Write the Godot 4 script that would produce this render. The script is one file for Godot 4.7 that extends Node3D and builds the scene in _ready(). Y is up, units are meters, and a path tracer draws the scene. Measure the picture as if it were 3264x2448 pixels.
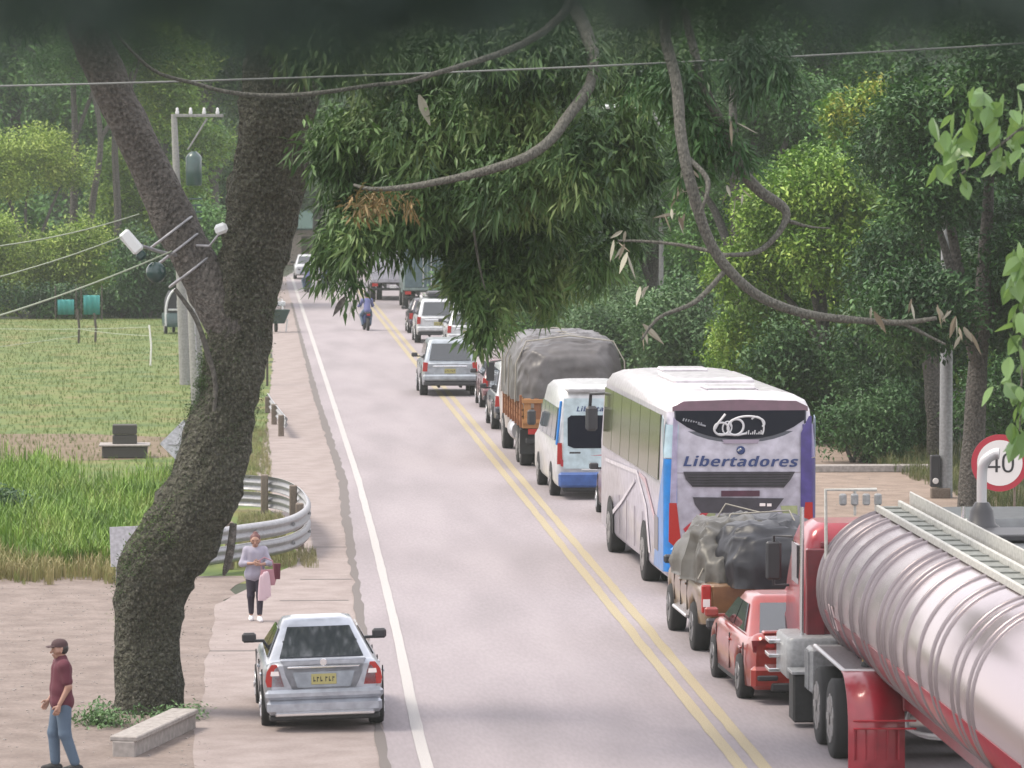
extends Node3D
# A two-lane road in the tropics seen by a long-lens camera from 7.85 m up: the road runs along -z, x is to the right, metres.

var rng := RandomNumberGenerator.new()
var mats := {}
var taken := {}
var grain := {}

# ---------------------------------------------------------------- naming
func numbered(n: String) -> String:
	taken[n] = taken.get(n, -1) + 1
	return n if taken[n] == 0 else "%s_%03d" % [n, taken[n]]

func tag(o: Node, label: String, category: String, group := "") -> Node:
	o.set_meta("label", label)
	o.set_meta("category", category)
	if group != "":
		o.set_meta("group", group)
	return o

func thing(called: String, label: String, category: String, at := Vector3.ZERO, turn := 0.0, group := "") -> Node3D:
	var o := Node3D.new()
	o.name = numbered(called)
	add_child(o)
	o.position = at
	o.rotation_degrees.y = turn
	tag(o, label, category, group)
	return o

func mesh_node(called: String, mesh: Mesh, m: Material, parent: Node = null) -> MeshInstance3D:
	var o := MeshInstance3D.new()
	o.mesh = mesh
	o.material_override = m
	if parent == null:
		o.name = numbered(called)
		add_child(o)
	else:
		o.name = called
		parent.add_child(o, true)
	return o

func part(st: SurfaceTool, called: String, m: Material, parent: Node = null) -> MeshInstance3D:
	st.generate_normals()
	return mesh_node(called, st.commit(), m, parent)

func structure(st: SurfaceTool, called: String, m: Material) -> MeshInstance3D:
	var o := part(st, called, m)
	o.set_meta("kind", "structure")
	return o

# ---------------------------------------------------------------- materials
func noise_tex(key: String, sd: int, freq: float, oct: int, lo: float, hi: float, kind := FastNoiseLite.TYPE_SIMPLEX_SMOOTH, power := 1.0) -> ImageTexture:
	if grain.has(key):
		return grain[key]
	var n := FastNoiseLite.new()
	n.seed = sd
	n.noise_type = kind
	n.frequency = freq
	n.fractal_type = FastNoiseLite.FRACTAL_FBM if oct > 1 else FastNoiseLite.FRACTAL_NONE
	n.fractal_octaves = oct
	var im := n.get_seamless_image(512, 512)
	im.convert(Image.FORMAT_RGB8)
	var d := im.get_data()
	for i in d.size():
		d[i] = int(255.0 * lerpf(lo, hi, pow(d[i] / 255.0, power)))
	grain[key] = ImageTexture.create_from_image(Image.create_from_data(512, 512, false, Image.FORMAT_RGB8, d))
	return grain[key]

func mat(key: String, c := Color(0.5, 0.5, 0.5), rough := 0.7, metal := 0.0, tex := "", scale := 1.0, bump := "", bump_cm := 0.0, bump_scale := 1.0) -> StandardMaterial3D:
	if mats.has(key):
		return mats[key]
	var m := StandardMaterial3D.new()
	m.resource_name = key
	m.albedo_color = c.linear_to_srgb()
	m.roughness = rough
	m.metallic = metal
	if tex != "":
		m.albedo_texture = grain[tex]
	if bump != "":
		m.heightmap_enabled = true
		m.heightmap_texture = grain[bump]
		m.heightmap_scale = bump_cm
	if tex != "" or bump != "":
		m.uv1_triplanar = true
		m.uv1_world_triplanar = true
		m.uv1_scale = Vector3(scale, scale * bump_scale, scale)
	mats[key] = m
	return m

func paint(key: String, c: Color, rough := 0.3) -> StandardMaterial3D:
	if mats.has(key):
		return mats[key]
	var m := mat(key, c, rough, 0.15, "dust", 0.35)
	m.clearcoat_enabled = true
	m.clearcoat = 0.6
	m.clearcoat_roughness = 0.12
	return m

func leafy(key: String, c: Color, glow := 0.5) -> StandardMaterial3D:
	if mats.has(key):
		return mats[key]
	var m := mat(key, c, 0.5)
	m.vertex_color_use_as_albedo = true
	m.metallic_specular = 0.4
	m.backlight_enabled = true
	m.backlight = Color(glow * 0.8, glow, glow * 0.45)
	m.cull_mode = BaseMaterial3D.CULL_DISABLED
	return m

# ---------------------------------------------------------------- shapes
func S() -> SurfaceTool:
	var st := SurfaceTool.new()
	st.begin(Mesh.PRIMITIVE_TRIANGLES)
	return st

func tri(st: SurfaceTool, a: Vector3, b: Vector3, c: Vector3) -> void:   # counter-clockwise seen from outside
	st.add_vertex(a); st.add_vertex(c); st.add_vertex(b)

func quad(st: SurfaceTool, a: Vector3, b: Vector3, c: Vector3, d: Vector3) -> void:
	tri(st, a, b, c); tri(st, a, c, d)

func box(st: SurfaceTool, c: Vector3, s: Vector3, b := Basis(), bev := -1.0) -> void:
	st.set_smooth_group(-1)
	var h := s * 0.5
	var e: float = minf(h.x, minf(h.y, h.z)) * 0.25 if bev < 0.0 else bev
	e = minf(e, 0.03) if bev < 0.0 else e
	var P := func(sx: float, sy: float, sz: float, ax: int) -> Vector3:
		var v := Vector3(sx * (h.x - (0.0 if ax == 0 else e)), sy * (h.y - (0.0 if ax == 1 else e)), sz * (h.z - (0.0 if ax == 2 else e)))
		return c + b * v
	for s1 in [-1.0, 1.0]:
		var f: float = s1
		var q := [P.call(f, -1, -1, 0), P.call(f, 1, -1, 0), P.call(f, 1, 1, 0), P.call(f, -1, 1, 0)]
		if f < 0: q.reverse()
		quad(st, q[0], q[1], q[2], q[3])
		q = [P.call(-1, f, -1, 1), P.call(-1, f, 1, 1), P.call(1, f, 1, 1), P.call(1, f, -1, 1)]
		if f < 0: q.reverse()
		quad(st, q[0], q[1], q[2], q[3])
		q = [P.call(-1, -1, f, 2), P.call(1, -1, f, 2), P.call(1, 1, f, 2), P.call(-1, 1, f, 2)]
		if f < 0: q.reverse()
		quad(st, q[0], q[1], q[2], q[3])
		for s2 in [-1.0, 1.0]:
			var g: float = s2
			q = [P.call(f, g, -1, 0), P.call(f, g, -1, 1), P.call(f, g, 1, 1), P.call(f, g, 1, 0)]
			if f * g < 0: q.reverse()
			quad(st, q[0], q[1], q[2], q[3])
			q = [P.call(-1, f, g, 1), P.call(-1, f, g, 2), P.call(1, f, g, 2), P.call(1, f, g, 1)]
			if f * g < 0: q.reverse()
			quad(st, q[0], q[1], q[2], q[3])
			q = [P.call(f, -1, g, 2), P.call(f, -1, g, 0), P.call(f, 1, g, 0), P.call(f, 1, g, 2)]
			if f * g < 0: q.reverse()
			quad(st, q[0], q[1], q[2], q[3])
			for s3 in [-1.0, 1.0]:
				var k: float = s3
				var t := [P.call(f, g, k, 0), P.call(f, g, k, 1), P.call(f, g, k, 2)]
				if f * g * k < 0: t.reverse()
				tri(st, t[0], t[1], t[2])

func slab(st: SurfaceTool, a: Vector3, b: Vector3, c: Vector3, d: Vector3, thick := 0.012) -> void:   # a plate whose outer face is a b c d (counter-clockwise), sunk back by its thickness
	st.set_smooth_group(-1)
	var n := (b - a).cross(d - a).normalized() * thick
	quad(st, a + n, b + n, c + n, d + n)
	quad(st, a, d, c, b)
	var o := [a, b, c, d]
	for i in 4:
		quad(st, o[i], o[(i + 1) % 4], o[(i + 1) % 4] + n, o[i] + n)

func inset(a: Vector3, b: Vector3, c: Vector3, d: Vector3, l: float, r: float, bot: float, top: float) -> Array:   # a b bottom edge, d c top edge; fractions
	var f := func(u: float, v: float) -> Vector3: return a.lerp(b, u).lerp(d.lerp(c, u), v)
	return [f.call(l, bot), f.call(1.0 - r, bot), f.call(1.0 - r, 1.0 - top), f.call(l, 1.0 - top)]

func polyplate(st: SurfaceTool, pts: PackedVector2Array, x: Transform3D, thick: float) -> void:   # polygon in xy of the transform, pushed along its z
	var area := 0.0
	for i in pts.size():
		area += pts[i].cross(pts[(i + 1) % pts.size()])
	if area < 0.0:
		pts.reverse()
	st.set_smooth_group(-1)
	var ix := Geometry2D.triangulate_polygon(pts)
	for i in range(0, ix.size(), 3):
		var q := [pts[ix[i]], pts[ix[i + 1]], pts[ix[i + 2]]]
		if (q[1] - q[0]).cross(q[2] - q[0]) < 0.0:
			q.reverse()
		tri(st, x * Vector3(q[0].x, q[0].y, thick), x * Vector3(q[1].x, q[1].y, thick), x * Vector3(q[2].x, q[2].y, thick))
		tri(st, x * Vector3(q[0].x, q[0].y, 0), x * Vector3(q[2].x, q[2].y, 0), x * Vector3(q[1].x, q[1].y, 0))
	for i in pts.size():
		var a := pts[i]
		var b := pts[(i + 1) % pts.size()]
		quad(st, x * Vector3(a.x, a.y, 0), x * Vector3(b.x, b.y, 0), x * Vector3(b.x, b.y, thick), x * Vector3(a.x, a.y, thick))

func loft(st: SurfaceTool, rings: Array, caps := true, smooth := true) -> void:   # rings turn counter-clockwise seen from the last ring's outside
	st.set_smooth_group(0 if smooth else -1)
	for k in rings.size() - 1:
		var a: PackedVector3Array = rings[k]
		var b: PackedVector3Array = rings[k + 1]
		var n := a.size()
		for i in n:
			var j := (i + 1) % n
			quad(st, a[i], a[j], b[j], b[i])
	if caps:
		st.set_smooth_group(-1)
		for e in 2:
			var r: PackedVector3Array = rings[0] if e == 0 else rings[rings.size() - 1]
			var c := Vector3.ZERO
			for p in r: c += p
			c /= r.size()
			for i in r.size():
				var j := (i + 1) % r.size()
				if e == 0: tri(st, c, r[j], r[i])
				else: tri(st, c, r[i], r[j])

func tube(st: SurfaceTool, pts: Array, radii: Variant, sides := 8, caps := true, rough := 0.0, sd := 0) -> void:
	var rings := []
	var up := Vector3(0.13, 0.2, 0.97).normalized()
	var n := FastNoiseLite.new()
	n.seed = sd
	n.frequency = 1.0
	for k in pts.size():
		var p: Vector3 = pts[k]
		var d: Vector3 = ((pts[mini(k + 1, pts.size() - 1)] as Vector3) - (pts[maxi(k - 1, 0)] as Vector3)).normalized()
		var u := (up - d * up.dot(d)).normalized()
		if u.length() < 0.5:
			u = d.cross(Vector3.RIGHT).normalized()
		up = u
		var v := d.cross(u)
		var r: float = radii[k] if radii is Array else radii
		var ring := PackedVector3Array()
		for i in sides:
			var a := TAU * i / sides
			var dir := u * cos(a) + v * sin(a)
			var rr := r
			if rough > 0.0:
				var q := (p + dir * r) * 2.2
				rr *= 1.0 + rough * n.get_noise_3d(q.x, q.y * 0.45, q.z) + rough * 0.5 * n.get_noise_3d(q.x * 3.0, q.y, q.z * 3.0) - rough * 0.45 * maxf(0.0, 0.3 - absf(n.get_noise_3d(q.x * 3.6, q.y * 0.5 + 9.0, q.z * 3.6))) / 0.3
			ring.append(p + dir * rr)
		rings.append(ring)
	loft(st, rings, caps)

func smooth_path(pts: Array, steps: int) -> Array:   # Catmull-Rom through Vector4 (xyz, radius): [points, radii]
	var out := []
	var rad := []
	for k in pts.size() - 1:
		var a: Vector4 = pts[maxi(k - 1, 0)]
		var b: Vector4 = pts[k]
		var c: Vector4 = pts[k + 1]
		var d: Vector4 = pts[mini(k + 2, pts.size() - 1)]
		for s in steps + (1 if k == pts.size() - 2 else 0):
			var t := float(s) / steps
			var q := 0.5 * ((2.0 * b) + (c - a) * t + (2.0 * a - 5.0 * b + 4.0 * c - d) * t * t + (3.0 * b - a - 3.0 * c + d) * t * t * t)
			out.append(Vector3(q.x, q.y, q.z))
			rad.append(maxf(q.w, 0.003))
	return [out, rad]

func plan_ring(y: float, hw: float, zf: float, zr: float, r: float, n := 4) -> PackedVector3Array:   # rounded rectangle in plan, counter-clockwise seen from above
	var ring := PackedVector3Array()
	for q in [[hw - r, zr - r, 0.0], [hw - r, zf + r, 1.0], [-hw + r, zf + r, 2.0], [-hw + r, zr - r, 3.0]]:
		for i in n + 1:
			var a: float = -PI / 2 + (q[2] + float(i) / n) * PI / 2
			ring.append(Vector3(q[0] + cos(a) * r, y, q[1] - sin(a) * r))
	return ring

func vloft(st: SurfaceTool, levels: Array) -> void:   # [y, half width, z front, z rear, corner radius], from the bottom up
	var rings := []
	for l in levels:
		rings.append(plan_ring(l[0], l[1], l[2], l[3], l[4]))
	loft(st, rings)

func lathe_x(st: SurfaceTool, c: Vector3, prof: Array, sides := 24) -> void:   # profile (x, r), turned round the x axis
	var rings := []
	for p in prof:
		var ring := PackedVector3Array()
		for i in sides:
			var a := TAU * i / sides
			ring.append(c + Vector3(p.x, p.y * cos(a), p.y * sin(a)))
		rings.append(ring)
	loft(st, rings, true)

func lathe_z(st: SurfaceTool, c: Vector3, prof: Array, sides := 32) -> void:   # profile (z, r), turned round the z axis, z growing
	var rings := []
	for p in prof:
		var ring := PackedVector3Array()
		for i in sides:
			var a := TAU * i / sides
			ring.append(c + Vector3(p.y * cos(a), p.y * sin(a), p.x))
		rings.append(ring)
	loft(st, rings, true)

func lathe_y(st: SurfaceTool, c: Vector3, prof: Array, sides := 20) -> void:   # profile (y, r), from the bottom up
	var rings := []
	for p in prof:
		var ring := PackedVector3Array()
		for i in sides:
			var a := -TAU * i / sides
			ring.append(c + Vector3(p.y * cos(a), p.x, p.y * sin(a)))
		rings.append(ring)
	loft(st, rings, true)

func ellipsoid(st: SurfaceTool, c: Vector3, r: Vector3, b := Basis(), n := 10) -> void:
	var rings := []
	for k in range(1, n):
		var ph := PI * k / n
		var ring := PackedVector3Array()
		for i in n * 2:
			var a := -TAU * i / (n * 2)
			ring.append(c + b * Vector3(r.x * sin(ph) * cos(a), -r.y * cos(ph), r.z * sin(ph) * sin(a)))
		rings.append(ring)
	loft(st, rings, true)

func words(text: String, height: float, depth: float, slant := 0.0, bold := true, stretch := 1.0) -> ArrayMesh:   # lettering of that cap height, centred
	var f := SystemFont.new()
	f.font_names = PackedStringArray(["Droid Sans"])
	f.font_weight = 700 if bold else 400
	var t := TextMesh.new()
	t.text = text
	t.font = f
	t.font_size = 64
	t.pixel_size = height / 64.0 * 1.38
	t.depth = depth
	var a := t.get_mesh_arrays()
	var v: PackedVector3Array = a[Mesh.ARRAY_VERTEX]
	for i in v.size():
		v[i] = Vector3((v[i].x + slant * v[i].y) * stretch, v[i].y, v[i].z)
	a[Mesh.ARRAY_VERTEX] = v
	a[Mesh.ARRAY_TANGENT] = null
	var am := ArrayMesh.new()
	am.add_surface_from_arrays(Mesh.PRIMITIVE_TRIANGLES, a)
	return am

# ---------------------------------------------------------------- leaves
func leaf_blade(st: SurfaceTool, at: Vector3, dir: Vector3, side: Vector3, ln: float, wd: float, droop: float) -> void:   # one leaf, folded along its rib
	var up := side.cross(dir).normalized()
	var mid := at + dir * ln * 0.5 - up * droop * ln * 0.12
	var tip := at + dir * ln - Vector3.UP * droop * ln * 0.45
	var l := mid - side * wd * 0.5 + up * wd * 0.16
	var r := mid + side * wd * 0.5 + up * wd * 0.16
	st.set_smooth_group(-1)
	tri(st, at, mid, l); tri(st, at, r, mid); tri(st, l, mid, tip); tri(st, mid, r, tip)

func spray(kind: String, sd: int) -> ArrayMesh:
	var r := RandomNumberGenerator.new()
	r.seed = sd
	var st := S()
	match kind:
		"long":      # a tuft of drooping lance leaves
			for i in 13:
				var a := r.randf() * TAU
				var tilt := r.randf_range(-1.45, -0.1) if i < 11 else r.randf_range(-0.2, 0.5)
				var d := Vector3(cos(a) * cos(tilt), sin(tilt), sin(a) * cos(tilt))
				var s := Vector3(-sin(a), r.randf_range(-0.4, 0.4), cos(a)).normalized()
				leaf_blade(st, d * r.randf_range(0.0, 0.14) + Vector3(r.randfn() * 0.05, r.randf_range(-0.28, 0.14), r.randfn() * 0.05), d, s, r.randf_range(0.11, 0.27), r.randf_range(0.028, 0.056), r.randf_range(0.3, 1.4))
		"oval":      # a loose ball of oval leaves
			for i in 15:
				var p := Vector3(r.randfn(), r.randfn() * 0.7, r.randfn()) * 0.22
				var a := r.randf() * TAU
				var tilt := r.randf_range(-0.9, 0.5)
				var d := Vector3(cos(a) * cos(tilt), sin(tilt), sin(a) * cos(tilt))
				var s := Vector3(-sin(a), r.randf_range(-0.5, 0.5), cos(a)).normalized()
				leaf_blade(st, p, d, s, r.randf_range(0.15, 0.27), r.randf_range(0.08, 0.13), r.randf_range(0.0, 0.8))
		"small":     # fine feathery leaves
			for i in 22:
				var p := Vector3(r.randfn(), r.randfn() * 0.6, r.randfn()) * 0.28
				var a := r.randf() * TAU
				var d := Vector3(cos(a), r.randf_range(-0.7, 0.4), sin(a)).normalized()
				var s := Vector3(-sin(a), r.randf_range(-0.5, 0.5), cos(a)).normalized()
				leaf_blade(st, p, d, s, r.randf_range(0.1, 0.2), r.randf_range(0.05, 0.085), r.randf_range(0.0, 0.6))
		"grass":
			for i in 9:
				var a := r.randf() * TAU
				var ln := r.randf_range(0.5, 1.0)
				var lean := r.randf_range(0.05, 0.5)
				var base := Vector3(r.randfn(), 0, r.randfn()) * 0.09
				var out := Vector3(cos(a), 0, sin(a))
				var s := Vector3(-sin(a), 0, cos(a)) * 0.013
				var m := base + Vector3.UP * ln * 0.6 + out * lean * ln * 0.3
				var t := base + Vector3.UP * ln * (1.0 - lean * 0.4) + out * lean * ln
				st.set_smooth_group(-1)
				tri(st, base - s, base + s, m + s); tri(st, base - s, m + s, m - s); tri(st, m - s, m + s, t)
		"frond":     # long arching frond
			for i in 9:
				var a := r.randf() * TAU
				var d := Vector3(cos(a), r.randf_range(0.3, 1.3), sin(a)).normalized()
				var s := d.cross(Vector3.UP).normalized()
				for k in 7:
					var q := d * (0.25 + k * 0.13) - Vector3.UP * 0.012 * k * k
					for e in [-1.0, 1.0]:
						var ld: Vector3 = (d * 0.5 + s * e - Vector3.UP * 0.35).normalized()
						leaf_blade(st, q, ld, d, 0.3 - k * 0.02, 0.04, 0.8)
	st.generate_normals()
	return st.commit()

var sprays := {}
func spray_mesh(kind: String) -> ArrayMesh:
	if not sprays.has(kind):
		sprays[kind] = spray(kind, hash(kind) % 9973)
	return sprays[kind]

func scatter(called: String, parent: Node, kind: String, m: Material, where: PackedVector3Array, size: Vector2, tints: Array, upright := false, sd := 1) -> MultiMeshInstance3D:
	var r := RandomNumberGenerator.new()
	r.seed = sd
	var mm := MultiMesh.new()
	mm.transform_format = MultiMesh.TRANSFORM_3D
	mm.use_colors = true
	mm.mesh = spray_mesh(kind)
	mm.instance_count = where.size()
	var patch := FastNoiseLite.new()
	patch.seed = sd
	patch.frequency = 0.55
	for i in where.size():
		var p := where[i]
		var b := Basis(Vector3.UP, r.randf() * TAU)
		if not upright:
			b = b * Basis(Vector3.RIGHT, r.randfn() * 0.4) * Basis(Vector3.BACK, r.randfn() * 0.3)
		b = b.scaled(Vector3.ONE * r.randf_range(size.x, size.y))
		mm.set_instance_transform(i, Transform3D(b, p))
		var t := clampf(patch.get_noise_3dv(p) * 0.9 + 0.5 + r.randfn() * 0.16, 0.0, 0.999) * (tints.size() - 1)
		var c: Color = (tints[int(t)] as Color).lerp(tints[int(t) + 1], t - int(t))
		mm.set_instance_color(i, c * r.randf_range(0.82, 1.18))
	var o := MultiMeshInstance3D.new()
	o.multimesh = mm
	o.material_override = m
	if parent == null:
		o.name = numbered(called)
		add_child(o)
	else:
		o.name = called
		parent.add_child(o, true)
		o.set_meta("kind", "stuff")
	return o

func blob_points(blobs: Array, count: int, sd: int, rough := 0.35, inner := 0.25, gap := 1.7) -> PackedVector3Array:   # blobs: [centre, radii]; points near the shells, thinned by noise so that gaps open
	var r := RandomNumberGenerator.new()
	r.seed = sd
	var n := FastNoiseLite.new()
	n.seed = sd
	n.frequency = 0.6
	var total := 0.0
	for b in blobs:
		total += pow(b[1].x * b[1].y * b[1].z, 0.66)
	var out := PackedVector3Array()
	for b in blobs:
		var want := int(count * pow(b[1].x * b[1].y * b[1].z, 0.66) / total)
		var tries := 0
		var got := 0
		while got < want and tries < want * 6:
			tries += 1
			var d := Vector3(r.randfn(), r.randfn(), r.randfn()).normalized()
			var k := (1.0 - absf(r.randfn()) * inner) * (1.0 + rough * n.get_noise_3dv((b[0] as Vector3) * 3.1 + d * 2.4))
			var p: Vector3 = b[0] + d * (b[1] as Vector3) * k
			if n.get_noise_3dv(p * gap) < -0.22 + r.randf() * 0.1 or p.y < 0.05:
				continue
			out.append(p)
			got += 1
	return out

# ---------------------------------------------------------------- vehicles (front towards -z, origin on the ground under the middle)
func wheel(p: Node, x: float, z: float, r: float, w: float, rim: Material, dual := false, spokes := 5) -> void:
	var st := S()
	var e := signf(x)
	var xs := [x] if not dual else [x, x - e * (w + 0.06)]
	for q in xs:
		lathe_x(st, Vector3(q, r, z), [Vector2(-w / 2, r * 0.6), Vector2(-w / 2, r * 0.93), Vector2(-w / 2 + 0.03, r), Vector2(w / 2 - 0.03, r), Vector2(w / 2, r * 0.93), Vector2(w / 2, r * 0.6)], 28)
	var t := part(st, "wheel", mats.tyre, p)
	st = S()
	var o := x + e * (w / 2 - 0.012)
	lathe_x(st, Vector3(o, r, z), [Vector2(-0.02, r * 0.58), Vector2(0.012, r * 0.66), Vector2(0.018, r * 0.6), Vector2(0.006, r * 0.56)], 24)
	for k in spokes:
		var b := Basis(Vector3.RIGHT, TAU * k / spokes)
		box(st, Vector3(o + e * 0.012, r, z) + b * Vector3(0, r * 0.3, 0), Vector3(0.03, r * 0.62, r * 0.17), b)
	lathe_x(st, Vector3(o + e * 0.02, r, z), [Vector2(-0.02, r * 0.16), Vector2(0.02, r * 0.13)], 12)
	part(st, "rim", rim, t)

func car_body(s: Dictionary) -> SurfaceTool:
	var st := S()
	var L: float = s.L
	var zs := []
	var n := 26
	for i in n + 1:
		zs.append(lerpf(-L / 2, L / 2, float(i) / n))
	for zw in s.wheels:
		for k in range(-6, 7):
			zs.append(zw + (s.wr + 0.07) * sin(PI / 2 * k / 6.0))
	for e in [0.02, 0.07, 0.15]:
		zs.append(-L / 2 + e); zs.append(L / 2 - e)
	zs.sort()
	var rings := []
	var last := -99.0
	for z in zs:
		if z - last < 0.008: continue
		last = z
		var t: float = absf(z) / (L / 2)
		var w: float = s.W / 2 * (1.0 - 0.1 * pow(t, 10.0) - 0.045 * pow(t, 3.0))
		var top: float = s.belt
		if z > s.zr0: top = lerpf(s.belt, s.trunk, clampf((z - s.zr0) / 0.25, 0.0, 1.0)) - 0.06 * pow(clampf((z - L / 2 + 0.12) / 0.12, 0.0, 1.0), 2.0)
		elif z < s.zf0: top = lerpf(s.belt, s.hood, pow(clampf((s.zf0 - z) / (s.zf0 + L / 2), 0.0, 1.0), 1.6))
		var yb: float = s.clear + 0.12 * pow(t, 12.0)
		for zw in s.wheels:
			var dz: float = absf(z - zw)
			var R: float = s.wr + 0.07
			if dz < R: yb = maxf(yb, s.wr + sqrt(R * R - dz * dz))
		yb = minf(yb, top - 0.16)
		var mid := maxf(lerpf(s.clear, top, 0.55), yb + 0.05)
		var crease := maxf(top - 0.13, mid + 0.02)
		var ring := PackedVector3Array()
		var half := [Vector2(0, yb), Vector2(w - 0.06, yb), Vector2(w - 0.02, yb + 0.02), Vector2(w, mid), Vector2(w - 0.012, crease), Vector2(w - 0.05, top - 0.035), Vector2(w - 0.11, top), Vector2(0, top + 0.015)]
		for q in half: ring.append(Vector3(q.x, q.y, z))
		for k in range(half.size() - 2, 0, -1): ring.append(Vector3(-half[k].x, half[k].y, z))
		rings.append(ring)
	loft(st, rings)
	return st

func car(p: Node, s: Dictionary, body: Material, glass: Material, trim: Material, rim: Material, roof_mat: Material = null) -> void:
	var L: float = s.L
	var W: float = s.W
	part(car_body(s), "body", body, p)
	# the cabin: a shell in body colour with its panes set into it
	var hb: float = W / 2 - 0.1
	var ht: float = hb - s.get("tumble", 0.17)
	var yt: float = s.H
	var y1: float = yt - 0.09
	var cr: float = s.get("cr", 0.1)
	var st := S()
	vloft(st, [[s.belt - 0.03, hb, s.zf0, s.zr0, cr], [y1, ht, s.zf1, s.zr1, cr], [yt - 0.025, ht - 0.04, s.zf1 + 0.07, s.zr1 - 0.06, cr], [yt, ht - 0.16, s.zf1 + 0.25, s.zr1 - 0.2, 0.08]])
	part(st, "cabin", roof_mat if roof_mat else body, p)
	var f := func(x: float, lowest: bool, z0: float, z1: float) -> Vector3:
		return Vector3(x * hb, s.belt - 0.03, z0) if lowest else Vector3(x * ht, y1, z1)
	var o := 0.012
	var a: Vector3 = f.call(-1, true, s.zr0, 0) + Vector3(0, 0, o)
	var b: Vector3 = f.call(1, true, s.zr0, 0) + Vector3(0, 0, o)
	var c: Vector3 = f.call(1, false, 0, s.zr1) + Vector3(0, 0.004, o)
	var d: Vector3 = f.call(-1, false, 0, s.zr1) + Vector3(0, 0.004, o)
	var q := inset(a, b, c, d, 0.09, 0.09, s.get("rw0", 0.12), 0.06)
	st = S(); slab(st, q[0], q[1], q[2], q[3], 0.02)
	part(st, "rear_window", glass, p)
	a = f.call(1, true, s.zf0, 0) - Vector3(0, 0, o); b = f.call(-1, true, s.zf0, 0) - Vector3(0, 0, o)
	c = f.call(-1, false, 0, s.zf1) - Vector3(0, 0, o); d = f.call(1, false, 0, s.zf1) - Vector3(0, 0, o)
	q = inset(a, b, c, d, 0.08, 0.08, 0.08, 0.06)
	st = S(); slab(st, q[0], q[1], q[2], q[3], 0.02)
	part(st, "windscreen", glass, p)
	for e in [-1.0, 1.0]:
		var fr: Vector3 = f.call(e, true, s.zf0 + 0.1, 0) + Vector3(e * o, 0, 0)
		var re: Vector3 = f.call(e, true, s.zr0 - 0.1, 0) + Vector3(e * o, 0, 0)
		var ft: Vector3 = f.call(e, false, 0, s.zf1 + 0.06) + Vector3(e * o, 0, 0)
		var rt: Vector3 = f.call(e, false, 0, s.zr1 - 0.06) + Vector3(e * o, 0, 0)
		var cuts: Array = s.get("cuts", [0.0, 0.46, 0.9])
		for k in cuts.size() - 1:
			var u0: float = cuts[k] + 0.02
			var u1: float = cuts[k + 1] - 0.02
			var w := [fr.lerp(re, u0), fr.lerp(re, u1), ft.lerp(rt, u1), ft.lerp(rt, u0)]
			if e > 0: w = [w[1], w[0], w[3], w[2]]
			q = inset(w[0], w[1], w[2], w[3], 0.0, 0.0, 0.12, 0.08)
			st = S(); slab(st, q[0], q[1], q[2], q[3], 0.02)
			part(st, "side_window", glass, p)
		st = S()
		box(st, Vector3(e * (W / 2 + 0.09), s.belt + 0.1, s.zf0 + 0.28), Vector3(0.2, 0.14, 0.1), Basis(), 0.03)
		box(st, Vector3(e * (W / 2 - 0.05), s.belt + 0.05, s.zf0 + 0.26), Vector3(0.14, 0.04, 0.06))
		part(st, "side_mirror", s.get("mirror_mat", trim), p)
		for k in s.get("doors", 2):
			st = S()
			box(st, Vector3(e * (W / 2 + 0.006), s.belt - 0.17, lerpf(s.zf0, s.zr0, 0.52 + 0.4 * k)), Vector3(0.03, 0.03, 0.2))
			part(st, "door_handle", s.get("handle_mat", body), p)
		st = S()   # door seams, a rocker strip
		for k in 3:
			box(st, Vector3(e * (W / 2 - 0.008), (s.belt + s.clear) / 2 + 0.02, lerpf(s.zf0 + 0.1, s.zr0, 0.5 * k)), Vector3(0.018, s.belt - s.clear - 0.2, 0.012), Basis(), 0.002)
		box(st, Vector3(e * (W / 2 - 0.045), s.clear + 0.02, 0), Vector3(0.06, 0.07, s.wheels[1] - s.wheels[0] - 2.4 * s.wr))
		part(st, "door_seam", mats.gap, p)
	for zw in s.wheels:
		for e in [-1.0, 1.0]:
			wheel(p, e * (W / 2 - s.tw / 2 + 0.005), zw, s.wr, s.tw, rim)
	st = S()
	box(st, Vector3(0, s.clear + 0.14, 0), Vector3(W - 0.5, 0.12, L - 0.5))
	for e in [-1.0, 1.0]: box(st, Vector3(e * 0.35, s.clear - 0.01, L / 2 - 0.5), Vector3(0.08, 0.08, 0.8))
	part(st, "underbody", mats.rubber, p)

func number_plate(p: Node, at: Vector3, w: float, m: Material, tilt := 0.0) -> void:   # a plate whose marks are too blurred to read
	var b := Basis(Vector3.RIGHT, deg_to_rad(tilt))
	var st := S()
	box(st, at, Vector3(w, w * 0.42, 0.014), b, 0.004)
	var pl := part(st, "number_plate", m, p)
	st = S()
	for k in 6:
		var x := (k - 2.5) * w * 0.14 + (0.01 if k > 2 else -0.01)
		box(st, at + b * Vector3(x - w * 0.025, 0, 0.008), Vector3(w * 0.028, w * 0.2, 0.004), b, 0.001)
		box(st, at + b * Vector3(x + w * 0.015, w * 0.06 * (1 if k % 2 else -1), 0.008), Vector3(w * 0.06, w * 0.05, 0.004), b, 0.001)
	part(st, "plate_marks", mats.ink, pl)

func light_plate(p: Node, called: String, pts: Array, z: float, m: Material, thick := 0.03, wrap := 0.0) -> MeshInstance3D:
	var st := S()
	var poly := PackedVector2Array()
	for q in pts: poly.append(q)
	polyplate(st, poly, Transform3D(Basis(Vector3.UP, wrap), Vector3(0, 0, z)), thick)
	return part(st, called, m, p)

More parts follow.
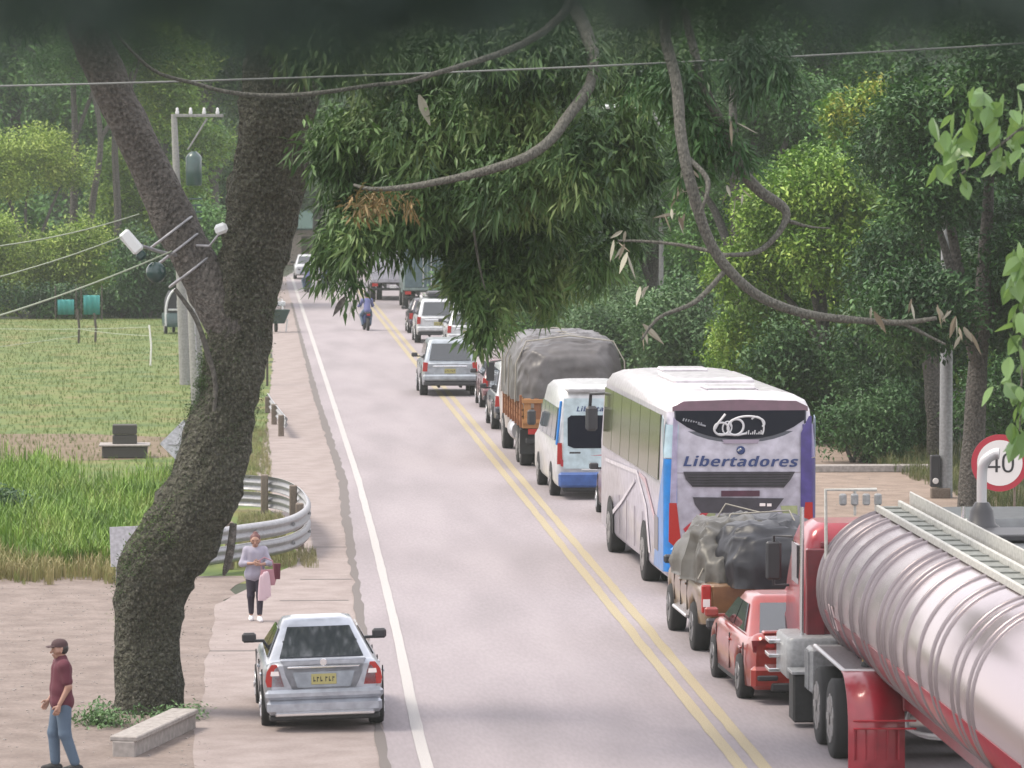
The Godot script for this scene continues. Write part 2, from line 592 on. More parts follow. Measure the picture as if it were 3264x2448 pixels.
func build_sedan() -> void:
	var t := thing("silver_sedan", "silver saloon car with yellow plate parked on the left shoulder", "car", Vector3(0.98, 0.0, -64.45), 1.6)
	t.rotation_degrees.z = 1.6
	var s := {"L": 4.2, "W": 1.66, "H": 1.4, "belt": 0.92, "trunk": 0.98, "hood": 0.72, "clear": 0.24, "zr0": 1.66, "zr1": 0.66, "zf1": -0.3, "zf0": -1.05, "wheels": [-1.32, 1.24], "wr": 0.3, "tw": 0.2, "tumble": 0.22, "cr": 0.17, "mirror_mat": mats.dark_plastic, "rw0": 0.16}
	car(t, s, mats.silver, mats.glass, mats.dark_plastic, mats.alloy)
	var z := 2.1
	var st := S()
	box(st, Vector3(0, 0.36, z - 0.05), Vector3(1.56, 0.2, 0.22), Basis(), 0.05)
	box(st, Vector3(0, 0.53, z - 0.03), Vector3(1.6, 0.13, 0.2), Basis(), 0.04)
	part(st, "rear_bumper", mats.silver, t)
	st = S()
	box(st, Vector3(0, 0.262, z - 0.06), Vector3(1.34, 0.05, 0.22), Basis(), 0.012)
	part(st, "bumper_strip", mats.bright, t)
	st = S()
	box(st, Vector3(0, 0.21, z - 0.12), Vector3(1.5, 0.08, 0.24), Basis(), 0.02)
	part(st, "diffuser", mats.rubber, t)
	st = light_lid()
	var lid := part(st, "boot_lid", mats.silver, t)
	st = S()
	box(st, Vector3(0, 0.895, z + 0.012), Vector3(0.98, 0.03, 0.03), Basis(), 0.008)
	part(st, "chrome_strip", mats.bright, lid)
	st = S()
	lathe_z(st, Vector3(0, 0.955, z - 0.005), [Vector2(0, 0.05), Vector2(0.012, 0.046)], 18)
	part(st, "badge", mats.bright, lid)
	light_plate(lid, "plate_recess", [Vector2(-0.42, 0.83), Vector2(-0.36, 0.62), Vector2(0.36, 0.62), Vector2(0.42, 0.83)], z - 0.006, mats.silver_shade, 0.012)
	number_plate(lid, Vector3(0.0, 0.73, z + 0.012), 0.34, mats.plate_yellow)
	for e in [-1.0, 1.0]:
		var l := light_plate(t, "tail_light", [Vector2(e * 0.54, 0.64), Vector2(e * 0.77, 0.64), Vector2(e * 0.79, 0.72), Vector2(e * 0.77, 0.84), Vector2(e * 0.7, 0.94), Vector2(e * 0.63, 0.94), Vector2(e * 0.585, 0.82)], z - 0.06, mats.lamp_red, 0.06)
		light_plate(l, "reversing_light", [Vector2(e * 0.6, 0.79), Vector2(e * 0.72, 0.79), Vector2(e * 0.71, 0.85), Vector2(e * 0.61, 0.85)], z - 0.004, mats.lamp_clear, 0.012)
	st = S()
	for e in [-1.0, 1.0]:
		for k in 3:
			box(st, Vector3(e * 0.3 + (k - 1) * 0.16, 1.0, 1.05), Vector3(0.1, 0.3, 0.06))
	part(st, "head_rests", mats.rubber, t)

func light_lid() -> SurfaceTool:
	var st := S()
	polyplate(st, PackedVector2Array([Vector2(-0.56, 0.98), Vector2(-0.52, 0.8), Vector2(-0.42, 0.57), Vector2(0.42, 0.57), Vector2(0.52, 0.8), Vector2(0.56, 0.98)]), Transform3D(Basis(), Vector3(0, 0, 2.07)), 0.03)
	box(st, Vector3(0, 0.985, 2.02), Vector3(1.16, 0.035, 0.14), Basis(), 0.015)
	return st

func build_red_sedan() -> void:
	var t := thing("red_sedan", "red saloon car between the pickup and the tanker", "car", Vector3(7.86, 0, -67.2), 2.0)
	var s := {"L": 4.4, "W": 1.78, "H": 1.44, "belt": 0.94, "trunk": 1.02, "hood": 0.74, "clear": 0.22, "zr0": 1.75, "zr1": 0.85, "zf1": -0.28, "zf0": -1.15, "wheels": [-1.36, 1.3], "wr": 0.33, "tw": 0.21}
	car(t, s, mats.car_red, mats.glass, mats.car_red, mats.dark_alloy)
	var st := S()
	box(st, Vector3(0, 0.4, 2.15), Vector3(1.66, 0.34, 0.2), Basis(), 0.06)
	part(st, "rear_bumper", mats.car_red, t)
	st = S()
	box(st, Vector3(0, 0.27, 2.2), Vector3(1.1, 0.12, 0.16), Basis(), 0.02)
	for e in [-1.0, 1.0]:
		box(st, Vector3(e * 0.6, 0.4, 2.24), Vector3(0.3, 0.08, 0.06), Basis(), 0.02)
	part(st, "rear_grille", mats.dark_plastic, t)
	for e in [-1.0, 1.0]:
		var l := light_plate(t, "tail_light", [Vector2(e * 0.45, 0.8), Vector2(e * 0.8, 0.76), Vector2(e * 0.82, 0.93), Vector2(e * 0.5, 0.93)], 2.15, mats.lamp_dark, 0.05)
		light_plate(l, "reversing_light", [Vector2(e * 0.5, 0.83), Vector2(e * 0.62, 0.83), Vector2(e * 0.62, 0.88), Vector2(e * 0.5, 0.88)], 2.195, mats.lamp_red, 0.012)
	number_plate(t, Vector3(0, 0.68, 2.22), 0.33, mats.plate_yellow)
	st = S()
	box(st, Vector3(0, 1.03, 2.06), Vector3(1.3, 0.05, 0.2), Basis(), 0.02)
	part(st, "boot_spoiler", mats.car_red, t)

func suv(called: String, label: String, x: float, d: float, s: Dictionary, body: Material, turn := 0.0, roof: Material = null, group := "") -> Node3D:
	var t := thing(called, label, "car", Vector3(x, 0, -(d + s.L / 2)), turn, group)
	car(t, s, body, mats.glass, mats.dark_plastic, mats.alloy, roof)
	var z: float = s.L / 2
	var st := S()
	box(st, Vector3(0, s.clear + 0.28, z - 0.02), Vector3(s.W - 0.12, 0.2, 0.24), Basis(), 0.05)
	part(st, "rear_bumper", body, t)
	st = S()
	box(st, Vector3(0, s.clear + 0.1, z - 0.06), Vector3(s.W - 0.16, 0.16, 0.24), Basis(), 0.04)
	part(st, "lower_bumper", mats.dark_plastic, t)
	for e in [-1.0, 1.0]:
		light_plate(t, "tail_light", [Vector2(e * (s.W / 2 - 0.2), s.belt - 0.3), Vector2(e * (s.W / 2 - 0.05), s.belt - 0.3), Vector2(e * (s.W / 2 - 0.07), s.belt + 0.0), Vector2(e * (s.W / 2 - 0.22), s.belt - 0.02)], z - 0.1, mats.lamp_red, 0.12)
	st = S()
	box(st, Vector3(0, s.belt - 0.14, z), Vector3(s.W - 0.75, 0.05, 0.05), Basis(), 0.015)
	part(st, "tailgate_trim", mats.bright, t)
	number_plate(t, Vector3(0, s.belt - 0.29, z + 0.012), 0.36, mats.plate_yellow)
	return t

func tarp_mound(st: SurfaceTool, c: Vector3, r: Vector3, sq: float, amp: float, sd: int, base := 0.0, n := 30) -> void:   # a tarpaulin drawn over a load: a squarish dome with pulled creases
	var no := FastNoiseLite.new()
	no.seed = sd
	no.frequency = 0.8
	no.fractal_type = FastNoiseLite.FRACTAL_RIDGED
	no.fractal_octaves = 2
	no.fractal_gain = 0.3
	var rings := []
	for k in n + 1:
		var ph := PI / 2 * k / n * 0.985
		var ring := PackedVector3Array()
		for i in n * 3:
			var a := -TAU * i / (n * 3)
			var ca := cos(a)
			var sa := sin(a)
			var d := Vector3(signf(ca) * pow(absf(ca), sq) * pow(cos(ph), sq), pow(sin(ph), sq * 1.3), signf(sa) * pow(absf(sa), sq) * pow(cos(ph), sq))
			var p := c + d * r
			var w := no.get_noise_3d(p.x, p.y * 0.35, p.z) + 0.45 * no.get_noise_3d(p.x * 2.6 + p.y * 0.8, p.y * 0.5 + 7.0, p.z * 2.6 - p.y * 0.8)
			p += Vector3(d.x, d.y * 0.6, d.z).normalized() * w * amp
			p.y = maxf(p.y, base)
			ring.append(p)
		rings.append(ring)
	loft(st, rings)

func build_pickup() -> void:
	var t := thing("gold_pickup", "golden pickup with its bed piled high under tarpaulins", "pickup truck", Vector3(7.86, 0, -73.75), 1.5)
	var s := {"L": 5.1, "W": 1.86, "H": 1.8, "belt": 1.16, "trunk": 1.16, "hood": 1.02, "clear": 0.46, "zr0": 0.75, "zr1": 0.55, "zf1": -0.4, "zf0": -1.05, "wheels": [-1.6, 1.45], "wr": 0.39, "tw": 0.26, "tumble": 0.14}
	car(t, s, mats.gold, mats.glass, mats.dark_plastic, mats.dark_alloy)
	var z := 2.55
	var st := S()
	box(st, Vector3(0, 0.88, z - 0.01), Vector3(1.5, 0.5, 0.06), Basis(), 0.02)
	var g := part(st, "tailgate", mats.gold, t)
	st = S()
	box(st, Vector3(0, 0.98, z + 0.022), Vector3(0.3, 0.09, 0.03))
	part(st, "handle", mats.dark_plastic, g)
	for e in [-1.0, 1.0]:
		st = S()
		box(st, Vector3(e * 0.84, 0.92, z - 0.03), Vector3(0.15, 0.44, 0.1), Basis(), 0.02)
		var l := part(st, "tail_light", mats.lamp_red, t)
		st = S()
		box(st, Vector3(e * 0.84, 0.86, z + 0.022), Vector3(0.11, 0.12, 0.012))
		part(st, "reversing_light", mats.lamp_clear, l)
		st = S()
		box(st, Vector3(e * 0.9, 0.5, 0.05), Vector3(0.16, 0.06, 1.7), Basis(), 0.02)
		part(st, "side_step", mats.alloy, t)
	st = S()
	box(st, Vector3(0, 0.55, z + 0.08), Vector3(1.7, 0.16, 0.14), Basis(), 0.03)
	part(st, "rear_bumper", mats.dark_plastic, t)
	number_plate(t, Vector3(0, 0.62, z + 0.16), 0.33, mats.plate_yellow)
	var h := thing("load_tarpaulin", "crumpled grey and black tarpaulin heaped over the golden pickup's bed", "tarpaulin", Vector3(7.9, 1.0, -72.75), 1.5)
	st = S(); tarp_mound(st, Vector3(-0.12, 0, -0.2), Vector3(0.84, 0.95, 1.5), 0.6, 0.19, 7, 0.12)
	part(st, "grey_sheet", mats.tarp_pale, h)
	st = S(); tarp_mound(st, Vector3(0.26, 0, 0.36), Vector3(0.8, 1.0, 1.45), 0.45, 0.16, 21, 0.1)
	part(st, "black_sheet", mats.tarp_black, h)
	st = S()
	for q in [[Vector3(-0.94, 0.2, 1.2), Vector3(-0.3, 1.13, 0.2), Vector3(0.6, 1.2, 0.4), Vector3(1.0, 0.3, 1.1)], [Vector3(-0.98, 0.2, -0.3), Vector3(-0.3, 1.25, -0.4), Vector3(0.9, 0.95, -0.2)]]:
		tube(st, q, 0.015, 5)
	part(st, "tie_rope", mats.rope, h)
	var b := thing("dark_suitcase", "dark upright case with a pale rim strapped behind the pickup's load", "case", Vector3(8.15, 1.04, -71.42), 4.0)
	st = S(); box(st, Vector3(0, 0.38, 0), Vector3(0.46, 0.72, 0.22), Basis(), 0.05)
	part(st, "shell", mats.tarp_black, b)
	st = S()
	tube(st, [Vector3(-0.2, 0.06, 0.12), Vector3(-0.2, 0.72, 0.12), Vector3(0.16, 0.74, 0.12)], 0.013, 6)
	box(st, Vector3(0.02, 0.12, 0.12), Vector3(0.36, 0.06, 0.02))
	part(st, "pale_rim", mats.pale_plastic, b)

func build_bus() -> void:
	var t := thing("coach_bus", "white and blue coach with dark rear window waiting in the queue", "bus", Vector3(8.52, 0, -86.6), 1.4)
	var L := 11.4
	var z := L / 2
	var hw := 1.33
	var st := S()
	vloft(st, [[0.36, hw - 0.06, -z + 0.1, z - 0.05, 0.2], [0.45, hw, -z, z, 0.2], [1.9, hw, -z, z, 0.2], [2.1, hw, -z, z, 0.2], [2.95, hw - 0.03, -z + 0.2, z - 0.05, 0.22], [3.26, hw - 0.056, -z + 0.47, z - 0.115, 0.25]])
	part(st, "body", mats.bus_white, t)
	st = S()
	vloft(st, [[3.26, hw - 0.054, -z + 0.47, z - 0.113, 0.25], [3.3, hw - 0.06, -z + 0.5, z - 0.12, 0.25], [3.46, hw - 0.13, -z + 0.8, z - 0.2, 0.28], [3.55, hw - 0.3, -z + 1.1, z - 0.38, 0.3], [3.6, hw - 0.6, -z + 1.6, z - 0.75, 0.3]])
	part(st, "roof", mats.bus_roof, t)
	# roof: hatches, seams and the long air conditioner
	st = S()
	box(st, Vector3(0, 3.62, 0.6), Vector3(1.5, 0.14, 2.6), Basis(), 0.05)
	part(st, "air_conditioner", mats.bus_roof, t)
	for q in [[3.9, 0.9], [-3.0, 0.9]]:
		st = S()
		box(st, Vector3(0, 3.62, q[0]), Vector3(q[1], 0.08, 0.9), Basis(), 0.03)
		part(st, "roof_hatch", mats.bus_roof, t)
	st = S()
	box(st, Vector3(0, 3.585, 4.55), Vector3(1.5, 0.03, 0.04))
	box(st, Vector3(-0.45, 3.6, 4.1), Vector3(0.03, 0.04, 0.9))
	box(st, Vector3(0.45, 3.6, 4.1), Vector3(0.03, 0.04, 0.9))
	for e in [-1.0, 1.0]: box(st, Vector3(e * 0.98, 3.535, 0.2), Vector3(0.035, 0.03, L - 2.6))
	part(st, "roof_seam", mats.roof_seam, t)
	# rear face
	var zr := z + 0.012
	var lean := Basis(Vector3.RIGHT, deg_to_rad(-4.0))
	var F := func(called: String, pts: Array, m: Material, off: float, tilt: float, y0: float, p: Node) -> MeshInstance3D:
		var poly := PackedVector2Array()
		for q in pts: poly.append(Vector2(q[0], q[1] - y0))
		var s2 := S()
		polyplate(s2, poly, Transform3D(Basis(Vector3.RIGHT, deg_to_rad(tilt)), Vector3(0, y0, off)), 0.014)
		return part(s2, called, m, p)
	F.call("rear_brow", [[-1.2, 3.36], [-1.0, 3.46], [0, 3.49], [1.0, 3.46], [1.2, 3.36], [1.2, 3.28], [-1.2, 3.28]], mats.bus_maroon, z - 0.1, -14.0, 3.28, t)
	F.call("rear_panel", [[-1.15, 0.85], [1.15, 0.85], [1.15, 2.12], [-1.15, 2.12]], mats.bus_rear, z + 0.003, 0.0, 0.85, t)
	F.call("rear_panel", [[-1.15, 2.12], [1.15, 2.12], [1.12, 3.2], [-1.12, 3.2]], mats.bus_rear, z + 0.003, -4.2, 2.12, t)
	var pane := []
	for k in 13:
		var u := -1.0 + k / 6.0
		pane.append([u * 1.14, 2.80 + 0.34 * pow(absf(u), 2.6)])
	pane.append([1.15, 3.3]); pane.append([-1.15, 3.3])
	var lip := []
	for q in pane: lip.append([q[0] * 1.02, q[1] - (0.06 if q[1] < 3.2 else 0.0)])
	F.call("window_surround", lip, mats.bus_edge, z + 0.022, -5.4, 2.1, t)
	var rw: MeshInstance3D = F.call("rear_window", pane, mats.bus_glass, z + 0.034, -5.4, 2.1, t)
	st = S()   # the looping white sign on the glass: a 6, a 0 and a dome of rings, with small lettering below
	var G := func(x: float, y: float) -> Vector3: return Vector3(0, 2.1, z + 0.055) + Basis(Vector3.RIGHT, deg_to_rad(-5.4)) * Vector3(x, y - 2.1, 0)
	var loopy := func(cx: float, cy: float, rx: float, ry: float, a0: float, a1: float, w: float, tilt: float) -> void:
		var pts := []
		for k in 25:
			var a := deg_to_rad(lerpf(a0, a1, k / 24.0))
			pts.append(G.call(cx + rx * cos(a) + tilt * ry * sin(a), cy + ry * sin(a)))
		tube(st, pts, w, 5)
	loopy.call(-0.34, 2.98, 0.13, 0.11, 0.0, 360.0, 0.02, 0.0)
	loopy.call(-0.09, 3.01, 0.14, 0.14, 0.0, 360.0, 0.022, 0.12)
	loopy.call(-0.24, 3.0, 0.08, 0.11, 0.0, 360.0, 0.014, 0.1)
	loopy.call(0.12, 3.07, 0.3, 0.13, -25.0, 200.0, 0.02, 0.1)
	loopy.call(0.28, 3.0, 0.13, 0.19, -40.0, 130.0, 0.016, 0.0)
	tube(st, [G.call(-0.46, 2.97), G.call(-0.4, 3.08), G.call(-0.27, 3.24)], 0.022, 5)
	tube(st, [G.call(-0.4, 2.885), G.call(-0.05, 2.87), G.call(0.1, 2.9)], 0.02, 5)
	for k in 9: tube(st, [G.call(0.06 + k * 0.037, 2.88), G.call(0.07 + k * 0.037, 2.905 + 0.025 * (k % 3))], 0.011, 4)
	part(st, "white_sign", mats.sticker, rw)
	st = S()
	for k in 8: tube(st, [G.call(-1.02 + k * 0.045, 3.12 - k * 0.006), G.call(-1.0 + k * 0.045, 3.17 - 0.012 * k)], 0.012, 4)
	tube(st, [G.call(-0.76, 3.07), G.call(-0.62, 3.03)], 0.016, 4)
	part(st, "small_sticker", mats.sticker_dim, rw)
	F.call("stop_lamp", [[-0.33, 2.79], [0.33, 2.79], [0.3, 2.72], [-0.3, 2.72]], mats.lamp_dim, z + 0.046, -4.0, 2.1, t)
	st = S()
	lathe_z(st, Vector3(0, 2.6, z + 0.0), [Vector2(-0.02, 0.075), Vector2(0.012, 0.075), Vector2(0.02, 0.06)], 20)
	var em := part(st, "emblem", mats.navy, t)
	st = S()
	box(st, Vector3(-0.025, 2.61, z + 0.02), Vector3(0.08, 0.03, 0.012), Basis(Vector3.BACK, 0.5))
	part(st, "emblem_star", mats.bright, em)
	var lt := mesh_node("company_name", words("Libertadores", 0.175, 0.01, 0.22, true, 1.38), mats.navy, t)
	lt.position = Vector3(0.0, 2.40, z + 0.02)
	lt.rotation_degrees = Vector3(-3.5, 0, -0.5)
	F.call("body_seam", [[-1.2, 2.215], [1.2, 2.215], [1.2, 2.2], [-1.2, 2.2]], mats.roof_seam, z + 0.008, 0, 2.2, t)
	var gr: MeshInstance3D = F.call("engine_grille", [[-1.02, 2.23], [-0.98, 2.1], [-0.86, 1.96], [0.76, 1.94], [0.88, 2.08], [0.96, 2.22]], mats.grille, z + 0.022, 0.0, 1.94, t)
	st = S()
	for k in 5: box(st, Vector3(-0.04, 1.985 + k * 0.048, z + 0.042), Vector3(1.64 + k * 0.05, 0.012, 0.016))
	part(st, "slat", mats.gap, gr)
	F.call("name_strip", [[-0.35, 1.89], [0.33, 1.89], [0.33, 1.79], [-0.35, 1.79]], mats.bus_maroon, z + 0.024, 0.0, 1.79, t)
	var lp: MeshInstance3D = F.call("lower_panel", [[-0.85, 1.78], [0.76, 1.75], [0.62, 1.56], [0.4, 1.5], [-0.7, 1.5], [-0.82, 1.66]], mats.grille, z + 0.024, 0.0, 1.5, t)
	st = S()
	box(st, Vector3(0.38, 1.64, z + 0.045), Vector3(0.1, 0.05, 0.02)); box(st, Vector3(0.5, 1.635, z + 0.045), Vector3(0.08, 0.05, 0.02))
	part(st, "lamp", mats.lamp_clear, lp)
	# coloured bands that run up the corners, red lamps, sweeping stripes
	F.call("navy_band", [[1.06, 2.9], [1.2, 3.2], [1.25, 3.2], [1.25, 0.8], [1.06, 0.8]], mats.bus_navy, z + 0.026, 0.0, 0.8, t)
	F.call("lilac_band", [[-1.2, 3.2], [-1.12, 3.1], [-1.14, 1.62], [-1.26, 1.62]], mats.bus_lilac, z + 0.026, 0.0, 1.6, t)
	for e in [-1.0, 1.0]:
		F.call("tail_light", [[e * 1.14, 1.68], [e * 1.27, 1.68], [e * 1.28, 1.0], [e * 1.12, 0.86], [e * 1.06, 1.0]], mats.lamp_red, z + 0.03, 0.0, 0.8, t)
	F.call("red_stripe", [[-1.02, 1.22], [-0.7, 1.5], [-0.58, 1.5], [-0.66, 1.4], [-0.96, 1.12]], mats.stripe_red, z + 0.026, 0.0, 1.0, t)
	F.call("green_stripe", [[-0.62, 1.5], [-0.45, 1.49], [-0.5, 1.1], [-0.85, 1.0], [-0.8, 1.3]], mats.stripe_green, z + 0.022, 0.0, 1.0, t)
	F.call("yellow_stripe", [[0.7, 1.62], [1.0, 1.62], [1.02, 1.1], [0.9, 1.0]], mats.stripe_green, z + 0.022, 0.0, 1.0, t)
	st = S()
	box(st, Vector3(0, 0.68, z + 0.03), Vector3(2.5, 0.5, 0.16), Basis(), 0.07)
	part(st, "rear_bumper", mats.bus_blue, t)
	for e in [-1.0, 1.0]:
		for q in [[0.46, 2.45, mats.bus_blue if e < 0 else mats.bus_navy], [2.47, 3.05, mats.bus_teal if e < 0 else mats.bus_navy]]:
			st = S()
			var rings := []
			for y in [q[0], q[1]]:
				var lean2: float = 0.0 if y < 2.6 else 0.035
				var ring := PackedVector3Array()
				for k in 9:
					var a := PI / 2 * k / 8.0
					ring.append(Vector3(e * (hw - 0.2 - lean2 + 0.222 * cos(a)), y, z - 0.2 - lean2 * 1.4 + 0.222 * sin(a)))
				for k in 9:
					var a := PI / 2 * (8 - k) / 8.0
					ring.append(Vector3(e * (hw - 0.2 - lean2 + 0.2 * cos(a)), y, z - 0.2 - lean2 * 1.4 + 0.2 * sin(a)))
				if e > 0: ring.reverse()
				rings.append(ring)
			loft(st, rings)
			part(st, "corner_panel", q[2], t)
	# sides: one pane after another, streaked paint, luggage doors, wheels in dark arches
	for e in [-1.0, 1.0]:
		var X: float = e * (hw + 0.002)
		var xt: float = e * (hw - 0.05)
		for k in 6:
			var z0 := -z + 0.75 + k * 1.62
			var w := [Vector3(X, 2.02, z0), Vector3(X, 2.02, z0 + 1.56), Vector3(xt, 3.18, z0 + 1.56), Vector3(xt, 3.18, z0)]
			if e > 0: w = [w[1], w[0], w[3], w[2]]
			st = S(); slab(st, w[0] + Vector3(e * 0.012, 0, 0), w[1] + Vector3(e * 0.012, 0, 0), w[2] + Vector3(e * 0.012, 0, 0), w[3] + Vector3(e * 0.012, 0, 0), 0.02)
			part(st, "side_window", mats.bus_side_glass, t)
		var side := Transform3D(Basis(Vector3(0, 0, 1), Vector3.UP, Vector3(-1, 0, 0)) if e < 0 else Basis(Vector3(0, 0, -1), Vector3.UP, Vector3(1, 0, 0)), Vector3(e * (hw + 0.004), 0, 0))
		var K := func(called: String, pts: Array, m: Material, off: float) -> void:
			var poly := PackedVector2Array()
			for q in pts: poly.append(Vector2(q[0] * (1.0 if e < 0 else -1.0), q[1]))
			var s2 := S()
			polyplate(s2, poly, side.translated_local(Vector3(0, 0, off)), 0.01)
			part(s2, called, m, t)
		K.call("blue_band", [[z - 1.7, 0.45], [z - 0.18, 0.45], [z - 0.18, 2.4], [z - 0.6, 2.0], [z - 1.1, 1.45]], mats.bus_blue, 0.008)
		K.call("pale_band", [[z - 0.5, 3.0], [z - 0.2, 2.45], [z - 0.2, 3.15], [z - 0.35, 3.2]], mats.bus_teal, 0.008)
		K.call("streak", [[-z + 1.2, 1.8], [1.2, 1.95], [2.8, 1.4], [3.4, 0.6], [3.2, 0.6], [2.6, 1.34], [1.2, 1.87], [-z + 1.2, 1.74]], mats.bus_stroke, 0.012)
		K.call("streak", [[1.6, 1.95], [2.6, 1.9], [4.5, 1.2], [4.5, 1.1], [2.6, 1.8], [1.6, 1.88]], mats.bus_stroke_red, 0.012)
		K.call("streak", [[-4.0, 0.7], [-1.5, 1.2], [0.8, 1.75], [0.8, 1.69], [-1.5, 1.12], [-4.0, 0.6]], mats.bus_stroke, 0.012)
		for k in 4:
			K.call("luggage_seam", [[-2.0 + k * 1.35, 0.5], [-1.97 + k * 1.35, 0.5], [-1.97 + k * 1.35, 1.25], [-2.0 + k * 1.35, 1.25]], mats.roof_seam, 0.006)
		K.call("engine_vent", [[4.15, 0.75], [4.75, 0.75], [4.75, 1.35], [4.15, 1.35]], mats.grille, 0.014)
		for zw in [-3.6, 2.45]:
			var arch := [[zw + 0.62, 0.42]]
			for k in 13: arch.append([zw + 0.62 * cos(PI * k / 12), 0.52 + 0.6 * sin(PI * k / 12)])
			arch.append([zw - 0.62, 0.42])
			K.call("wheel_arch", arch, mats.gap, 0.016)
			wheel(t, e * (hw - 0.1), zw, 0.5, 0.3, mats.steel_rim, zw > 0, 8)
		st = S()
		var mp := [Vector3(e * (hw - 0.1), 3.05, -z + 0.5), Vector3(e * (hw + 0.18), 3.0, -z - 0.15), Vector3(e * (hw + 0.2), 2.6, -z - 0.2)]
		tube(st, mp, 0.035, 6)
		box(st, Vector3(e * (hw + 0.16), 2.5, -z - 0.18), Vector3(0.24, 0.5, 0.16), Basis(), 0.05)
		part(st, "side_mirror", mats.dark_plastic, t)
	st = S()
	slab(st, Vector3(1.1, 1.5, -z - 0.02), Vector3(-1.1, 1.5, -z - 0.02), Vector3(-1.05, 3.2, -z + 0.4), Vector3(1.05, 3.2, -z + 0.4))
	part(st, "windscreen", mats.bus_glass, t)
	st = S()
	box(st, Vector3(0, 0.36, 0), Vector3(2.2, 0.3, L - 1.0))
	part(st, "underbody", mats.rubber, t)

func build_van() -> void:
	var t := thing("white_van", "white and blue minibus van between the coach and the tarped truck", "van", Vector3(7.86, 0, -106.7), 1.2)
	var L := 6.0
	var z := L / 2
	var hw := 0.99
	var st := S()
	vloft(st, [[0.32, hw - 0.05, -z + 0.1, z - 0.04, 0.15], [0.42, hw, -z, z, 0.15], [1.15, hw, -z, z, 0.15], [1.35, hw - 0.01, -z + 0.9, z, 0.15], [2.15, hw - 0.09, -z + 1.7, z - 0.06, 0.18], [2.42, hw - 0.14, -z + 1.9, z - 0.12, 0.2], [2.54, hw - 0.25, -z + 2.1, z - 0.22, 0.22], [2.58, hw - 0.5, -z + 2.4, z - 0.5, 0.22]])
	part(st, "body", mats.van_white, t)
	st = S()
	box(st, Vector3(0, 2.5, z - 0.16), Vector3(1.55, 0.13, 0.36), Basis(), 0.05)
	part(st, "roof_cap", mats.van_white, t)
	var F := func(called: String, pts: Array, m: Material, off: float, tilt: float, y0: float, p: Node) -> MeshInstance3D:
		var poly := PackedVector2Array()
		for q in pts: poly.append(Vector2(q[0], q[1] - y0))
		var s2 := S()
		polyplate(s2, poly, Transform3D(Basis(Vector3.RIGHT, deg_to_rad(tilt)), Vector3(0, y0, off)), 0.012)
		return part(s2, called, m, p)
	var dr: MeshInstance3D = F.call("rear_door", [[-0.84, 0.72], [0.84, 0.72], [0.82, 2.3], [-0.82, 2.3]], mats.van_pale, z + 0.004, -3.6, 1.3, t)
	F.call("rear_window", [[-0.74, 1.24], [-0.6, 1.18], [0.6, 1.18], [0.74, 1.24], [0.74, 1.86], [0.66, 1.92], [-0.66, 1.92], [-0.74, 1.86]], mats.bus_glass, z + 0.018, -3.6, 1.3, dr)
	var lt := mesh_node("company_name", words("Libertadores", 0.11, 0.006, 0.22, true, 1.2), mats.navy, dr)
	lt.position = Vector3(0.02, 2.06, z - 0.025)
	lt.rotation_degrees.x = -3.6
	F.call("door_groove", [[-0.84, 1.02], [0.84, 1.02], [0.84, 1.0], [-0.84, 1.0]], mats.roof_seam, z + 0.02, 0.0, 1.0, dr)
	F.call("grab_handle", [[-0.7, 1.1], [-0.45, 1.1], [-0.45, 1.06], [-0.7, 1.06]], mats.dark_plastic, z + 0.02, 0.0, 1.0, dr)
	number_plate(t, Vector3(-0.25, 0.76, z + 0.03), 0.36, mats.plate_white)
	F.call("red_stripe", [[-0.9, 0.78], [-0.9, 0.95], [-0.75, 0.86], [-0.4, 1.0], [0.3, 1.06], [0.3, 1.0], [-0.4, 0.9], [-0.74, 0.74]], mats.stripe_red, z + 0.022, 0.0, 0.7, t)
	F.call("green_stripe", [[-0.5, 0.9], [0.0, 0.99], [0.75, 1.0], [0.75, 0.88], [0.1, 0.9]], mats.stripe_green, z + 0.018, 0.0, 0.7, t)
	for e in [-1.0, 1.0]:
		F.call("tail_light", [[e * 0.86, 0.82], [e * 0.98, 0.82], [e * 0.97, 1.3], [e * 0.87, 1.3]], mats.lamp_red, z + 0.004, 0.0, 0.8, t)
		st = S()
		box(st, Vector3(e * (hw - 0.055), 1.75, z - 0.03), Vector3(0.06, 1.0, 0.05), Basis(Vector3.BACK, e * 0.1), 0.02)
		part(st, "blue_pillar", mats.bus_blue, t)
		for k in 4:
			var z0 := -z + 1.55 + k * 1.05
			var xb: float = e * (hw + 0.004)
			var xt: float = e * (hw - 0.078)
			var w := [Vector3(xb, 1.35, z0), Vector3(xb, 1.35, z0 + 0.98), Vector3(xt, 2.08, z0 + 0.98), Vector3(xt, 2.08, z0 + (0.25 if k == 0 else 0.0))]
			if e > 0: w = [w[1], w[0], w[3], w[2]]
			st = S(); slab(st, w[0], w[1], w[2], w[3], 0.02)
			part(st, "side_window", mats.glass_pale, t)
		for zw in [-1.85, 1.55]:
			wheel(t, e * (hw - 0.09), zw, 0.35, 0.22, mats.steel_rim, false, 6)
			st = S()
			var arch := PackedVector2Array()
			for k in 13: arch.append(Vector2(zw + 0.43 * cos(PI * k / 12), 0.38 + 0.42 * sin(PI * k / 12)))
			if e > 0:
				for k in arch.size(): arch[k].x = -arch[k].x
			polyplate(st, arch, Transform3D(Basis(Vector3(0, 0, 1), Vector3.UP, Vector3(-1, 0, 0)) if e < 0 else Basis(Vector3(0, 0, -1), Vector3.UP, Vector3(1, 0, 0)), Vector3(e * (hw + 0.002), 0, 0)), 0.008)
			part(st, "wheel_arch", mats.gap, t)
		st = S()
		box(st, Vector3(e * (hw + 0.16), 1.6, -z + 1.1), Vector3(0.2, 0.36, 0.12), Basis(), 0.04)
		part(st, "side_mirror", mats.dark_plastic, t)
	st = S()
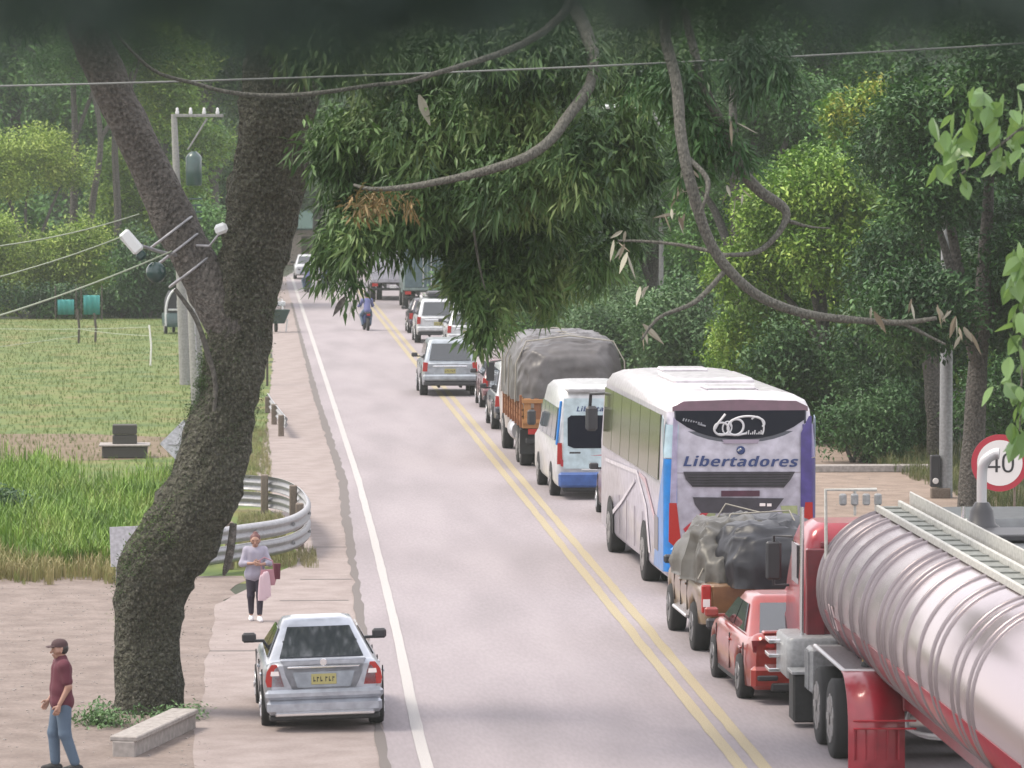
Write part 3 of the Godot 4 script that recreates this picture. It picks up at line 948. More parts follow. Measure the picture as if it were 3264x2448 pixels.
	box(st, Vector3(0, 0.47, z + 0.02), Vector3(1.9, 0.34, 0.2), Basis(), 0.05)
	part(st, "rear_bumper", mats.van_blue, t)
	st = S()
	box(st, Vector3(0, 0.28, z - 0.1), Vector3(1.7, 0.16, 0.3), Basis(), 0.03)
	part(st, "underbody", mats.rubber, t)
	st = S()
	slab(st, Vector3(0.85, 1.3, -z + 0.8), Vector3(-0.85, 1.3, -z + 0.8), Vector3(-0.78, 2.2, -z + 1.68), Vector3(0.78, 2.2, -z + 1.68))
	part(st, "windscreen", mats.glass, t)

func build_tarp_truck() -> void:
	var t := thing("cargo_truck", "orange wooden-bodied cargo truck ahead of the white van", "truck", Vector3(7.95, 0, -118.6), 0.6)
	var st := S()
	for e in [-1.0, 1.0]: box(st, Vector3(e * 0.4, 0.85, 0), Vector3(0.12, 0.26, 9.6))
	for k in 5: box(st, Vector3(0, 0.85, -4.0 + k * 2.0), Vector3(0.8, 0.2, 0.1))
	part(st, "chassis", mats.rubber, t)
	st = S(); box(st, Vector3(0, 1.1, 1.6), Vector3(2.5, 0.14, 6.6))
	part(st, "floor", mats.wood_orange, t)
	for e in [-1.0, 1.0]:
		for k in 4:
			st = S(); box(st, Vector3(e * 1.24, 1.24 + k * 0.16, 1.6), Vector3(0.05, 0.13, 6.5))
			part(st, "side_board", mats.wood_orange, t)
		for k in 8:
			st = S(); box(st, Vector3(e * 1.28, 1.45, -1.5 + k * 0.9), Vector3(0.06, 0.8, 0.1))
			part(st, "stake", mats.wood_orange_dark, t)
	for k in 10:
		st = S(); box(st, Vector3(-1.12 + k * 0.25, 1.46, 4.9), Vector3(0.17, 0.62, 0.06))
		part(st, "tail_board", mats.wood_orange_dark if k % 2 else mats.wood_orange, t)
	for y in [1.2, 1.7]:
		st = S(); box(st, Vector3(0, y, 4.95), Vector3(2.5, 0.1, 0.06))
		part(st, "tail_rail", mats.wood_orange, t)
	st = S(); box(st, Vector3(0, 0.72, 4.8), Vector3(2.3, 0.12, 0.12))
	part(st, "bumper", mats.rubber, t)
	for e in [-1.0, 1.0]:
		st = S(); box(st, Vector3(e * 0.95, 0.95, 4.86), Vector3(0.3, 0.14, 0.06))
		part(st, "tail_light", mats.lamp_red, t)
		wheel(t, e * 1.05, 3.3, 0.5, 0.28, mats.steel_rim, true, 6)
		wheel(t, e * 1.05, 2.1, 0.5, 0.28, mats.steel_rim, true, 6)
		wheel(t, e * 1.05, -3.4, 0.5, 0.28, mats.steel_rim, false, 6)
		st = S()
		box(st, Vector3(e * 1.0, 0.65, 4.1), Vector3(0.5, 0.6, 0.03))
		part(st, "mud_flap", mats.rubber, t)
		st = S()
		lathe_z(st, Vector3(e * 0.95, 0.72, 0), [Vector2(-0.7, 0.27), Vector2(-0.66, 0.3), Vector2(0.66, 0.3), Vector2(0.7, 0.27)], 16)
		part(st, "fuel_tank", mats.alloy, t)
	number_plate(t, Vector3(0, 0.9, 4.9), 0.34, mats.plate_white)
	st = S(); vloft(st, [[0.6, 1.15, -4.9, -2.6, 0.15], [1.5, 1.2, -4.95, -2.6, 0.15], [2.4, 1.12, -4.5, -2.65, 0.2], [2.75, 1.0, -4.2, -2.8, 0.25]])
	part(st, "cab", mats.cab_cream, t)
	for e in [-1.0, 1.0]:
		st = S(); box(st, Vector3(e * 1.17, 1.95, -3.6), Vector3(0.04, 0.7, 1.1), Basis(Vector3.BACK, e * 0.09))
		part(st, "side_window", mats.glass, t)
		st = S(); box(st, Vector3(e * 1.45, 2.0, -4.4), Vector3(0.22, 0.5, 0.1))
		tube(st, [Vector3(e * 1.1, 2.3, -4.3), Vector3(e * 1.45, 2.25, -4.4)], 0.02, 5)
		part(st, "side_mirror", mats.dark_plastic, t)
	var h := thing("cargo_tarpaulin", "big faded grey tarpaulin stretched over the orange cargo truck", "tarpaulin", Vector3(7.95, 1.75, -117.0), 0.6)
	st = S(); tarp_mound(st, Vector3(0, -0.4, 0), Vector3(1.3, 1.88, 3.3), 0.36, 0.11, 33, -0.08, 44)
	part(st, "sheet", mats.tarp_truck, h)
	st = S()
	for k in 5:
		var zz := -2.6 + k * 1.3
		tube(st, [Vector3(-1.36, -0.1, zz), Vector3(-1.34, 0.85, zz), Vector3(-1.08, 1.4, zz), Vector3(0, 1.54, zz), Vector3(1.08, 1.4, zz), Vector3(1.36, 0.9, zz), Vector3(1.38, -0.1, zz)], 0.018, 5)
	part(st, "tie_rope", mats.rope, h)

func build_tanker() -> void:
	var t := thing("tanker_truck", "red tractor truck pulling the ribbed silver tank, seen from behind", "truck", Vector3(8.75, 0, -62.0), 0.0)
	var st := S()
	# tractor: cab, sleeper back wall, frame, tandem wheels, tanks, fenders
	st = S(); vloft(st, [[1.0, 1.05, -3.7, -1.9, 0.12], [1.2, 1.08, -3.7, -1.5, 0.12], [1.75, 1.08, -3.6, -1.5, 0.14], [2.4, 1.04, -3.1, -1.5, 0.14], [2.6, 0.98, -2.95, -1.55, 0.16], [2.7, 0.84, -2.7, -1.7, 0.2]])
	part(st, "cab", mats.truck_red, t)
	st = S()
	vloft(st, [[0.7, 0.9, -5.6, -3.5, 0.2], [1.2, 1.05, -5.6, -3.5, 0.2], [1.6, 0.8, -5.4, -3.5, 0.2], [1.72, 0.6, -5.2, -3.5, 0.2]])
	part(st, "bonnet", mats.truck_red, t)
	st = S()
	box(st, Vector3(0, 1.75, -1.46), Vector3(1.8, 1.2, 0.04), Basis(), 0.015)
	for e in [-1.0, 1.0]: box(st, Vector3(e * 0.92, 1.72, -1.44), Vector3(0.26, 1.3, 0.14))
	box(st, Vector3(0, 2.42, -1.45), Vector3(1.7, 0.08, 0.08))
	part(st, "back_wall", mats.truck_red_dark, t)
	st = S(); box(st, Vector3(-0.62, 2.05, -1.42), Vector3(0.3, 0.42, 0.04))
	part(st, "back_window", mats.glass_pale, t)
	for e in [-1.0, 1.0]:
		st = S(); box(st, Vector3(e * 1.06, 2.08, -2.5), Vector3(0.04, 0.56, 0.8))
		part(st, "side_window", mats.glass, t)
		st = S()
		tube(st, [Vector3(e * 1.04, 2.4, -3.1), Vector3(e * 1.3, 2.4, -3.2), Vector3(e * 1.3, 1.7, -3.2), Vector3(e * 1.06, 1.7, -3.2)], 0.022, 6)
		box(st, Vector3(e * 1.3, 2.05, -3.2), Vector3(0.22, 0.55, 0.08), Basis(), 0.03)
		part(st, "side_mirror", mats.dark_plastic, t)
		st = S()
		tube(st, [Vector3(e * 1.12, 1.1, -1.34), Vector3(e * 1.12, 2.95, -1.34)], 0.03, 8)
		part(st, "grab_pole", mats.bright, t)
		st = S()
		vloft(st, [[0.62, 0.34, -2.2, -0.9, 0.1], [0.66, 0.36, -2.22, -0.88, 0.1], [1.14, 0.36, -2.22, -0.88, 0.1], [1.18, 0.33, -2.2, -0.9, 0.1]])
		var ft := part(st, "fuel_tank", mats.dull_steel, t)
		ft.position.x = e * 1.02
		for k in 3:
			st = S(); box(st, Vector3(e * 0.42, 0.66 + k * 0.2, -1.9), Vector3(0.2, 0.05, 0.5))
			part(st, "step", mats.bright, ft)
		st = S()
		box(st, Vector3(e * 1.16, 0.42, -0.55), Vector3(0.4, 0.66, 0.5), Basis(), 0.03)
		var bx := part(st, "tool_box", mats.rubber, t)
		st = S(); box(st, Vector3(e * 1.16, 0.77, -0.55), Vector3(0.44, 0.04, 0.56))
		part(st, "lid", mats.dull_steel, bx)
		st = S(); box(st, Vector3(e * 0.95, 0.86, 0.05), Vector3(0.5, 0.62, 0.5), Basis(Vector3.UP, 0.0), 0.04)
		for k in 3: box(st, Vector3(e * 1.21, 0.86, -0.1 + k * 0.15), Vector3(0.03, 0.52, 0.04))
		part(st, "battery_box", mats.dull_steel, t)
	st = S()
	box(st, Vector3(0, 1.19, 1.95), Vector3(2.3, 0.05, 3.0), Basis(), 0.02)
	part(st, "deck", mats.deck_grey, t)
	st = S()
	tube(st, [Vector3(-1.15, 1.22, 0.4), Vector3(-1.15, 1.22, 3.43), Vector3(-0.5, 1.22, 3.43)], 0.028, 6)
	part(st, "deck_edge", mats.pale_plastic, t)
	st = S()
	lathe_y(st, Vector3(-0.75, 1.21, 2.9), [Vector2(0, 0.11), Vector2(0.05, 0.11), Vector2(0.09, 0.05), Vector2(0.16, 0.03)], 14)
	part(st, "deck_cap", mats.rubber, t)
	for e in [-1.0, 1.0]:
		for zz in [1.3, 2.7]:
			wheel(t, e * 1.08, zz, 0.52, 0.3, mats.steel_rim, true, 8)
		wheel(t, e * 1.05, -4.6, 0.52, 0.3, mats.steel_rim, false, 8)
		# the red rear fender: a curved sheet with ribs that hangs behind the last wheel
		var rings := []
		for k in 12:
			var a := deg_to_rad(90.0 - k * 12.0)
			var r := 0.72
			var y := 0.5 + r * sin(a) if a > 0 else 0.5 + r * a * 0.9
			var zz := 3.4 + r * cos(maxf(a, 0.0))
			rings.append(PackedVector3Array([Vector3(e * 0.82 - 0.36, y, zz), Vector3(e * 0.82 - 0.36, y - 0.015, zz - 0.03), Vector3(e * 0.82 + 0.36, y - 0.015, zz - 0.03), Vector3(e * 0.82 + 0.36, y, zz)]))
		st = S(); loft(st, rings)
		var fe := part(st, "rear_fender", mats.truck_red, t)
		st = S()
		for k in 5: box(st, Vector3(e * 0.82 - 0.28 + k * 0.14, 0.36, 4.12), Vector3(0.025, 0.4, 0.02))
		part(st, "rib", mats.truck_red, fe)
		st = S()
		for k in 2: tube(st, [Vector3(e * 0.82 - 0.3, 0.66 - k * 0.1, 4.14), Vector3(e * 0.82 + 0.5, 0.66 - k * 0.1, 4.14)], 0.014, 6)
		part(st, "bar", mats.stripe_red, fe)
	st = S()
	for e in [-1.0, 1.0]: box(st, Vector3(e * 0.42, 0.92, -0.6), Vector3(0.12, 0.3, 9.4))
	for k in 5: box(st, Vector3(0, 0.92, -4.0 + k * 1.9), Vector3(0.8, 0.2, 0.14))
	part(st, "frame", mats.truck_red_dark, t)
	st = S()
	for q in [[Vector3(-0.5, 0.85, 3.6), Vector3(-0.1, 0.62, 3.9), Vector3(0.4, 0.72, 4.4), Vector3(0.9, 0.8, 5.0)], [Vector3(-0.6, 0.66, 3.4), Vector3(-0.1, 0.4, 3.8), Vector3(0.7, 0.55, 4.6)], [Vector3(-0.2, 0.9, 3.3), Vector3(-0.35, 0.5, 3.7), Vector3(0.2, 0.44, 4.1)]]:
		var sp := smooth_path(q.map(func(v): return Vector4(v.x, v.y, v.z, 0.026)), 6)
		tube(st, sp[0], 0.026, 6)
	part(st, "air_hose", mats.pale_plastic, t)
	# the trailer: ribbed tank, walkway with rails, ladder, legs
	var k := thing("tank_trailer", "polished silver tank trailer with ribs and a rooftop walkway", "tank trailer", Vector3(8.8, 0, -62.5))
	st = S()
	var R := 1.05
	lathe_z(st, Vector3(0, 1.92, 0), [Vector2(-0.14, 0.02), Vector2(-0.13, 0.45), Vector2(-0.09, 0.75), Vector2(-0.03, 0.97), Vector2(0.05, R), Vector2(16.6, R), Vector2(16.7, 0.95), Vector2(16.76, 0.5), Vector2(16.77, 0.02)], 56)
	var shell := part(st, "tank_shell", mats.polished, k)
	var zz2 := 0.06
	for i in 20:
		st = S()
		var prof := []
		for a in 7: prof.append(Vector2(0.03 * cos(PI * (1.0 - a / 6.0)), R - 0.01 + 0.045 * sin(PI * a / 6.0)))
		lathe_z(st, Vector3(0, 1.92, zz2), prof, 56)
		part(st, "rib", mats.polished_rib, k)
		zz2 += [0.45, 0.68, 0.3, 0.9, 1.1, 0.95, 0.42, 1.2][i % 8]
	st = S()
	for q in [[-0.45, 2.98], [-0.13, 3.03]]:
		box(st, Vector3(q[0] + 0.2, q[1] + 0.02, 8.2), Vector3(0.05, 0.1, 16.5), Basis(), 0.012)
	part(st, "rail", mats.pale_rail, k)
	st = S(); box(st, Vector3(-0.09, 3.0, 8.2), Vector3(0.28, 0.04, 16.5), Basis(), 0.01)
	for i in 22: box(st, Vector3(-0.09, 3.03, 0.4 + i * 0.74), Vector3(0.24, 0.02, 0.06))
	part(st, "walkway", mats.rail_grey, k)
	st = S()
	box(st, Vector3(0.22, 3.12, 8.2), Vector3(0.03, 0.2, 16.5), Basis(), 0.01)
	part(st, "toe_board", mats.pale_rail, k)
	st = S()
	tube(st, [Vector3(-0.95, 2.3, 0.1), Vector3(-0.95, 3.25, 0.0), Vector3(-0.25, 3.25, 0.0)], 0.026, 7)
	tube(st, [Vector3(-0.55, 3.25, 0.0), Vector3(-0.55, 2.9, 0.02)], 0.02, 6)
	part(st, "ladder_hoop", mats.pale_rail, k)
	st = S()
	for i in 4: box(st, Vector3(-0.72 + i * 0.16, 3.12, 0.05), Vector3(0.1, 0.16, 0.08), Basis(), 0.02)
	part(st, "junction_box", mats.dull_steel, k)
	for e in [-1.0, 1.0]:
		st = S()
		tube(st, [Vector3(e * 0.8, 1.3, 3.2), Vector3(e * 0.8, 0.2, 3.2)], 0.07, 10)
		box(st, Vector3(e * 0.8, 0.14, 3.2), Vector3(0.3, 0.08, 0.3))
		part(st, "landing_leg", mats.leg_yellow, k)
		for zw in [13.6, 14.85]:
			wheel(k, e * 1.05, zw, 0.52, 0.3, mats.steel_rim, true, 8)
	st = S()
	for e in [-1.0, 1.0]: box(st, Vector3(e * 0.45, 0.92, 9.0), Vector3(0.14, 0.24, 14.0))
	box(st, Vector3(0, 0.85, 0.9), Vector3(1.0, 0.1, 1.6))
	part(st, "subframe", mats.truck_red_dark, k)
	for e in [-1.0, 1.0]:  # red band paints the reddish reflection along the tank's lower sides
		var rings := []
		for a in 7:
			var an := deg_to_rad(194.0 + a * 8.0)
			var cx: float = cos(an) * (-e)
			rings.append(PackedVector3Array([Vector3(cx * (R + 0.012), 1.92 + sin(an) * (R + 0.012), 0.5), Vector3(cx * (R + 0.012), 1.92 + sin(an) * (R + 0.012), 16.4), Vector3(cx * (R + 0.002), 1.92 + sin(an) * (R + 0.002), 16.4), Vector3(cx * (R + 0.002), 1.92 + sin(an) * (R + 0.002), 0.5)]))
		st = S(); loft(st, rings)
		part(st, "red_reflection_band", mats.truck_red, k)
	st = S()
	var R2 := R + 0.004
	for q in [[195.0, 1.0, 0.34, 0.42], [208.0, 2.75, 0.22, 0.12], [207.0, 3.9, 0.1, 0.1]]:
		var b := Basis(Vector3.BACK, deg_to_rad(q[0]))
		box(st, Vector3(0, 1.92, 0.4 + q[1]) + b * Vector3(R2, 0, 0), Vector3(0.012, q[2], q[3]), b, 0.003)
	part(st, "hazard_decal", mats.decal, k)

func build_grey_truck() -> void:
	var t := thing("grey_truck", "grey truck with flat roof and tall exhaust pipe on the right verge", "truck", Vector3(11.4, 0, -66.2), 0.0)
	var st := S()
	vloft(st, [[0.7, 1.15, -3.4, -0.6, 0.15], [1.6, 1.2, -3.5, -0.5, 0.15], [2.3, 1.15, -3.1, -0.5, 0.16], [2.5, 1.05, -2.9, -0.6, 0.2]])
	part(st, "cab", mats.grey_paint, t)
	st = S(); box(st, Vector3(0, 1.6, 2.2), Vector3(2.4, 1.5, 5.0), Basis(), 0.05)
	part(st, "body", mats.grey_paint, t)
	st = S(); box(st, Vector3(0.1, 2.42, 1.2), Vector3(2.3, 0.1, 1.3), Basis(), 0.02)
	box(st, Vector3(0.6, 2.44, 3.0), Vector3(1.3, 0.14, 1.4), Basis(), 0.02)
	part(st, "roof_box", mats.dark_plastic, t)
	st = S()
	for e in [-1.0, 1.0]: box(st, Vector3(e * 1.17, 2.42, 2.2), Vector3(0.06, 0.08, 4.9))
	part(st, "roof_edge", mats.rail_grey, t)
	for e in [-1.0, 1.0]:
		for zw in [-2.5, 2.0, 3.2]: wheel(t, e * 1.02, zw, 0.5, 0.28, mats.steel_rim, false, 6)
		st = S(); box(st, Vector3(e * 1.17, 1.95, -2.2), Vector3(0.04, 0.5, 0.9))
		part(st, "side_window", mats.glass, t)
	st = S()
	lathe_y(st, Vector3(-0.88, 2.4, 0.4), [Vector2(0, 0.27), Vector2(0.06, 0.27), Vector2(0.12, 0.2), Vector2(0.3, 0.17), Vector2(0.42, 0.1)], 18)
	var ba := part(st, "exhaust_base", mats.dark_plastic, t)
	st = S()
	var sp := smooth_path([Vector4(-0.88, 2.7, 0.4, 0.075), Vector4(-0.88, 3.2, 0.4, 0.075), Vector4(-0.85, 3.4, 0.42, 0.078), Vector4(-0.72, 3.51, 0.44, 0.08), Vector4(-0.64, 3.52, 0.46, 0.082)], 5)
	tube(st, sp[0], sp[1], 12)
	part(st, "exhaust_pipe", mats.pipe, ba)
	st = S()
	for e in [-1.0, 1.0]: box(st, Vector3(e * 0.4, 0.7, 0.8), Vector3(0.12, 0.24, 7.4))
	part(st, "chassis", mats.rubber, t)

func box_truck(called: String, label: String, x: float, d: float, body: Material, door: Material, h: float) -> void:
	var t := thing(called, label, "truck", Vector3(x, 0, -(d + 4.0)))
	var st := S()
	box(st, Vector3(0, 0.95 + h / 2, 1.0), Vector3(2.4, h, 5.8), Basis(), 0.06)
	part(st, "cargo_box", body, t)
	for e in [-1.0, 1.0]:
		st = S(); box(st, Vector3(e * 0.57, 0.95 + h / 2, 3.92), Vector3(1.08, h - 0.3, 0.05), Basis(), 0.02)
		var dd := part(st, "rear_door", door, t)
		st = S(); box(st, Vector3(e * 0.2, 0.95 + h / 2, 3.96), Vector3(0.05, h - 0.4, 0.04))
		part(st, "lock_bar", mats.alloy, dd)
		st = S(); box(st, Vector3(e * 0.95, 0.85, 3.9), Vector3(0.3, 0.16, 0.06))
		part(st, "tail_light", mats.lamp_red, t)
		for zw in [-2.7, 2.3]: wheel(t, e * 1.02, zw, 0.48, 0.28, mats.steel_rim, zw > 0.0, 6)
	st = S(); vloft(st, [[0.7, 1.1, -4.0, -2.0, 0.15], [1.6, 1.12, -4.0, -2.0, 0.15], [2.5, 1.05, -3.5, -2.05, 0.2]])
	part(st, "cab", body, t)
	st = S(); box(st, Vector3(0, 0.62, 3.8), Vector3(2.2, 0.14, 0.14))
	for e in [-1.0, 1.0]: box(st, Vector3(e * 0.4, 0.8, 0.4), Vector3(0.12, 0.22, 7.4))
	part(st, "chassis", mats.rubber, t)
	number_plate(t, Vector3(0, 0.75, 3.9), 0.34, mats.plate_white)

func build_mototaxi() -> void:
	var t := thing("mototaxi", "white-hooped three-wheeled mototaxi with dark green body beyond the forked tree", "mototaxi", Vector3(-3.05, 0, -200), 8.0)
	var st := S()
	var pts := []
	for k in 15:
		var a := PI * k / 14
		pts.append(Vector3(0.52 * cos(a), 0.9 + 1.05 * sin(a), 0.5))
	pts.push_front(Vector3(0.52, 0.35, 0.5)); pts.append(Vector3(-0.52, 0.35, 0.5))
	tube(st, pts, 0.05, 8)
	part(st, "hoop", mats.van_white, t)
	st = S(); vloft(st, [[0.9, 0.5, -0.7, 0.45, 0.2], [1.5, 0.48, -0.5, 0.45, 0.2], [1.85, 0.34, -0.3, 0.44, 0.2]])
	part(st, "canopy", mats.tarp_black, t)
	st = S(); vloft(st, [[0.3, 0.5, -1.2, 0.55, 0.15], [0.85, 0.55, -0.9, 0.6, 0.15], [0.92, 0.45, -0.8, 0.5, 0.15]])
	part(st, "body", mats.dark_green, t)
	st = S(); box(st, Vector3(-0.02, 1.05, 0.5), Vector3(0.8, 0.08, 0.06)); box(st, Vector3(0.1, 1.3, 0.47), Vector3(0.3, 0.3, 0.04))
	part(st, "back_panel", mats.van_white, t)
	for e in [-1.0, 1.0]: wheel(t, e * 0.5, 0.2, 0.24, 0.12, mats.steel_rim)
	wheel(t, 0.02, -1.2, 0.24, 0.1, mats.steel_rim)

func build_motorcycle() -> void:
	var t := thing("motorcycle", "small motorcycle ridden down the empty lane", "motorcycle", Vector3(5.2, 0, -203), 6.0)
	for zz in [-0.62, 0.62]:
		var st := S()
		lathe_x(st, Vector3(0, 0.3, zz), [Vector2(-0.05, 0.2), Vector2(-0.05, 0.27), Vector2(0, 0.3), Vector2(0.05, 0.27), Vector2(0.05, 0.2)], 20)
		var w := part(st, "wheel", mats.tyre, t)
		st = S(); lathe_x(st, Vector3(0, 0.3, zz), [Vector2(-0.03, 0.2), Vector2(0.03, 0.2)], 16)
		part(st, "rim", mats.steel_rim, w)
	var st := S()
	tube(st, [Vector3(0, 0.3, -0.62), Vector3(0, 0.75, -0.45), Vector3(0, 1.0, -0.38)], 0.035, 6)
	tube(st, [Vector3(-0.34, 1.06, -0.3), Vector3(0, 1.02, -0.4), Vector3(0.34, 1.06, -0.3)], 0.018, 6)
	part(st, "fork", mats.alloy, t)
	st = S(); vloft(st, [[0.35, 0.12, -0.25, 0.3, 0.06], [0.62, 0.14, -0.35, 0.6, 0.06], [0.72, 0.13, -0.3, 0.75, 0.06]])
	part(st, "body", mats.navy, t)
	st = S(); box(st, Vector3(0, 0.78, 0.3), Vector3(0.24, 0.1, 0.75), Basis(), 0.04)
	part(st, "seat", mats.rubber, t)
	st = S(); box(st, Vector3(0, 0.72, 0.82), Vector3(0.14, 0.08, 0.05))
	part(st, "tail_light", mats.lamp_red, t)
	for e in [-1.0, 1.0]:
		st = S(); tube(st, [Vector3(e * 0.3, 1.05, -0.32), Vector3(e * 0.36, 1.25, -0.34)], 0.01, 5)
		box(st, Vector3(e * 0.38, 1.28, -0.34), Vector3(0.12, 0.08, 0.03))
		part(st, "mirror", mats.dark_plastic, t)

# ---------------------------------------------------------------- people
func flesh(st: SurfaceTool, bones: Array, cell: float, blend: float, squash := 1.0) -> void:   # bones: [from, to, radius, radius]; one smooth skin over all of them, meshed as surface nets
	var lo := Vector3(1e9, 1e9, 1e9)
	var hi := -lo
	for b in bones:
		var r: float = maxf(b[2], b[3]) + cell * 3.0
		lo = lo.min((b[0] as Vector3).min(b[1]) - Vector3.ONE * r)
		hi = hi.max((b[0] as Vector3).max(b[1]) + Vector3.ONE * r)
	var nx := int((hi.x - lo.x) / cell) + 2
	var ny := int((hi.y - lo.y) / cell) + 2
	var nz := int((hi.z - lo.z) / cell) + 2
	var f := PackedFloat32Array()
	f.resize(nx * ny * nz)
	f.fill(1.0)
	for b in bones:
		var a: Vector3 = b[0]
		var ab: Vector3 = b[1] - a
		var ra: float = b[2]
		var rb: float = b[3]
		var l2 := maxf(ab.length_squared(), 1e-8)
		var r: float = maxf(ra, rb) + cell * 2.5 + blend
		var p0 := ((a.min(b[1]) - Vector3.ONE * r - lo) / cell).floor()
		var p1 := ((a.max(b[1]) + Vector3.ONE * r - lo) / cell).ceil()
		for z in range(maxi(0, int(p0.z)), mini(nz, int(p1.z) + 1)):
			for y in range(maxi(0, int(p0.y)), mini(ny, int(p1.y) + 1)):
				var row := (z * ny + y) * nx
				for x in range(maxi(0, int(p0.x)), mini(nx, int(p1.x) + 1)):
					var q := lo + Vector3(x, y, z) * cell - a
					var t := clampf(q.dot(ab) / l2, 0.0, 1.0)
					var d := (q - ab * t).length() - lerpf(ra, rb, t)
					var o := f[row + x]
					var h := maxf(blend - absf(o - d), 0.0) / blend
					f[row + x] = minf(o, d) - h * h * blend * 0.25
	var at := {}
	var pts := PackedVector3Array()
	for z in nz - 1:
		for y in ny - 1:
			for x in nx - 1:
				var i := (z * ny + y) * nx + x
				var v := f[i]
				if absf(v) > cell * 2.2: continue
				var c := Vector3.ZERO
				var n := 0
				for e in [[0, 0, 0, 1, 0, 0], [0, 1, 0, 1, 1, 0], [0, 0, 1, 1, 0, 1], [0, 1, 1, 1, 1, 1], [0, 0, 0, 0, 1, 0], [1, 0, 0, 1, 1, 0], [0, 0, 1, 0, 1, 1], [1, 0, 1, 1, 1, 1], [0, 0, 0, 0, 0, 1], [1, 0, 0, 1, 0, 1], [0, 1, 0, 0, 1, 1], [1, 1, 0, 1, 1, 1]]:
					var u := f[i + e[0] + e[1] * nx + e[2] * nx * ny]
					var w := f[i + e[3] + e[4] * nx + e[5] * nx * ny]
					if (u < 0.0) != (w < 0.0):
						c += Vector3(e[0], e[1], e[2]).lerp(Vector3(e[3], e[4], e[5]), u / (u - w))
						n += 1
				if n:
					at[i] = pts.size()
					pts.append(lo + (Vector3(x, y, z) + c / n) * cell)
	st.set_smooth_group(0)
	var steps := [1, nx, nx * ny]
	for i in at:
		for k in 3:
			var j: int = i + steps[k]
			if j >= f.size() or (f[i] < 0.0) == (f[j] < 0.0): continue
			var s1: int = steps[(k + 1) % 3]
			var s2: int = steps[(k + 2) % 3]
			if not (at.has(i - s1) and at.has(i - s2) and at.has(i - s1 - s2)): continue
			var q := [pts[at[i]], pts[at[i - s1]], pts[at[i - s1 - s2]], pts[at[i - s2]]]
			if f[i] >= 0.0: q.reverse()
			quad(st, q[0], q[1], q[2], q[3])

func limb(joints: Array, radii: Array) -> Array:
	var out := []
	for k in joints.size() - 1: out.append([joints[k], joints[k + 1], radii[k], radii[k + 1]])
	return out

func hand(st: SurfaceTool, wrist: Vector3, dir: Vector3, palm_normal: Vector3, thumb_side: Vector3, curl: float) -> void:
	var n := palm_normal.normalized()
	var d := dir.normalized()
	var s := thumb_side.normalized()
	var b := [[wrist, wrist + d * 0.07 + s * 0.018, 0.022, 0.02], [wrist, wrist + d * 0.072 - s * 0.022, 0.022, 0.018]]
	for k in 4:
		var ln: float = [0.072, 0.082, 0.076, 0.06][k]
		var root := wrist + d * 0.075 + s * (0.03 - k * 0.02)
		var d1 := d.rotated(s, 0.0).lerp(n, curl * 0.45).normalized()
		var d2 := d.lerp(n, curl * 0.95).normalized()
		var d3 := (d * (1.0 - curl) + n * 1.2 * curl).normalized()
		var p1 := root + d1 * ln * 0.45
		var p2 := p1 + d2 * ln * 0.32
		b += [[root, p1, 0.0095, 0.009], [p1, p2, 0.009, 0.0082], [p2, p2 + d3 * ln * 0.25, 0.008, 0.007]]
	var t0 := wrist + d * 0.025 + s * 0.024
	var t1 := t0 + (d * 0.6 + s * 0.8 + n * 0.3).normalized() * 0.04
	b += [[t0, t1, 0.013, 0.0105], [t1, t1 + (d * 0.9 + s * 0.3 + n * 0.4).normalized() * 0.035, 0.0105, 0.0085]]
	flesh(st, b, 0.0045, 0.008)

func head(st: SurfaceTool, c: Vector3, b: Basis) -> void:   # b.z is where the face looks
	var q := func(x: float, y: float, z: float) -> Vector3: return c + b * Vector3(x, y, z)
	flesh(st, [
		[q.call(0, 0.035, -0.02), q.call(0, 0.025, 0.015), 0.088, 0.078], [q.call(0, -0.02, 0.01), q.call(0, -0.075, 0.045), 0.07, 0.036],
		[q.call(0, 0.012, 0.085), q.call(0, -0.025, 0.108), 0.012, 0.016], [q.call(-0.045, 0.03, 0.068), q.call(0.045, 0.03, 0.068), 0.02, 0.02],
		[q.call(-0.02, -0.058, 0.082), q.call(0.02, -0.058, 0.082), 0.011, 0.011], [q.call(-0.04, -0.015, 0.05), q.call(-0.05, -0.01, 0.04), 0.03, 0.03], [q.call(0.04, -0.015, 0.05), q.call(0.05, -0.01, 0.04), 0.03, 0.03],
		[q.call(-0.082, 0.02, -0.005), q.call(-0.088, -0.02, 0.0), 0.016, 0.012], [q.call(0.082, 0.02, -0.005), q.call(0.088, -0.02, 0.0), 0.016, 0.012],
		[q.call(0, -0.03, -0.015), q.call(0, -0.15, -0.03), 0.055, 0.055]], 0.006, 0.02)

func face(p: Node, c: Vector3, b: Basis, skin_dark: Material) -> void:
	var st := S()
	for e in [-1.0, 1.0]:
		ellipsoid(st, c + b * Vector3(e * 0.033, 0.008, 0.078), Vector3(0.013, 0.007, 0.008), b, 5)
		box(st, c + b * Vector3(e * 0.034, 0.032, 0.088), Vector3(0.034, 0.007, 0.01), b)
	part(st, "eyes", skin_dark, p)
	st = S()
	ellipsoid(st, c + b * Vector3(0, -0.055, 0.088), Vector3(0.024, 0.007, 0.008), b, 5)
	part(st, "mouth", mats.lips, p)

func shoe(p: Node, ankle: Vector3, dir: Vector3, m: Material) -> void:
	var st := S()
	var d := dir.normalized()
	var h := Vector3(ankle.x, 0.045, ankle.z)
	flesh(st, [[h - d * 0.05, h + d * 0.06, 0.045, 0.046], [h + d * 0.06, h + d * 0.15 - Vector3.UP * 0.008, 0.046, 0.036], [h, h + Vector3.UP * 0.05, 0.044, 0.04]], 0.011, 0.02)
	part(st, "shoe", m, p)

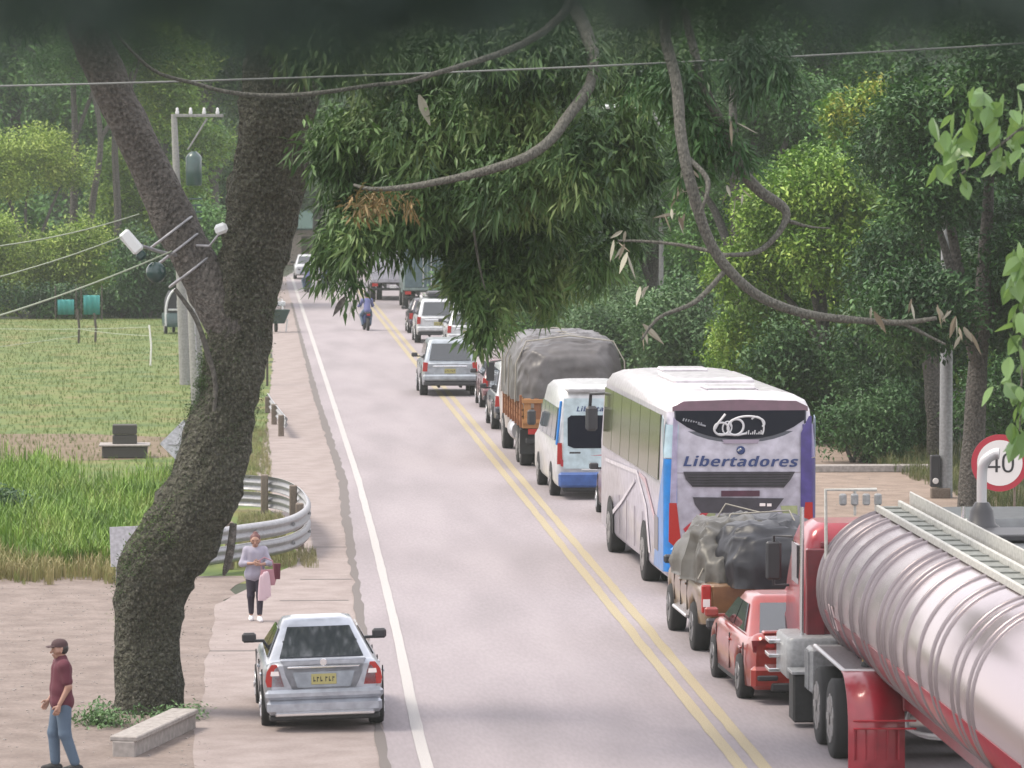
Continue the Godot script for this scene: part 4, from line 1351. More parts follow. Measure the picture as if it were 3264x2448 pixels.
func build_man() -> void:
	var t := thing("person", "man in maroon shirt, blue jeans and dark cap walking to the left", "person", Vector3(-2.36, 0, -58.6), -78.0)
	var B := Basis(Vector3.UP, 0.12)
	var hc := Vector3(0, 1.545, 0.03)
	var rs := Vector3(-0.185, 1.36, 0)
	var ls := Vector3(0.185, 1.36, 0)
	var re := Vector3(-0.225, 1.1, -0.03)
	var le := Vector3(0.225, 1.1, -0.05)
	var rw := Vector3(-0.22, 0.9, 0.12)
	var lw := Vector3(0.23, 0.88, 0.07)
	var rl := [Vector3(-0.09, 0.9, 0), Vector3(-0.1, 0.49, 0.09), Vector3(-0.1, 0.09, 0.07)]
	var ll := [Vector3(0.09, 0.9, 0), Vector3(0.1, 0.49, -0.02), Vector3(0.1, 0.1, -0.16)]
	var trunk := [[Vector3(-0.08, 1.3, 0), Vector3(-0.07, 1.05, 0.015), 0.105, 0.105], [Vector3(0.08, 1.3, 0), Vector3(0.07, 1.05, 0.015), 0.105, 0.105], [Vector3(-0.07, 1.05, 0.015), Vector3(-0.06, 0.92, 0), 0.105, 0.11], [Vector3(0.07, 1.05, 0.015), Vector3(0.06, 0.92, 0), 0.105, 0.11], [rs, ls, 0.062, 0.062], [Vector3(0, 1.36, 0), Vector3(0, 1.5, 0.01), 0.065, 0.055]]
	var st := S()
	flesh(st, trunk + limb([rs, re, rw], [0.052, 0.04, 0.027]) + limb([ls, le, lw], [0.052, 0.04, 0.027]) + limb(rl, [0.085, 0.055, 0.038]) + limb(ll, [0.085, 0.055, 0.038]), 0.014, 0.035)
	hand(st, rw + Vector3(0, -0.01, 0.01), Vector3(0.0, -0.8, 0.55), Vector3(1, 0, 0), Vector3(0, 0.5, 0.8), 0.5)
	hand(st, lw + Vector3(0, -0.01, 0.0), Vector3(0.0, -0.9, 0.35), Vector3(-1, 0, 0), Vector3(0, 0.3, 0.9), 0.5)
	head(st, hc, B)
	var body := part(st, "body", mats.skin, t)
	face(t, hc, B, mats.ink)
	var fat := []
	for k in 5: fat.append([trunk[k][0], trunk[k][1], trunk[k][2] + 0.016, trunk[k][3] + (0.03 if k in [2, 3] else 0.016)])
	st = S()
	flesh(st, fat + [[rs, rs.lerp(re, 0.75), 0.07, 0.066], [ls, ls.lerp(le, 0.75), 0.07, 0.066], [Vector3(-0.05, 0.88, 0.0), Vector3(0.05, 0.88, 0.0), 0.14, 0.14], [Vector3(0, 1.4, 0), Vector3(0, 1.43, 0.0), 0.085, 0.075]], 0.014, 0.04)
	part(st, "shirt", mats.maroon_cloth, t)
	st = S()
	flesh(st, limb([rl[0], rl[1], Vector3(-0.1, 0.13, 0.07)], [0.112, 0.078, 0.064]) + limb([ll[0], ll[1], Vector3(0.1, 0.13, -0.145)], [0.112, 0.078, 0.064]) + [[Vector3(-0.05, 0.93, 0), Vector3(0.05, 0.93, 0), 0.115, 0.115]], 0.014, 0.03)
	part(st, "jeans", mats.denim, t)
	shoe(t, rl[2], Vector3(-0.1, 0, 1), mats.rubber)
	shoe(t, ll[2], Vector3(0.1, 0, 1), mats.rubber)
	st = S()
	ellipsoid(st, hc + Vector3(0, 0.02, -0.035), Vector3(0.09, 0.085, 0.085), Basis(), 8)
	part(st, "hair", mats.hair_dark, t)
	st = S()
	var rings := []
	for q in [[0.045, 0.1], [0.075, 0.1], [0.105, 0.09], [0.13, 0.066], [0.142, 0.03]]:
		var ring := PackedVector3Array()
		for i in 20:
			var a := -TAU * i / 20
			ring.append(hc + B * Vector3(q[1] * 0.96 * cos(a), q[0], q[1] * 1.08 * sin(a) - 0.005))
		rings.append(ring)
	loft(st, rings)
	rings = []
	for k in 6:
		var u := k / 5.0
		var w := 0.085 * sqrt(1.0 - u * u * 0.75)
		rings.append(PackedVector3Array([hc + B * Vector3(-w, 0.05 - 0.012 * u, 0.08 + 0.085 * u), hc + B * Vector3(w, 0.05 - 0.012 * u, 0.08 + 0.085 * u), hc + B * Vector3(w * 0.8, 0.062 - 0.012 * u, 0.08 + 0.085 * u), hc + B * Vector3(-w * 0.8, 0.062 - 0.012 * u, 0.08 + 0.085 * u)]))
	loft(st, rings)
	part(st, "cap", mats.cap_cloth, t)

func build_woman() -> void:
	var t := thing("person", "woman in pale lilac blouse and dark trousers walking on the shoulder, bag on her arm", "person", Vector3(0.12, 0.004, -77.2), 4.0)
	var k := 0.9
	t.scale = Vector3.ONE * k
	var B := Basis(Vector3.UP, -0.1) * Basis(Vector3.RIGHT, 0.22)
	var hc := Vector3(0, 1.51, 0.03)
	var rs := Vector3(-0.16, 1.33, 0)
	var ls := Vector3(0.16, 1.33, 0)
	var re := Vector3(-0.25, 1.08, 0.04)
	var le := Vector3(0.26, 1.09, 0.06)
	var rw := Vector3(-0.06, 1.1, 0.2)
	var lw := Vector3(0.08, 1.08, 0.24)
	var rl := [Vector3(-0.08, 0.88, 0), Vector3(-0.085, 0.48, 0.02), Vector3(-0.07, 0.1, -0.12)]
	var ll := [Vector3(0.08, 0.88, 0), Vector3(0.08, 0.48, 0.1), Vector3(0.07, 0.09, 0.12)]
	var trunk := [[Vector3(-0.065, 1.27, 0), Vector3(-0.05, 1.05, 0.01), 0.098, 0.09], [Vector3(0.065, 1.27, 0), Vector3(0.05, 1.05, 0.01), 0.098, 0.09], [Vector3(-0.05, 1.05, 0.01), Vector3(-0.07, 0.9, 0), 0.09, 0.115], [Vector3(0.05, 1.05, 0.01), Vector3(0.07, 0.9, 0), 0.09, 0.115], [rs, ls, 0.054, 0.054], [Vector3(0, 1.33, 0), Vector3(0, 1.46, 0.01), 0.055, 0.048]]
	var st := S()
	flesh(st, trunk + limb([rs, re, rw], [0.045, 0.036, 0.025]) + limb([ls, le, lw], [0.045, 0.036, 0.025]) + limb(rl, [0.085, 0.055, 0.034]) + limb(ll, [0.085, 0.055, 0.034]), 0.014, 0.035)
	hand(st, rw, Vector3(0.8, 0.1, 0.3), Vector3(0, 0.2, -1), Vector3(0, 1, 0.2), 0.7)
	hand(st, lw, Vector3(-0.8, 0.15, 0.2), Vector3(0, 0.2, -1), Vector3(0, 1, 0.2), 0.7)
	head(st, hc, B)
	part(st, "body", mats.skin, t)
	face(t, hc, B, mats.ink)
	var fat := []
	for i in 5: fat.append([trunk[i][0], trunk[i][1], trunk[i][2] + 0.016, trunk[i][3] + 0.02])
	st = S()
	flesh(st, fat + limb([rs, re, re.lerp(rw, 0.4)], [0.062, 0.056, 0.046]) + limb([ls, le, le.lerp(lw, 0.4)], [0.062, 0.056, 0.046]) + [[Vector3(-0.06, 0.86, 0.0), Vector3(0.06, 0.86, 0.0), 0.135, 0.135]], 0.014, 0.04)
	part(st, "blouse", mats.lilac_cloth, t)
	st = S()
	flesh(st, limb([rl[0], rl[1], Vector3(-0.07, 0.17, -0.1)], [0.108, 0.07, 0.05]) + limb([ll[0], ll[1], Vector3(0.07, 0.16, 0.11)], [0.108, 0.07, 0.05]) + [[Vector3(-0.05, 0.9, 0), Vector3(0.05, 0.9, 0), 0.118, 0.118]], 0.014, 0.03)
	part(st, "trousers", mats.dark_cloth, t)
	shoe(t, rl[2], Vector3(-0.1, 0, 1), mats.white_shoe)
	shoe(t, ll[2], Vector3(0.1, 0, 1), mats.white_shoe)
	st = S()
	ellipsoid(st, hc + B * Vector3(0, 0.045, -0.025), Vector3(0.098, 0.088, 0.098), B, 9)
	ellipsoid(st, hc + B * Vector3(0, -0.02, -0.06), Vector3(0.09, 0.1, 0.06), B, 8)
	ellipsoid(st, hc + B * Vector3(0, 0.11, -0.07), Vector3(0.05, 0.045, 0.05), B, 8)
	part(st, "hair", mats.hair_red, t)
	var g := thing("shoulder_bag", "pinkish cloth bag hanging from the woman's left forearm", "bag", Vector3(0.33, 0.63, -77.0), 10.0)
	st = S()
	vloft(st, [[0.0, 0.11, -0.05, 0.05, 0.03], [0.1, 0.14, -0.06, 0.06, 0.04], [0.26, 0.12, -0.04, 0.04, 0.03]])
	part(st, "pouch", mats.pink_cloth, g)
	st = S()
	tube(st, [Vector3(-0.1, 0.24, 0), Vector3(-0.13, 0.42, -0.02), Vector3(-0.05, 0.46, -0.05), Vector3(0.08, 0.4, 0), Vector3(0.1, 0.24, 0)], 0.011, 6)
	part(st, "strap", mats.pink_cloth, g)
	st = S()
	vloft(st, [[0.1, 0.05, -0.03, 0.03, 0.02], [0.36, 0.06, -0.04, 0.04, 0.03]])
	var e := part(st, "dark_pouch", mats.maroon_cloth, g)
	e.position = Vector3(0.15, 0, 0.03)
	st = S()
	for i in 4: tarp_mound(st, Vector3(-0.12 + 0.03 * i, -0.25 + 0.02 * i, 0.06), Vector3(0.05, 0.42, 0.02), 0.7, 0.02, i, -0.3, 8)
	part(st, "hanging_scarf", mats.pale_pink, g)

func build_rider() -> void:
	var t := thing("person", "rider in blue jacket and helmet seated on the motorcycle", "person", Vector3(5.2, 0, -203), 6.0)
	var rs := Vector3(-0.18, 1.34, 0.28)
	var ls := Vector3(0.18, 1.34, 0.28)
	var skin := [[Vector3(0, 0.9, 0.4), Vector3(0, 1.3, 0.28), 0.13, 0.12], [rs, ls, 0.06, 0.06]] + limb([rs, Vector3(-0.28, 1.12, 0.08), Vector3(-0.3, 1.06, -0.25)], [0.055, 0.045, 0.035]) + limb([ls, Vector3(0.28, 1.12, 0.08), Vector3(0.3, 1.06, -0.25)], [0.055, 0.045, 0.035])
	var legs := limb([Vector3(-0.1, 0.88, 0.36), Vector3(-0.2, 0.68, -0.05), Vector3(-0.16, 0.3, 0.12)], [0.09, 0.065, 0.045]) + limb([Vector3(0.1, 0.88, 0.36), Vector3(0.2, 0.68, -0.05), Vector3(0.16, 0.3, 0.12)], [0.09, 0.065, 0.045])
	var st := S()
	flesh(st, skin + legs + [[Vector3(0, 1.36, 0.27), Vector3(0, 1.5, 0.25), 0.06, 0.055], [Vector3(0, 1.55, 0.24), Vector3(0, 1.62, 0.24), 0.095, 0.095]], 0.022, 0.04)
	part(st, "body", mats.skin, t)
	st = S()
	var j := []
	for b in skin: j.append([b[0], b[1], b[2] + 0.025, b[3] + 0.02])
	flesh(st, j, 0.022, 0.05)
	part(st, "jacket", mats.blue_cloth, t)
	st = S()
	j = []
	for b in legs: j.append([b[0], b[1], b[2] + 0.02, b[3] + 0.02])
	flesh(st, j, 0.022, 0.05)
	part(st, "trousers", mats.denim, t)
	st = S()
	ellipsoid(st, Vector3(0, 1.6, 0.24), Vector3(0.13, 0.14, 0.15), Basis(), 9)
	part(st, "helmet", mats.tarp_black, t)
	shoe_at(t, Vector3(-0.16, 0.24, 0.1)); shoe_at(t, Vector3(0.16, 0.24, 0.1))

func shoe_at(t: Node, p: Vector3) -> void:
	var st := S()
	ellipsoid(st, p + Vector3(0, 0, -0.06), Vector3(0.05, 0.05, 0.13), Basis(), 6)
	part(st, "shoe", mats.rubber, t)

# ---------------------------------------------------------------- trees
func tree(called: String, label: String, at: Vector3, stems: Array, blobs: Array, kind: String, m: Material, count: int, size: Vector2, tints: Array, bark: Material, sd: int, group := "", cat := "tree") -> Node3D:
	var t := thing(called, label, cat, at, 0.0, group)
	for s in stems:
		var st := S()
		var sp := smooth_path(s, 5)
		tube(st, sp[0], sp[1], 10, true, 0.12, sd)
		part(st, "trunk", bark, t)
	scatter("crown", t, kind, m, blob_points(blobs, count, sd), size, tints, false, sd)
	return t

func wild_tree(called: String, label: String, x: float, d: float, h: float, rad: float, low: float, kind: String, tints: Array, count: int, bark: Material, sd: int, size := Vector2(0.8, 1.4), group := "") -> void:
	var r := RandomNumberGenerator.new()
	r.seed = sd
	var blobs := []
	var n := 11
	for k in n:
		var u := (k + 0.5) / n
		var y := lerpf(low, h, u)
		var spread := rad * (0.95 - 0.65 * u * u) * r.randf_range(0.55, 1.0)
		var a := r.randf() * TAU
		var br := rad * r.randf_range(0.38, 0.6) * (1.1 - 0.4 * u)
		blobs.append([Vector3(cos(a) * spread, y, sin(a) * spread), Vector3(br, br * 0.72, br)])
	blobs.append([Vector3(0, h - rad * 0.5, 0), Vector3(rad, rad, rad) * 0.45])
	var lean := Vector2(r.randf_range(-0.8, 0.8), r.randf_range(-0.6, 0.6))
	var tr: float = 0.04 * h * 0.45 + 0.06
	var stems := [[Vector4(0, -0.1, 0, tr * 1.25), Vector4(lean.x * 0.2, h * 0.2, lean.y * 0.2, tr), Vector4(lean.x * 0.7, h * 0.5, lean.y, tr * 0.75), Vector4(lean.x, h * 0.8, lean.y, tr * 0.35)]]
	for k in 3:
		var b: Vector3 = blobs[2 + k * 3][0]
		stems.append([Vector4(lean.x * 0.4, h * 0.3, lean.y * 0.4, tr * 0.6), Vector4(b.x * 0.5, lerpf(h * 0.3, b.y, 0.6), b.z * 0.5, tr * 0.42), Vector4(b.x, b.y, b.z, tr * 0.2)])
	tree(called, label, Vector3(x, 0, -d), stems, blobs, kind, leafy("leaf_" + kind, Color(1, 1, 1)), count, size, tints, bark, sd, group)

func bush(label: String, x: float, d: float, w: float, h: float, dep: float, kind: String, tints: Array, count: int, sd: int, size := Vector2(0.7, 1.2), group := "", called := "bush") -> void:
	var r := RandomNumberGenerator.new()
	r.seed = sd
	var blobs := []
	for k in 7:
		var q := Vector3(r.randf_range(-0.5, 0.5) * w, h * r.randf_range(0.25, 0.7), r.randf_range(-0.5, 0.5) * dep)
		blobs.append([q, Vector3(w * 0.3, h * r.randf_range(0.26, 0.38), dep * 0.35 + 0.2)])
	var t := thing(called, label, "bush", Vector3(x, 0, -d), 0.0, group)
	var st := S()
	for k in 4: tube(st, [Vector3(r.randf_range(-0.2, 0.2), -0.05, 0), (blobs[k][0] as Vector3) * Vector3(0.6, 0.5, 0.6), blobs[k][0]], [0.06, 0.045, 0.02], 6)
	part(st, "stem", mats.bark_grey, t)
	scatter("foliage", t, kind, leafy("leaf_" + kind, Color(1, 1, 1)), blob_points(blobs, count, sd), size, tints, false, sd)

# ---------------------------------------------------------------- the setting
func strip(called: String, edges: Array, y: float, m: Material, ragged := 0.0, sd := 0) -> MeshInstance3D:   # edges: [distance, left x, right x]
	var r := RandomNumberGenerator.new()
	r.seed = sd
	var st := S()
	st.set_smooth_group(-1)
	var prev := []
	for k in edges.size() - 1:
		var a: Array = edges[k]
		var b: Array = edges[k + 1]
		var n := maxi(1, int((b[0] - a[0]) / 0.8)) if ragged > 0.0 else maxi(1, int((b[0] - a[0]) / 12.0))
		for i in n + (1 if k == edges.size() - 2 else 0):
			var t := float(i) / n
			var cur := [Vector3(lerpf(a[1], b[1], t) + r.randfn() * ragged, y, -lerpf(a[0], b[0], t)), Vector3(lerpf(a[2], b[2], t) + r.randfn() * ragged, y, -lerpf(a[0], b[0], t))]
			if prev: quad(st, prev[0], prev[1], cur[1], cur[0])
			prev = cur
	return structure(st, called, m)

func colour_tex(key: String, sd: int, freq: float, cols: Array, fine := 0.18) -> void:   # a patchy ground colour: noise through a ramp of linear colours
	var a := FastNoiseLite.new()
	a.seed = sd
	a.frequency = freq
	a.fractal_octaves = 5
	var im := a.get_seamless_image(1024, 1024)
	var b := FastNoiseLite.new()
	b.seed = sd + 1
	b.frequency = 0.12
	b.fractal_octaves = 3
	var im2 := b.get_seamless_image(1024, 1024)
	im.convert(Image.FORMAT_L8)
	im2.convert(Image.FORMAT_L8)
	var d1 := im.get_data()
	var d2 := im2.get_data()
	var out := PackedByteArray()
	out.resize(1024 * 1024 * 3)
	var ramp := []
	for i in 256:
		var t := clampf((i / 255.0 - 0.5) * 1.5 + 0.5, 0.0, 0.999) * (cols.size() - 1)
		ramp.append((cols[int(t)] as Color).lerp(cols[int(t) + 1], t - int(t)))
	var lut := []
	for i in 256:
		lut.append(1.0 - fine + 2.0 * fine * i / 255.0)
	for i in d1.size():
		var c: Color = ramp[d1[i]]
		var g: float = lut[d2[i]]
		c = Color(c.r * g, c.g * g, c.b * g).linear_to_srgb()
		out[i * 3] = int(clampf(c.r, 0, 1) * 255)
		out[i * 3 + 1] = int(clampf(c.g, 0, 1) * 255)
		out[i * 3 + 2] = int(clampf(c.b, 0, 1) * 255)
	grain[key] = ImageTexture.create_from_image(Image.create_from_data(1024, 1024, false, Image.FORMAT_RGB8, out))

func guardrail(label: String, path: Array, posts: Array, double: bool, end_cap := true) -> void:   # path: x, top height, -z ; W-beam swept along it
	var t := thing("guardrail", label, "guardrail")
	var prof := [[0.0, 0.0], [0.035, -0.02], [0.075, -0.07], [0.075, -0.1], [0.02, -0.145], [0.02, -0.175], [0.075, -0.22], [0.075, -0.25], [0.035, -0.3], [0.0, -0.32]]
	for lev in (2 if double else 1):
		var sp := smooth_path(path.map(func(v): return Vector4(v.x, v.y - lev * 0.36, v.z, 1)), 6)
		var pts: Array = sp[0]
		var rings := []
		for k in pts.size():
			var d: Vector3 = (pts[mini(k + 1, pts.size() - 1)] - pts[maxi(k - 1, 0)])
			d.y = 0
			var out := d.normalized().cross(Vector3.UP)
			var ring := PackedVector3Array()
			for q in prof: ring.append(pts[k] + out * q[0] + Vector3.UP * q[1])
			for i in range(prof.size() - 1, -1, -1): ring.append(pts[k] + out * (prof[i][0] - 0.012) + Vector3.UP * prof[i][1])
			rings.append(ring)
		var st := S()
		loft(st, rings)
		part(st, "beam", mats.galvanised, t)
		for k in range(3, pts.size() - 2, 5):
			var d2: Vector3 = (pts[k + 1] - pts[k - 1])
			d2.y = 0
			st = S()
			box(st, pts[k] + d2.normalized().cross(Vector3.UP) * 0.05 - Vector3.UP * 0.16, Vector3(0.07, 0.06, 0.07))
			part(st, "bolt_plate", mats.dull_steel, t)
	for p in posts:
		var st := S()
		box(st, Vector3(p.x, p.y / 2, p.z), Vector3(0.16, p.y, 0.16), Basis(), 0.02)
		part(st, "post", mats.post_brown, t)

func wire(called: String, label: String, a: Vector3, b: Vector3, sag: float, r: float, m: Material, group := "") -> void:
	var st := S()
	var pts := []
	for k in 17:
		var t := k / 16.0
		pts.append(a.lerp(b, t) - Vector3.UP * sag * 4.0 * t * (1.0 - t))
	tube(st, pts, r, 6)
	tag(part(st, called, m), label, "cable", group)

func limb_part(p: Node, called: String, pts: Array, m: Material, sides := 9, rough := 0.1, sd := 3) -> void:
	var sp := smooth_path(pts, 5)
	var st := S()
	tube(st, sp[0], sp[1], sides, true, rough, sd)
	part(st, called, m, p)

func materials() -> void:
	noise_tex("dust", 3, 0.02, 5, 0.78, 1.0)
	noise_tex("fine", 5, 0.12, 4, 0.72, 1.0)
	noise_tex("speck", 6, 0.35, 3, 0.55, 1.0)
	noise_tex("bark", 8, 0.035, 5, 0.0, 1.0, FastNoiseLite.TYPE_CELLULAR)
	noise_tex("barktone", 9, 0.03, 5, 0.35, 1.0)
	noise_tex("lump", 10, 0.03, 5, 0.0, 1.0)
	noise_tex("wrinkle", 12, 0.02, 4, 0.0, 1.0)
	mat("gap", Color(0.012, 0.012, 0.014), 0.8)
	mat("ink", Color(0.02, 0.02, 0.025), 0.6)
	mat("tyre", Color(0.022, 0.022, 0.024), 0.85, 0.0, "fine", 3.0)
	mat("rubber", Color(0.025, 0.025, 0.027), 0.75, 0.0, "dust", 1.0)
	mat("dark_plastic", Color(0.03, 0.03, 0.035), 0.45)
	mat("pale_plastic", Color(0.55, 0.55, 0.56), 0.5)
	mat("alloy", Color(0.5, 0.5, 0.52), 0.35, 0.7)
	mat("dark_alloy", Color(0.16, 0.16, 0.17), 0.4, 0.6)
	mat("steel_rim", Color(0.28, 0.27, 0.27), 0.5, 0.4, "dust", 2.0)
	mat("bright", Color(0.75, 0.76, 0.78), 0.15, 0.9)
	mat("dull_steel", Color(0.32, 0.33, 0.34), 0.5, 0.3, "dust", 1.0)
	mat("plate_yellow", Color(0.33, 0.3, 0.12), 0.5)
	mat("plate_white", Color(0.7, 0.7, 0.68), 0.5)
	mat("lamp_red", Color(0.34, 0.025, 0.022), 0.2)
	mat("lamp_dark", Color(0.16, 0.01, 0.015), 0.15)
	mat("lamp_clear", Color(0.75, 0.68, 0.66), 0.15)
	mat("lamp_dim", Color(0.24, 0.2, 0.26), 0.25)
	var g := mat("glass", Color(0.022, 0.026, 0.032), 0.04, 0.0)
	g.metallic_specular = 0.85
	g = mat("glass_pale", Color(0.1, 0.12, 0.14), 0.06, 0.0)
	g.metallic_specular = 0.85
	g = mat("bus_glass", Color(0.005, 0.006, 0.014), 0.1)
	g.metallic_specular = 0.22
	g = mat("bus_side_glass", Color(0.09, 0.1, 0.045), 0.1, 0.0, "dust", 0.9)  # olive tint stands in for foliage reflected in the panes
	g.metallic_specular = 0.9
	paint("silver", Color(0.42, 0.45, 0.51)).metallic = 0.45
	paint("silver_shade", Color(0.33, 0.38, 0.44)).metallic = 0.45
	paint("car_red", Color(0.33, 0.035, 0.026))
	paint("gold", Color(0.23, 0.125, 0.055)).metallic = 0.35
	paint("suv_silver", Color(0.4, 0.44, 0.48)).metallic = 0.4
	paint("suv_white", Color(0.62, 0.64, 0.66))
	paint("dark_purple", Color(0.07, 0.055, 0.075))
	paint("dull_red", Color(0.2, 0.09, 0.1))
	paint("dark_car", Color(0.035, 0.04, 0.06))
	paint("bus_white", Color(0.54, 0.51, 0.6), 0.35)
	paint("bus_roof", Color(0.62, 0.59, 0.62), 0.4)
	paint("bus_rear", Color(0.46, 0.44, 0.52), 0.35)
	paint("bus_blue", Color(0.0, 0.2, 0.62), 0.35)
	paint("bus_teal", Color(0.35, 0.5, 0.58), 0.35)
	paint("bus_navy", Color(0.075, 0.055, 0.24), 0.35)
	paint("bus_lilac", Color(0.4, 0.37, 0.52), 0.35)
	paint("bus_maroon", Color(0.1, 0.035, 0.06), 0.3)
	paint("bus_edge", Color(0.03, 0.035, 0.06), 0.3)
	paint("bus_stroke", Color(0.72, 0.68, 0.74), 0.4)
	paint("bus_stroke_red", Color(0.55, 0.36, 0.4), 0.4)
	paint("stripe_red", Color(0.5, 0.03, 0.05), 0.35)
	paint("stripe_green", Color(0.34, 0.38, 0.2), 0.4)
	paint("grille", Color(0.055, 0.05, 0.065), 0.35)
	mat("roof_seam", Color(0.25, 0.23, 0.26), 0.6)
	mat("navy", Color(0.012, 0.03, 0.12), 0.4)
	mat("sticker", Color(0.5, 0.5, 0.52), 0.6)
	mat("sticker_dim", Color(0.22, 0.23, 0.26), 0.6)
	paint("van_white", Color(0.64, 0.65, 0.66), 0.35)
	paint("van_pale", Color(0.5, 0.62, 0.66), 0.35)
	paint("van_blue", Color(0.05, 0.12, 0.36), 0.4)
	paint("cab_cream", Color(0.5, 0.45, 0.42), 0.4)
	paint("grey_paint", Color(0.13, 0.14, 0.15), 0.5)
	paint("truck_red", Color(0.32, 0.012, 0.03), 0.4)
	paint("truck_red_dark", Color(0.17, 0.012, 0.022), 0.45)
	paint("box_white", Color(0.5, 0.5, 0.56), 0.5)
	paint("box_green", Color(0.24, 0.32, 0.31), 0.5)
	paint("box_green_dark", Color(0.08, 0.13, 0.15), 0.5)
	paint("dark_green", Color(0.02, 0.06, 0.055), 0.45)
	mat("wood_orange", Color(0.42, 0.2, 0.07), 0.7, 0.0, "fine", 1.5)
	mat("wood_orange_dark", Color(0.26, 0.1, 0.04), 0.75, 0.0, "fine", 1.5)
	mat("tarp_pale", Color(0.09, 0.083, 0.07), 0.42, 0.0, "dust", 0.8)
	mat("tarp_black", Color(0.013, 0.013, 0.02), 0.42, 0.0, "dust", 1.2)
	mat("tarp_truck", Color(0.09, 0.082, 0.083), 0.42, 0.0, "dust", 0.4)
	mat("rope", Color(0.3, 0.28, 0.24), 0.9)
	mat("polished", Color(0.43, 0.375, 0.385), 0.26, 0.85)
	mat("polished_rib", Color(0.22, 0.19, 0.2), 0.34, 0.7)
	mat("pale_rail", Color(0.5, 0.5, 0.47), 0.6, 0.1, "dust", 1.0)
	mat("rail_grey", Color(0.2, 0.21, 0.19), 0.7, 0.0, "dust", 1.0)
	mat("deck_grey", Color(0.17, 0.16, 0.17), 0.6, 0.2, "dust", 1.5)
	mat("leg_yellow", Color(0.4, 0.26, 0.07), 0.6, 0.0, "dust", 2.0)
	mat("decal", Color(0.55, 0.42, 0.42), 0.5)
	mat("pipe", Color(0.45, 0.45, 0.46), 0.4, 0.3)
	mat("skin", Color(0.3, 0.17, 0.125), 0.55)
	mat("lips", Color(0.24, 0.09, 0.08), 0.5)
	mat("maroon_cloth", Color(0.12, 0.022, 0.04), 0.85, 0.0, "fine", 4.0)
	mat("denim", Color(0.1, 0.15, 0.22), 0.85, 0.0, "fine", 4.0)
	mat("cap_cloth", Color(0.05, 0.025, 0.028), 0.85)
	mat("hair_dark", Color(0.015, 0.012, 0.012), 0.6)
	mat("hair_red", Color(0.1, 0.035, 0.035), 0.6)
	mat("lilac_cloth", Color(0.4, 0.38, 0.47), 0.85, 0.0, "fine", 4.0)
	mat("dark_cloth", Color(0.03, 0.025, 0.04), 0.85)
	mat("pink_cloth", Color(0.32, 0.16, 0.19), 0.85)
	mat("pale_pink", Color(0.48, 0.36, 0.4), 0.85)
	mat("blue_cloth", Color(0.11, 0.12, 0.26), 0.8)
	mat("white_shoe", Color(0.6, 0.58, 0.6), 0.6)
	colour_tex("bark_tone", 41, 0.024, [Color(0.02, 0.018, 0.016), Color(0.034, 0.031, 0.025), Color(0.046, 0.05, 0.028), Color(0.08, 0.076, 0.055), Color(0.17, 0.16, 0.135)], 0.35)
	mat("bark_big", Color(1, 1, 1), 0.92, 0.0, "bark_tone", 0.75, "bark", 16.0, 0.8)
	mat("bark_pale", Color(0.2, 0.18, 0.16), 0.9, 0.0, "barktone", 0.9, "bark", 8.0, 0.8)
	mat("bark_grey", Color(0.16, 0.15, 0.13), 0.9, 0.0, "barktone", 0.8)
	mat("branch_grey", Color(0.2, 0.195, 0.165), 0.85, 0.0, "barktone", 2.0, "bark", 3.0, 0.5)
	mat("concrete", Color(0.36, 0.33, 0.31), 0.9, 0.0, "dust", 0.8)
	mat("concrete_pole", Color(0.3, 0.295, 0.285), 0.85, 0.0, "dust", 1.0)
	mat("block_dark", Color(0.09, 0.085, 0.075), 0.9, 0.0, "speck", 1.0)
	mat("galvanised", Color(0.42, 0.42, 0.44), 0.45, 0.35, "dust", 1.2)
	mat("post_brown", Color(0.2, 0.16, 0.13), 0.8, 0.0, "dust", 2.0)
	mat("sign_back", Color(0.6, 0.6, 0.64), 0.5, 0.2, "dust", 1.0)
	mat("sign_white", Color(0.66, 0.64, 0.63), 0.5)
	mat("sign_red", Color(0.36, 0.02, 0.04), 0.5)
	mat("lamp_shell", Color(0.62, 0.64, 0.64), 0.5)
	mat("wire_grey", Color(0.2, 0.21, 0.2), 0.7)
	mat("wire_pale", Color(0.3, 0.34, 0.25), 0.7)
	mat("teal_sheet", Color(0.04, 0.25, 0.24), 0.7)
	mat("house_wall", Color(0.34, 0.29, 0.25), 0.9, 0.0, "dust", 0.5)
	mat("house_roof", Color(0.04, 0.09, 0.08), 0.7, 0.0, "dust", 0.7)
	mat("wood_dark", Color(0.06, 0.05, 0.04), 0.9)
	mat("line_white", Color(0.62, 0.59, 0.58), 0.8, 0.0, "speck", 0.35)
	mat("line_yellow", Color(0.54, 0.455, 0.29), 0.8, 0.0, "speck", 0.35)
	mat("crack", Color(0.12, 0.105, 0.1), 0.95)
	mat("seal", Color(0.15, 0.132, 0.138), 0.9)
	mat("dry_leaf_dark", Color(0.2, 0.17, 0.12), 0.8).cull_mode = BaseMaterial3D.CULL_DISABLED
	mat("dry_leaf", Color(0.29, 0.28, 0.22), 0.8).cull_mode = BaseMaterial3D.CULL_DISABLED
	colour_tex("asphalt_tone", 31, 0.004, [Color(0.212, 0.188, 0.198), Color(0.238, 0.21, 0.222), Color(0.262, 0.232, 0.244)], 0.1)
	colour_tex("earth_tone", 32, 0.012, [Color(0.14, 0.108, 0.094), Color(0.17, 0.135, 0.118), Color(0.2, 0.16, 0.142)], 0.2)
	colour_tex("path_tone", 33, 0.01, [Color(0.205, 0.168, 0.157), Color(0.235, 0.195, 0.184), Color(0.26, 0.22, 0.208)], 0.13)
	colour_tex("field_tone", 34, 0.01, [Color(0.055, 0.092, 0.016), Color(0.082, 0.122, 0.022), Color(0.112, 0.136, 0.03), Color(0.15, 0.13, 0.048)], 0.15)
